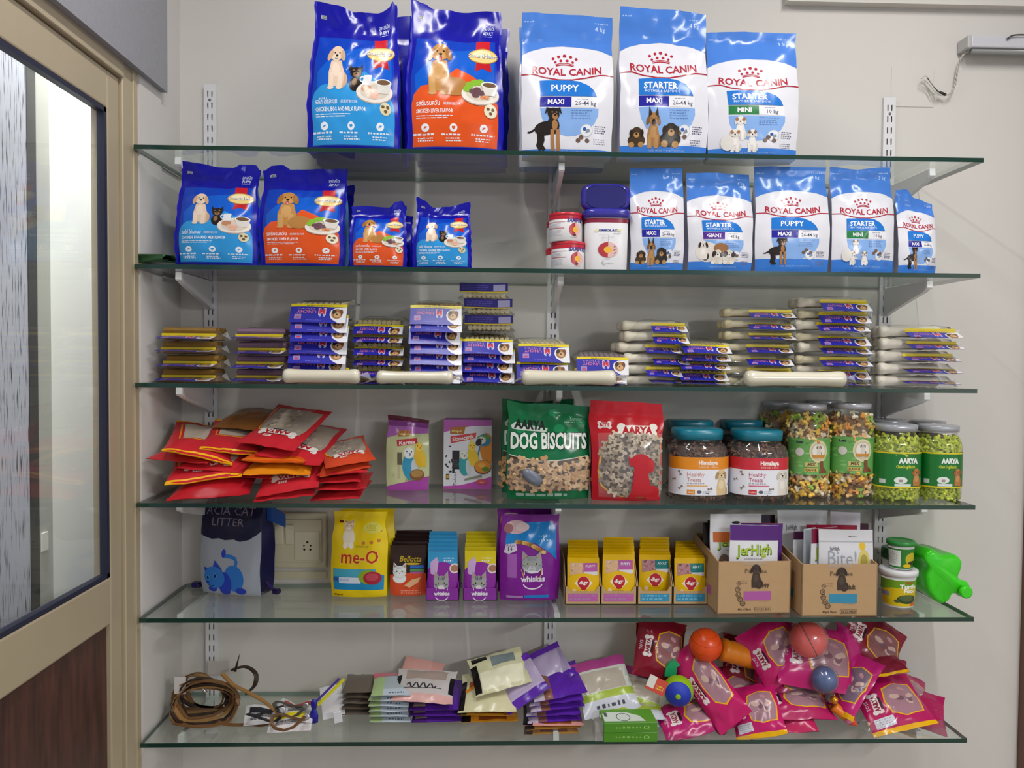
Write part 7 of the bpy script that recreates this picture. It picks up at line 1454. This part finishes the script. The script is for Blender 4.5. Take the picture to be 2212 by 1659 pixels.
# pink toy packets
PNK = '#bc1a66'
def pink_art(h, logo=True, sticker=False, strip=True, rotl=PI/2, win='#a07884', dark='#a81c5c'):
    a = Art(h)
    wn = [(0.40,0.30*h),(0.60,0.22*h),(0.88,0.26*h),(0.93,0.5*h),(0.88,0.76*h),(0.62,0.80*h),(0.42,0.72*h),(0.36,0.5*h)]
    a.poly([(0.64+(x-0.64)*1.09, h*0.5+(y-h*0.5)*1.07) for x, y in wn], '#e0a818'); a.poly(wn, win, 'window_print'); r = random.Random(int(h*7)+len(win))
    for k in range(7): a.ell(0.48+0.36*r.random(), h*(0.34+0.36*r.random()), 0.05+0.06*r.random(), 0.04+0.05*r.random(), r.choice(['#b98a92','#8a5c70','#c4a49c','#7a5866']), 'window_print', 12, r.random()*3)
    if logo:
        for y in (0.36*h, 0.64*h):
            for d in (-0.04, 0.04): a.ell(0.20+d, y, 0.045, 0.05, '#dcd2d2', 'logo_print', 12)
        a.rect(0.145, 0.36*h, 0.255, 0.64*h, '#dcd2d2', 'logo_print'); a.text('AARYA', 0.235, 0.5*h, 0.075, '#8a1c34', wid=0.26*h, rot=rotl, bold=0.05); a.rect(0.265, 0.40*h, 0.30, 0.60*h, '#2a2028', 'logo_print'); a.text('TOYS', 0.10, 0.5*h, 0.05, '#d8b8c4', wid=0.16*h, rot=rotl, bold=0.04)
    if strip: a.rect(0, 0, 1, 0.075*h, '#e4ac0c', 'yellow_end')
    if sticker: a.poly([(0.08,0.10*h),(0.38,0.11*h),(0.37,0.26*h),(0.07,0.25*h)], '#d0d0d8', 'sticker'); a.lines(0.10, 0.22*h, 0.35, 4, 0.035*h, '#a4a4b0', 3)
    return a
A1, A2, A3, A4 = pink_art(1.3), pink_art(1.3, strip=False), pink_art(1.3, sticker=True), pink_art(1.3, logo=False, sticker=True, win='#7a6478')
A5 = pink_art(1.3, strip=False, win='#8a5a5c'); A6 = Art(1.3); A6.rect(0, 0, 1, 0.1, '#e4ac0c', 'yellow_end')
def toyp(label, px, py, Y, W, L, T, rx, ry, rz, art, seed, col=PNK, bot='#8a1850', **kw):
    W *= 1.14; L *= 1.14; T *= 1.3; return loose('toy_packet', label, px, py, Y, W, L, T, rx, ry, rz, col, bot, art, seed, 'packet', 'pink toy packets', wr=0.008, sag=0.010, **kw)
toyp('dark red toy packet standing at the left end of the pink heap', 1425, 1402, -0.13, 0.125, 0.14, 0.04, 66, 14, 4, A5, 1, '#82182c', '#6a1424')
toyp('narrow red packet edge with an orange rim beside the dark red one', 1388, 1402, -0.10, 0.035, 0.13, 0.012, 80, 2, 30, None, 2, '#8a2430', '#c8781c')
toyp('long magenta toy packet slanting down beside the blue and green ball', 1530, 1480, -0.21, 0.090, 0.20, 0.03, 50, -38, 0, A2, 3, '#b81c60')
toyp('pink toy packet lying lowest beside the green cartons', 1500, 1548, -0.222, 0.18, 0.095, 0.03, 26, -8, 10, A2, 4, '#b02068')
toyp('pink toy packet with a wide yellow end hanging over the shelf edge', 1632, 1536, -0.235, 0.115, 0.125, 0.03, 40, -16, -14, A3, 5)
toyp('pink toy packet with a tilted white logo, right of the orange toy', 1672, 1408, -0.165, 0.13, 0.14, 0.035, 62, -28, 4, A2, 6, '#bb1e64')
t_ball = toyp('bulging pink toy packet wrapped round a coral ball', 1758, 1420, -0.17, 0.19, 0.15, 0.05, 56, 10, 0, A2, 7, '#bd1c6e')
toyp('dark red toy packet at the top right of the heap', 1885, 1386, -0.10, 0.15, 0.13, 0.025, 58, 34, -8, A5, 8, '#7c1c30', '#6a1428')
toyp('crumpled pink packet lying across the middle of the heap', 1712, 1516, -0.20, 0.18, 0.10, 0.035, 26, 4, 6, A2, 9, '#b01e5c')
toyp('pink packet corner under the crumpled one', 1690, 1545, -0.20, 0.14, 0.11, 0.025, 22, -10, -12, A2, 10, '#b82458')
toyp('pink toy packet holding a dark blue ball, its yellow end slanting at the right', 1838, 1480, -0.195, 0.10, 0.155, 0.03, 48, 2, -62, A4, 11, '#b82472')
toyp('pink toy packet with a white sticker and yellow end at the right front', 1925, 1520, -0.205, 0.16, 0.13, 0.03, 38, -8, 6, A3, 12, '#b0185a')
toyp('flat pink packet pointing out at the far right of the heap', 1985, 1528, -0.16, 0.12, 0.12, 0.012, 26, 16, -20, None, 13, '#a81a56')
toyp('magenta packet tucked between the coral ball and the dark red packet', 1830, 1412, -0.145, 0.09, 0.13, 0.03, 50, 40, 10, None, 14, '#b0206e')
toyp('yellow-edged packet below the dark red one at the right', 1890, 1432, -0.14, 0.13, 0.08, 0.012, 24, -6, 4, A6, 15, '#7c1c34')
toyp('red packet behind the orange ball, at the back of the heap', 1620, 1440, -0.10, 0.14, 0.14, 0.03, 56, 10, -4, A5, 16, '#8a2030')
toyp('magenta packet filling the middle of the heap below the coral ball', 1700, 1468, -0.15, 0.17, 0.13, 0.045, 46, 8, 0, A2, 17, '#b41c62')
toyp('pink packet behind the long slanting one', 1590, 1500, -0.14, 0.16, 0.14, 0.045, 50, -8, 6, A2, 18, '#a81a58')
toyp('dim pink packet at the back right of the heap', 1900, 1465, -0.10, 0.16, 0.13, 0.04, 48, 16, 0, A5, 19, '#8e1a48')
toyp('pink packet lying behind the sticker one at the right', 1955, 1500, -0.12, 0.13, 0.12, 0.03, 42, 24, 0, A2, 20, '#a41c58')
# toys
def ball(name, label, px, py, Y, r, m, extra=None, rot=(0,0,0)):
    p = w6(px, py, Y); t = thing(name, label, 'dog toy', tuple(p), rot)
    n = 14; lathe('ball', [(max(1e-4, r*math.sin(PI*k/n)), -r*math.cos(PI*k/n)) for k in range(n+1)], m, 32, t, cap=False)
    return t
def ribbed(t, pts, r, m, name='shaft'): v, f = tubevf(pts, r, 18); o = mesh(name, v, f, m, None, True, t); fixn(o.data)
ORB = mat('#e85018', 0.28, var=0.04)
pO = w6(1524, 1393, -0.17); t = ball('dumbbell_toy', 'orange rubber dumbbell toy at the top of the pink heap', 1524, 1393, -0.17, 0.0445, ORB)
e = w6(1650, 1428, -0.13)-pO; ps = [tuple(e*(0.25+0.75*k/12)) for k in range(13)]; ribbed(t, ps, [0.030+0.0015*math.sin(k*2.4) for k in range(13)], mat('#dd8018', 0.3, var=0.05))
for k in range(5): q = PI*(k-2)*0.16; lathe('seam', [(0.0447*math.cos(q),0.0447*math.sin(q)-0.0005),(0.0452*math.cos(q),0.0447*math.sin(q)),(0.0447*math.cos(q),0.0447*math.sin(q)+0.0005)], mat('#c84010', 0.35), 32, t, cap=False, rot=(rad(18),0,0))
CRB = mat('#e8504c', 0.3, var=0.03)
t = ball('rubber_ball', 'coral rubber ball with a dark groove, inside the bulging pink packet', 1746, 1381, -0.20, 0.048, CRB)
lathe('groove', [(0.0478,-0.0012),(0.0486,0),(0.0478,0.0012)], mat('#2a1c20', 0.5), 40, t, cap=False, rot=(rad(10),rad(62),0))
v, f = lathevf([(max(1e-4,0.054*math.sin(PI*k/10)), -0.054*math.cos(PI*k/10)) for k in range(11)], 24, cap=False); mesh('film_wrap', v, f, FILM, None, True, t)
t = ball('rubber_ball', 'dark blue ball showing through clear film in the middle of the heap', 1780, 1467, -0.225, 0.034, mat('#2a4c88', 0.35, var=0.12, scale=40))
v, f = lathevf([(max(1e-4,0.039*math.sin(PI*k/10)), -0.039*math.cos(PI*k/10)) for k in range(11)], 24, cap=False); mesh('film_wrap', v, f, FILM, None, True, t)
# blue and lime ball
pB = w6(1465, 1492, -0.225); t = thing('rubber_ball', 'blue and lime rubber ball with a red card tag', 'dog toy', tuple(pB), (rad(90), 0, rad(-14)))
LIME = mat('#8cb418', 0.35, var=0.04); BL = mat('#1634b0', 0.5, var=0.06, scale=300, bump=0.4); n = 16; r = 0.040
pr = [(max(1e-4, r*math.sin(PI*k/n)), -r*math.cos(PI*k/n)) for k in range(n+1)]
lathe('lime_rim', pr[:12], LIME, 32, t, cap=False); lathe('blue_cap', [(a_*1.004, b_*1.004) for a_, b_ in pr[11:]], BL, 32, t, cap=False); lathe('lime_dot', [(0.0075,r*1.0),(0.006,r*1.02),(0.002,r*1.028)], LIME, 14, t)
X, Z = at(1422, 1482, -0.235); tg = thing('ball_card', 'small red and white card tag hanging by the blue ball', 'tag', (X, -0.235, Z), (rad(-12), rad(24), rad(-8)))
bevbox('card', -0.030, 0.022, -0.001, 0.001, -0.019, 0.019, mat('#c84434', 0.4, var=0.03), 0.0005, 1, tg); bevbox('white_corner', -0.0305, -0.010, -0.0014, -0.0009, -0.012, 0.0195, mat('#d8d4cc', 0.4), 0.0002, 1, tg)
ca = Art(0.5); ca.lines(0.1, 0.30, 0.9, 2, 0.2, '#e8c83a', 4, 0.6); decal(ca, Grid(lambda u, v: (-0.008+0.028*u, -0.0012, -0.012+0.016*v), 2, 2), tg, mfn=lambda c: mat(c, 0.4))
# green squeaky piece, bell, cone toy
pG = w6(1447, 1440, -0.155); t = thing('green_toy', 'emerald green plastic toy showing through the dark red packet window', 'dog toy', tuple(pG), (0, rad(14), 0))
v, f = prismvf([(-0.014,-0.022),(0.010,-0.022),(0.016,-0.004),(0.012,0.010),(0.020,0.018),(0.004,0.026),(-0.010,0.016),(-0.017,0.0)], -0.022, -0.004, 'y'); o = mesh('body', v, f, mat('#1f9a62', 0.3, var=0.04), None, False, t); fixn(o.data)
pC = w6(1802, 1512, -0.235); t = thing('bell', 'small brass bell in the pink heap', 'bell', tuple(pC)); lathe('bell_body', [(0.003,-0.010),(0.009,-0.007),(0.0105,0),(0.009,0.007),(0.003,0.010)], mat('#d8982a', 0.25, 0.7), 20, t); v, f = tubevf([(0,0,0.009),(0,0,0.015)], 0.0022, 8); mesh('loop', v, f, mat('#d8982a', 0.25, 0.7), None, True, t)
p0, p1 = w6(1800, 1525, -0.225), w6(1852, 1568, -0.245); t = thing('cone_toy', 'orange and pink cone-tipped rubber toy at the heap front', 'dog toy', tuple(p0)); e = p1-p0
ribbed(t, [tuple(e*(k/6*0.55)) for k in range(7)], 0.0135, mat('#dd7a1c', 0.3, var=0.04), 'orange_body'); ribbed(t, [tuple(e*(0.52+k/5*0.25)) for k in range(6)], [0.013,0.0145,0.015,0.0145,0.013,0.011], mat('#d8789c', 0.3, var=0.04), 'pink_collar'); ribbed(t, [tuple(e*(0.76+k/5*0.24)) for k in range(6)], [0.012,0.011,0.009,0.0065,0.004,0.001], mat('#e0503c', 0.3, var=0.04), 'coral_tip')
p0 = w6(1905, 1582, -0.24); t = thing('clear_toy_bag', 'small clear bag with a blue and cream toy under the right packets', 'packet', (p0.x, -0.235, TOP[I6]+0.004), (0,0,rad(8)))
v, f = tubevf(smoothpts([(-0.04,0,0.006),(-0.01,-0.004,0.007),(0.02,0,0.006)]), 0.006, 10); mesh('cream_stick', v, f, mat('#d8b898', 0.5), None, True, t); bevbox('blue_tip', 0.02, 0.036, -0.008, 0.006, 0, 0.011, mat('#1f48c8', 0.35), 0.003, 2, t); film(t, 0.12, 0.05, 0.016, -0.025)
p0 = w6(1560, 1565, -0.235); t = thing('pink_toy', 'small glossy pink rubber toy at the end of the lowest pink packet', 'dog toy', (p0.x, -0.235, p0.z)); v, f = tubevf(smoothpts([(-0.03,0.01,0.0),(0,0,-0.006),(0.02,-0.004,0.004),(0.045,0,0.010)]), 0.012, 14); mesh('body', v, f, mat('#c02468', 0.2, var=0.05), None, True, t); lathe('ring', [(0.010,-0.006),(0.016,-0.004),(0.017,0.003),(0.012,0.006)], mat('#a81c5c', 0.2), 18, t, loc=(-0.004,-0.004,-0.008), rot=(rad(70),0,0))
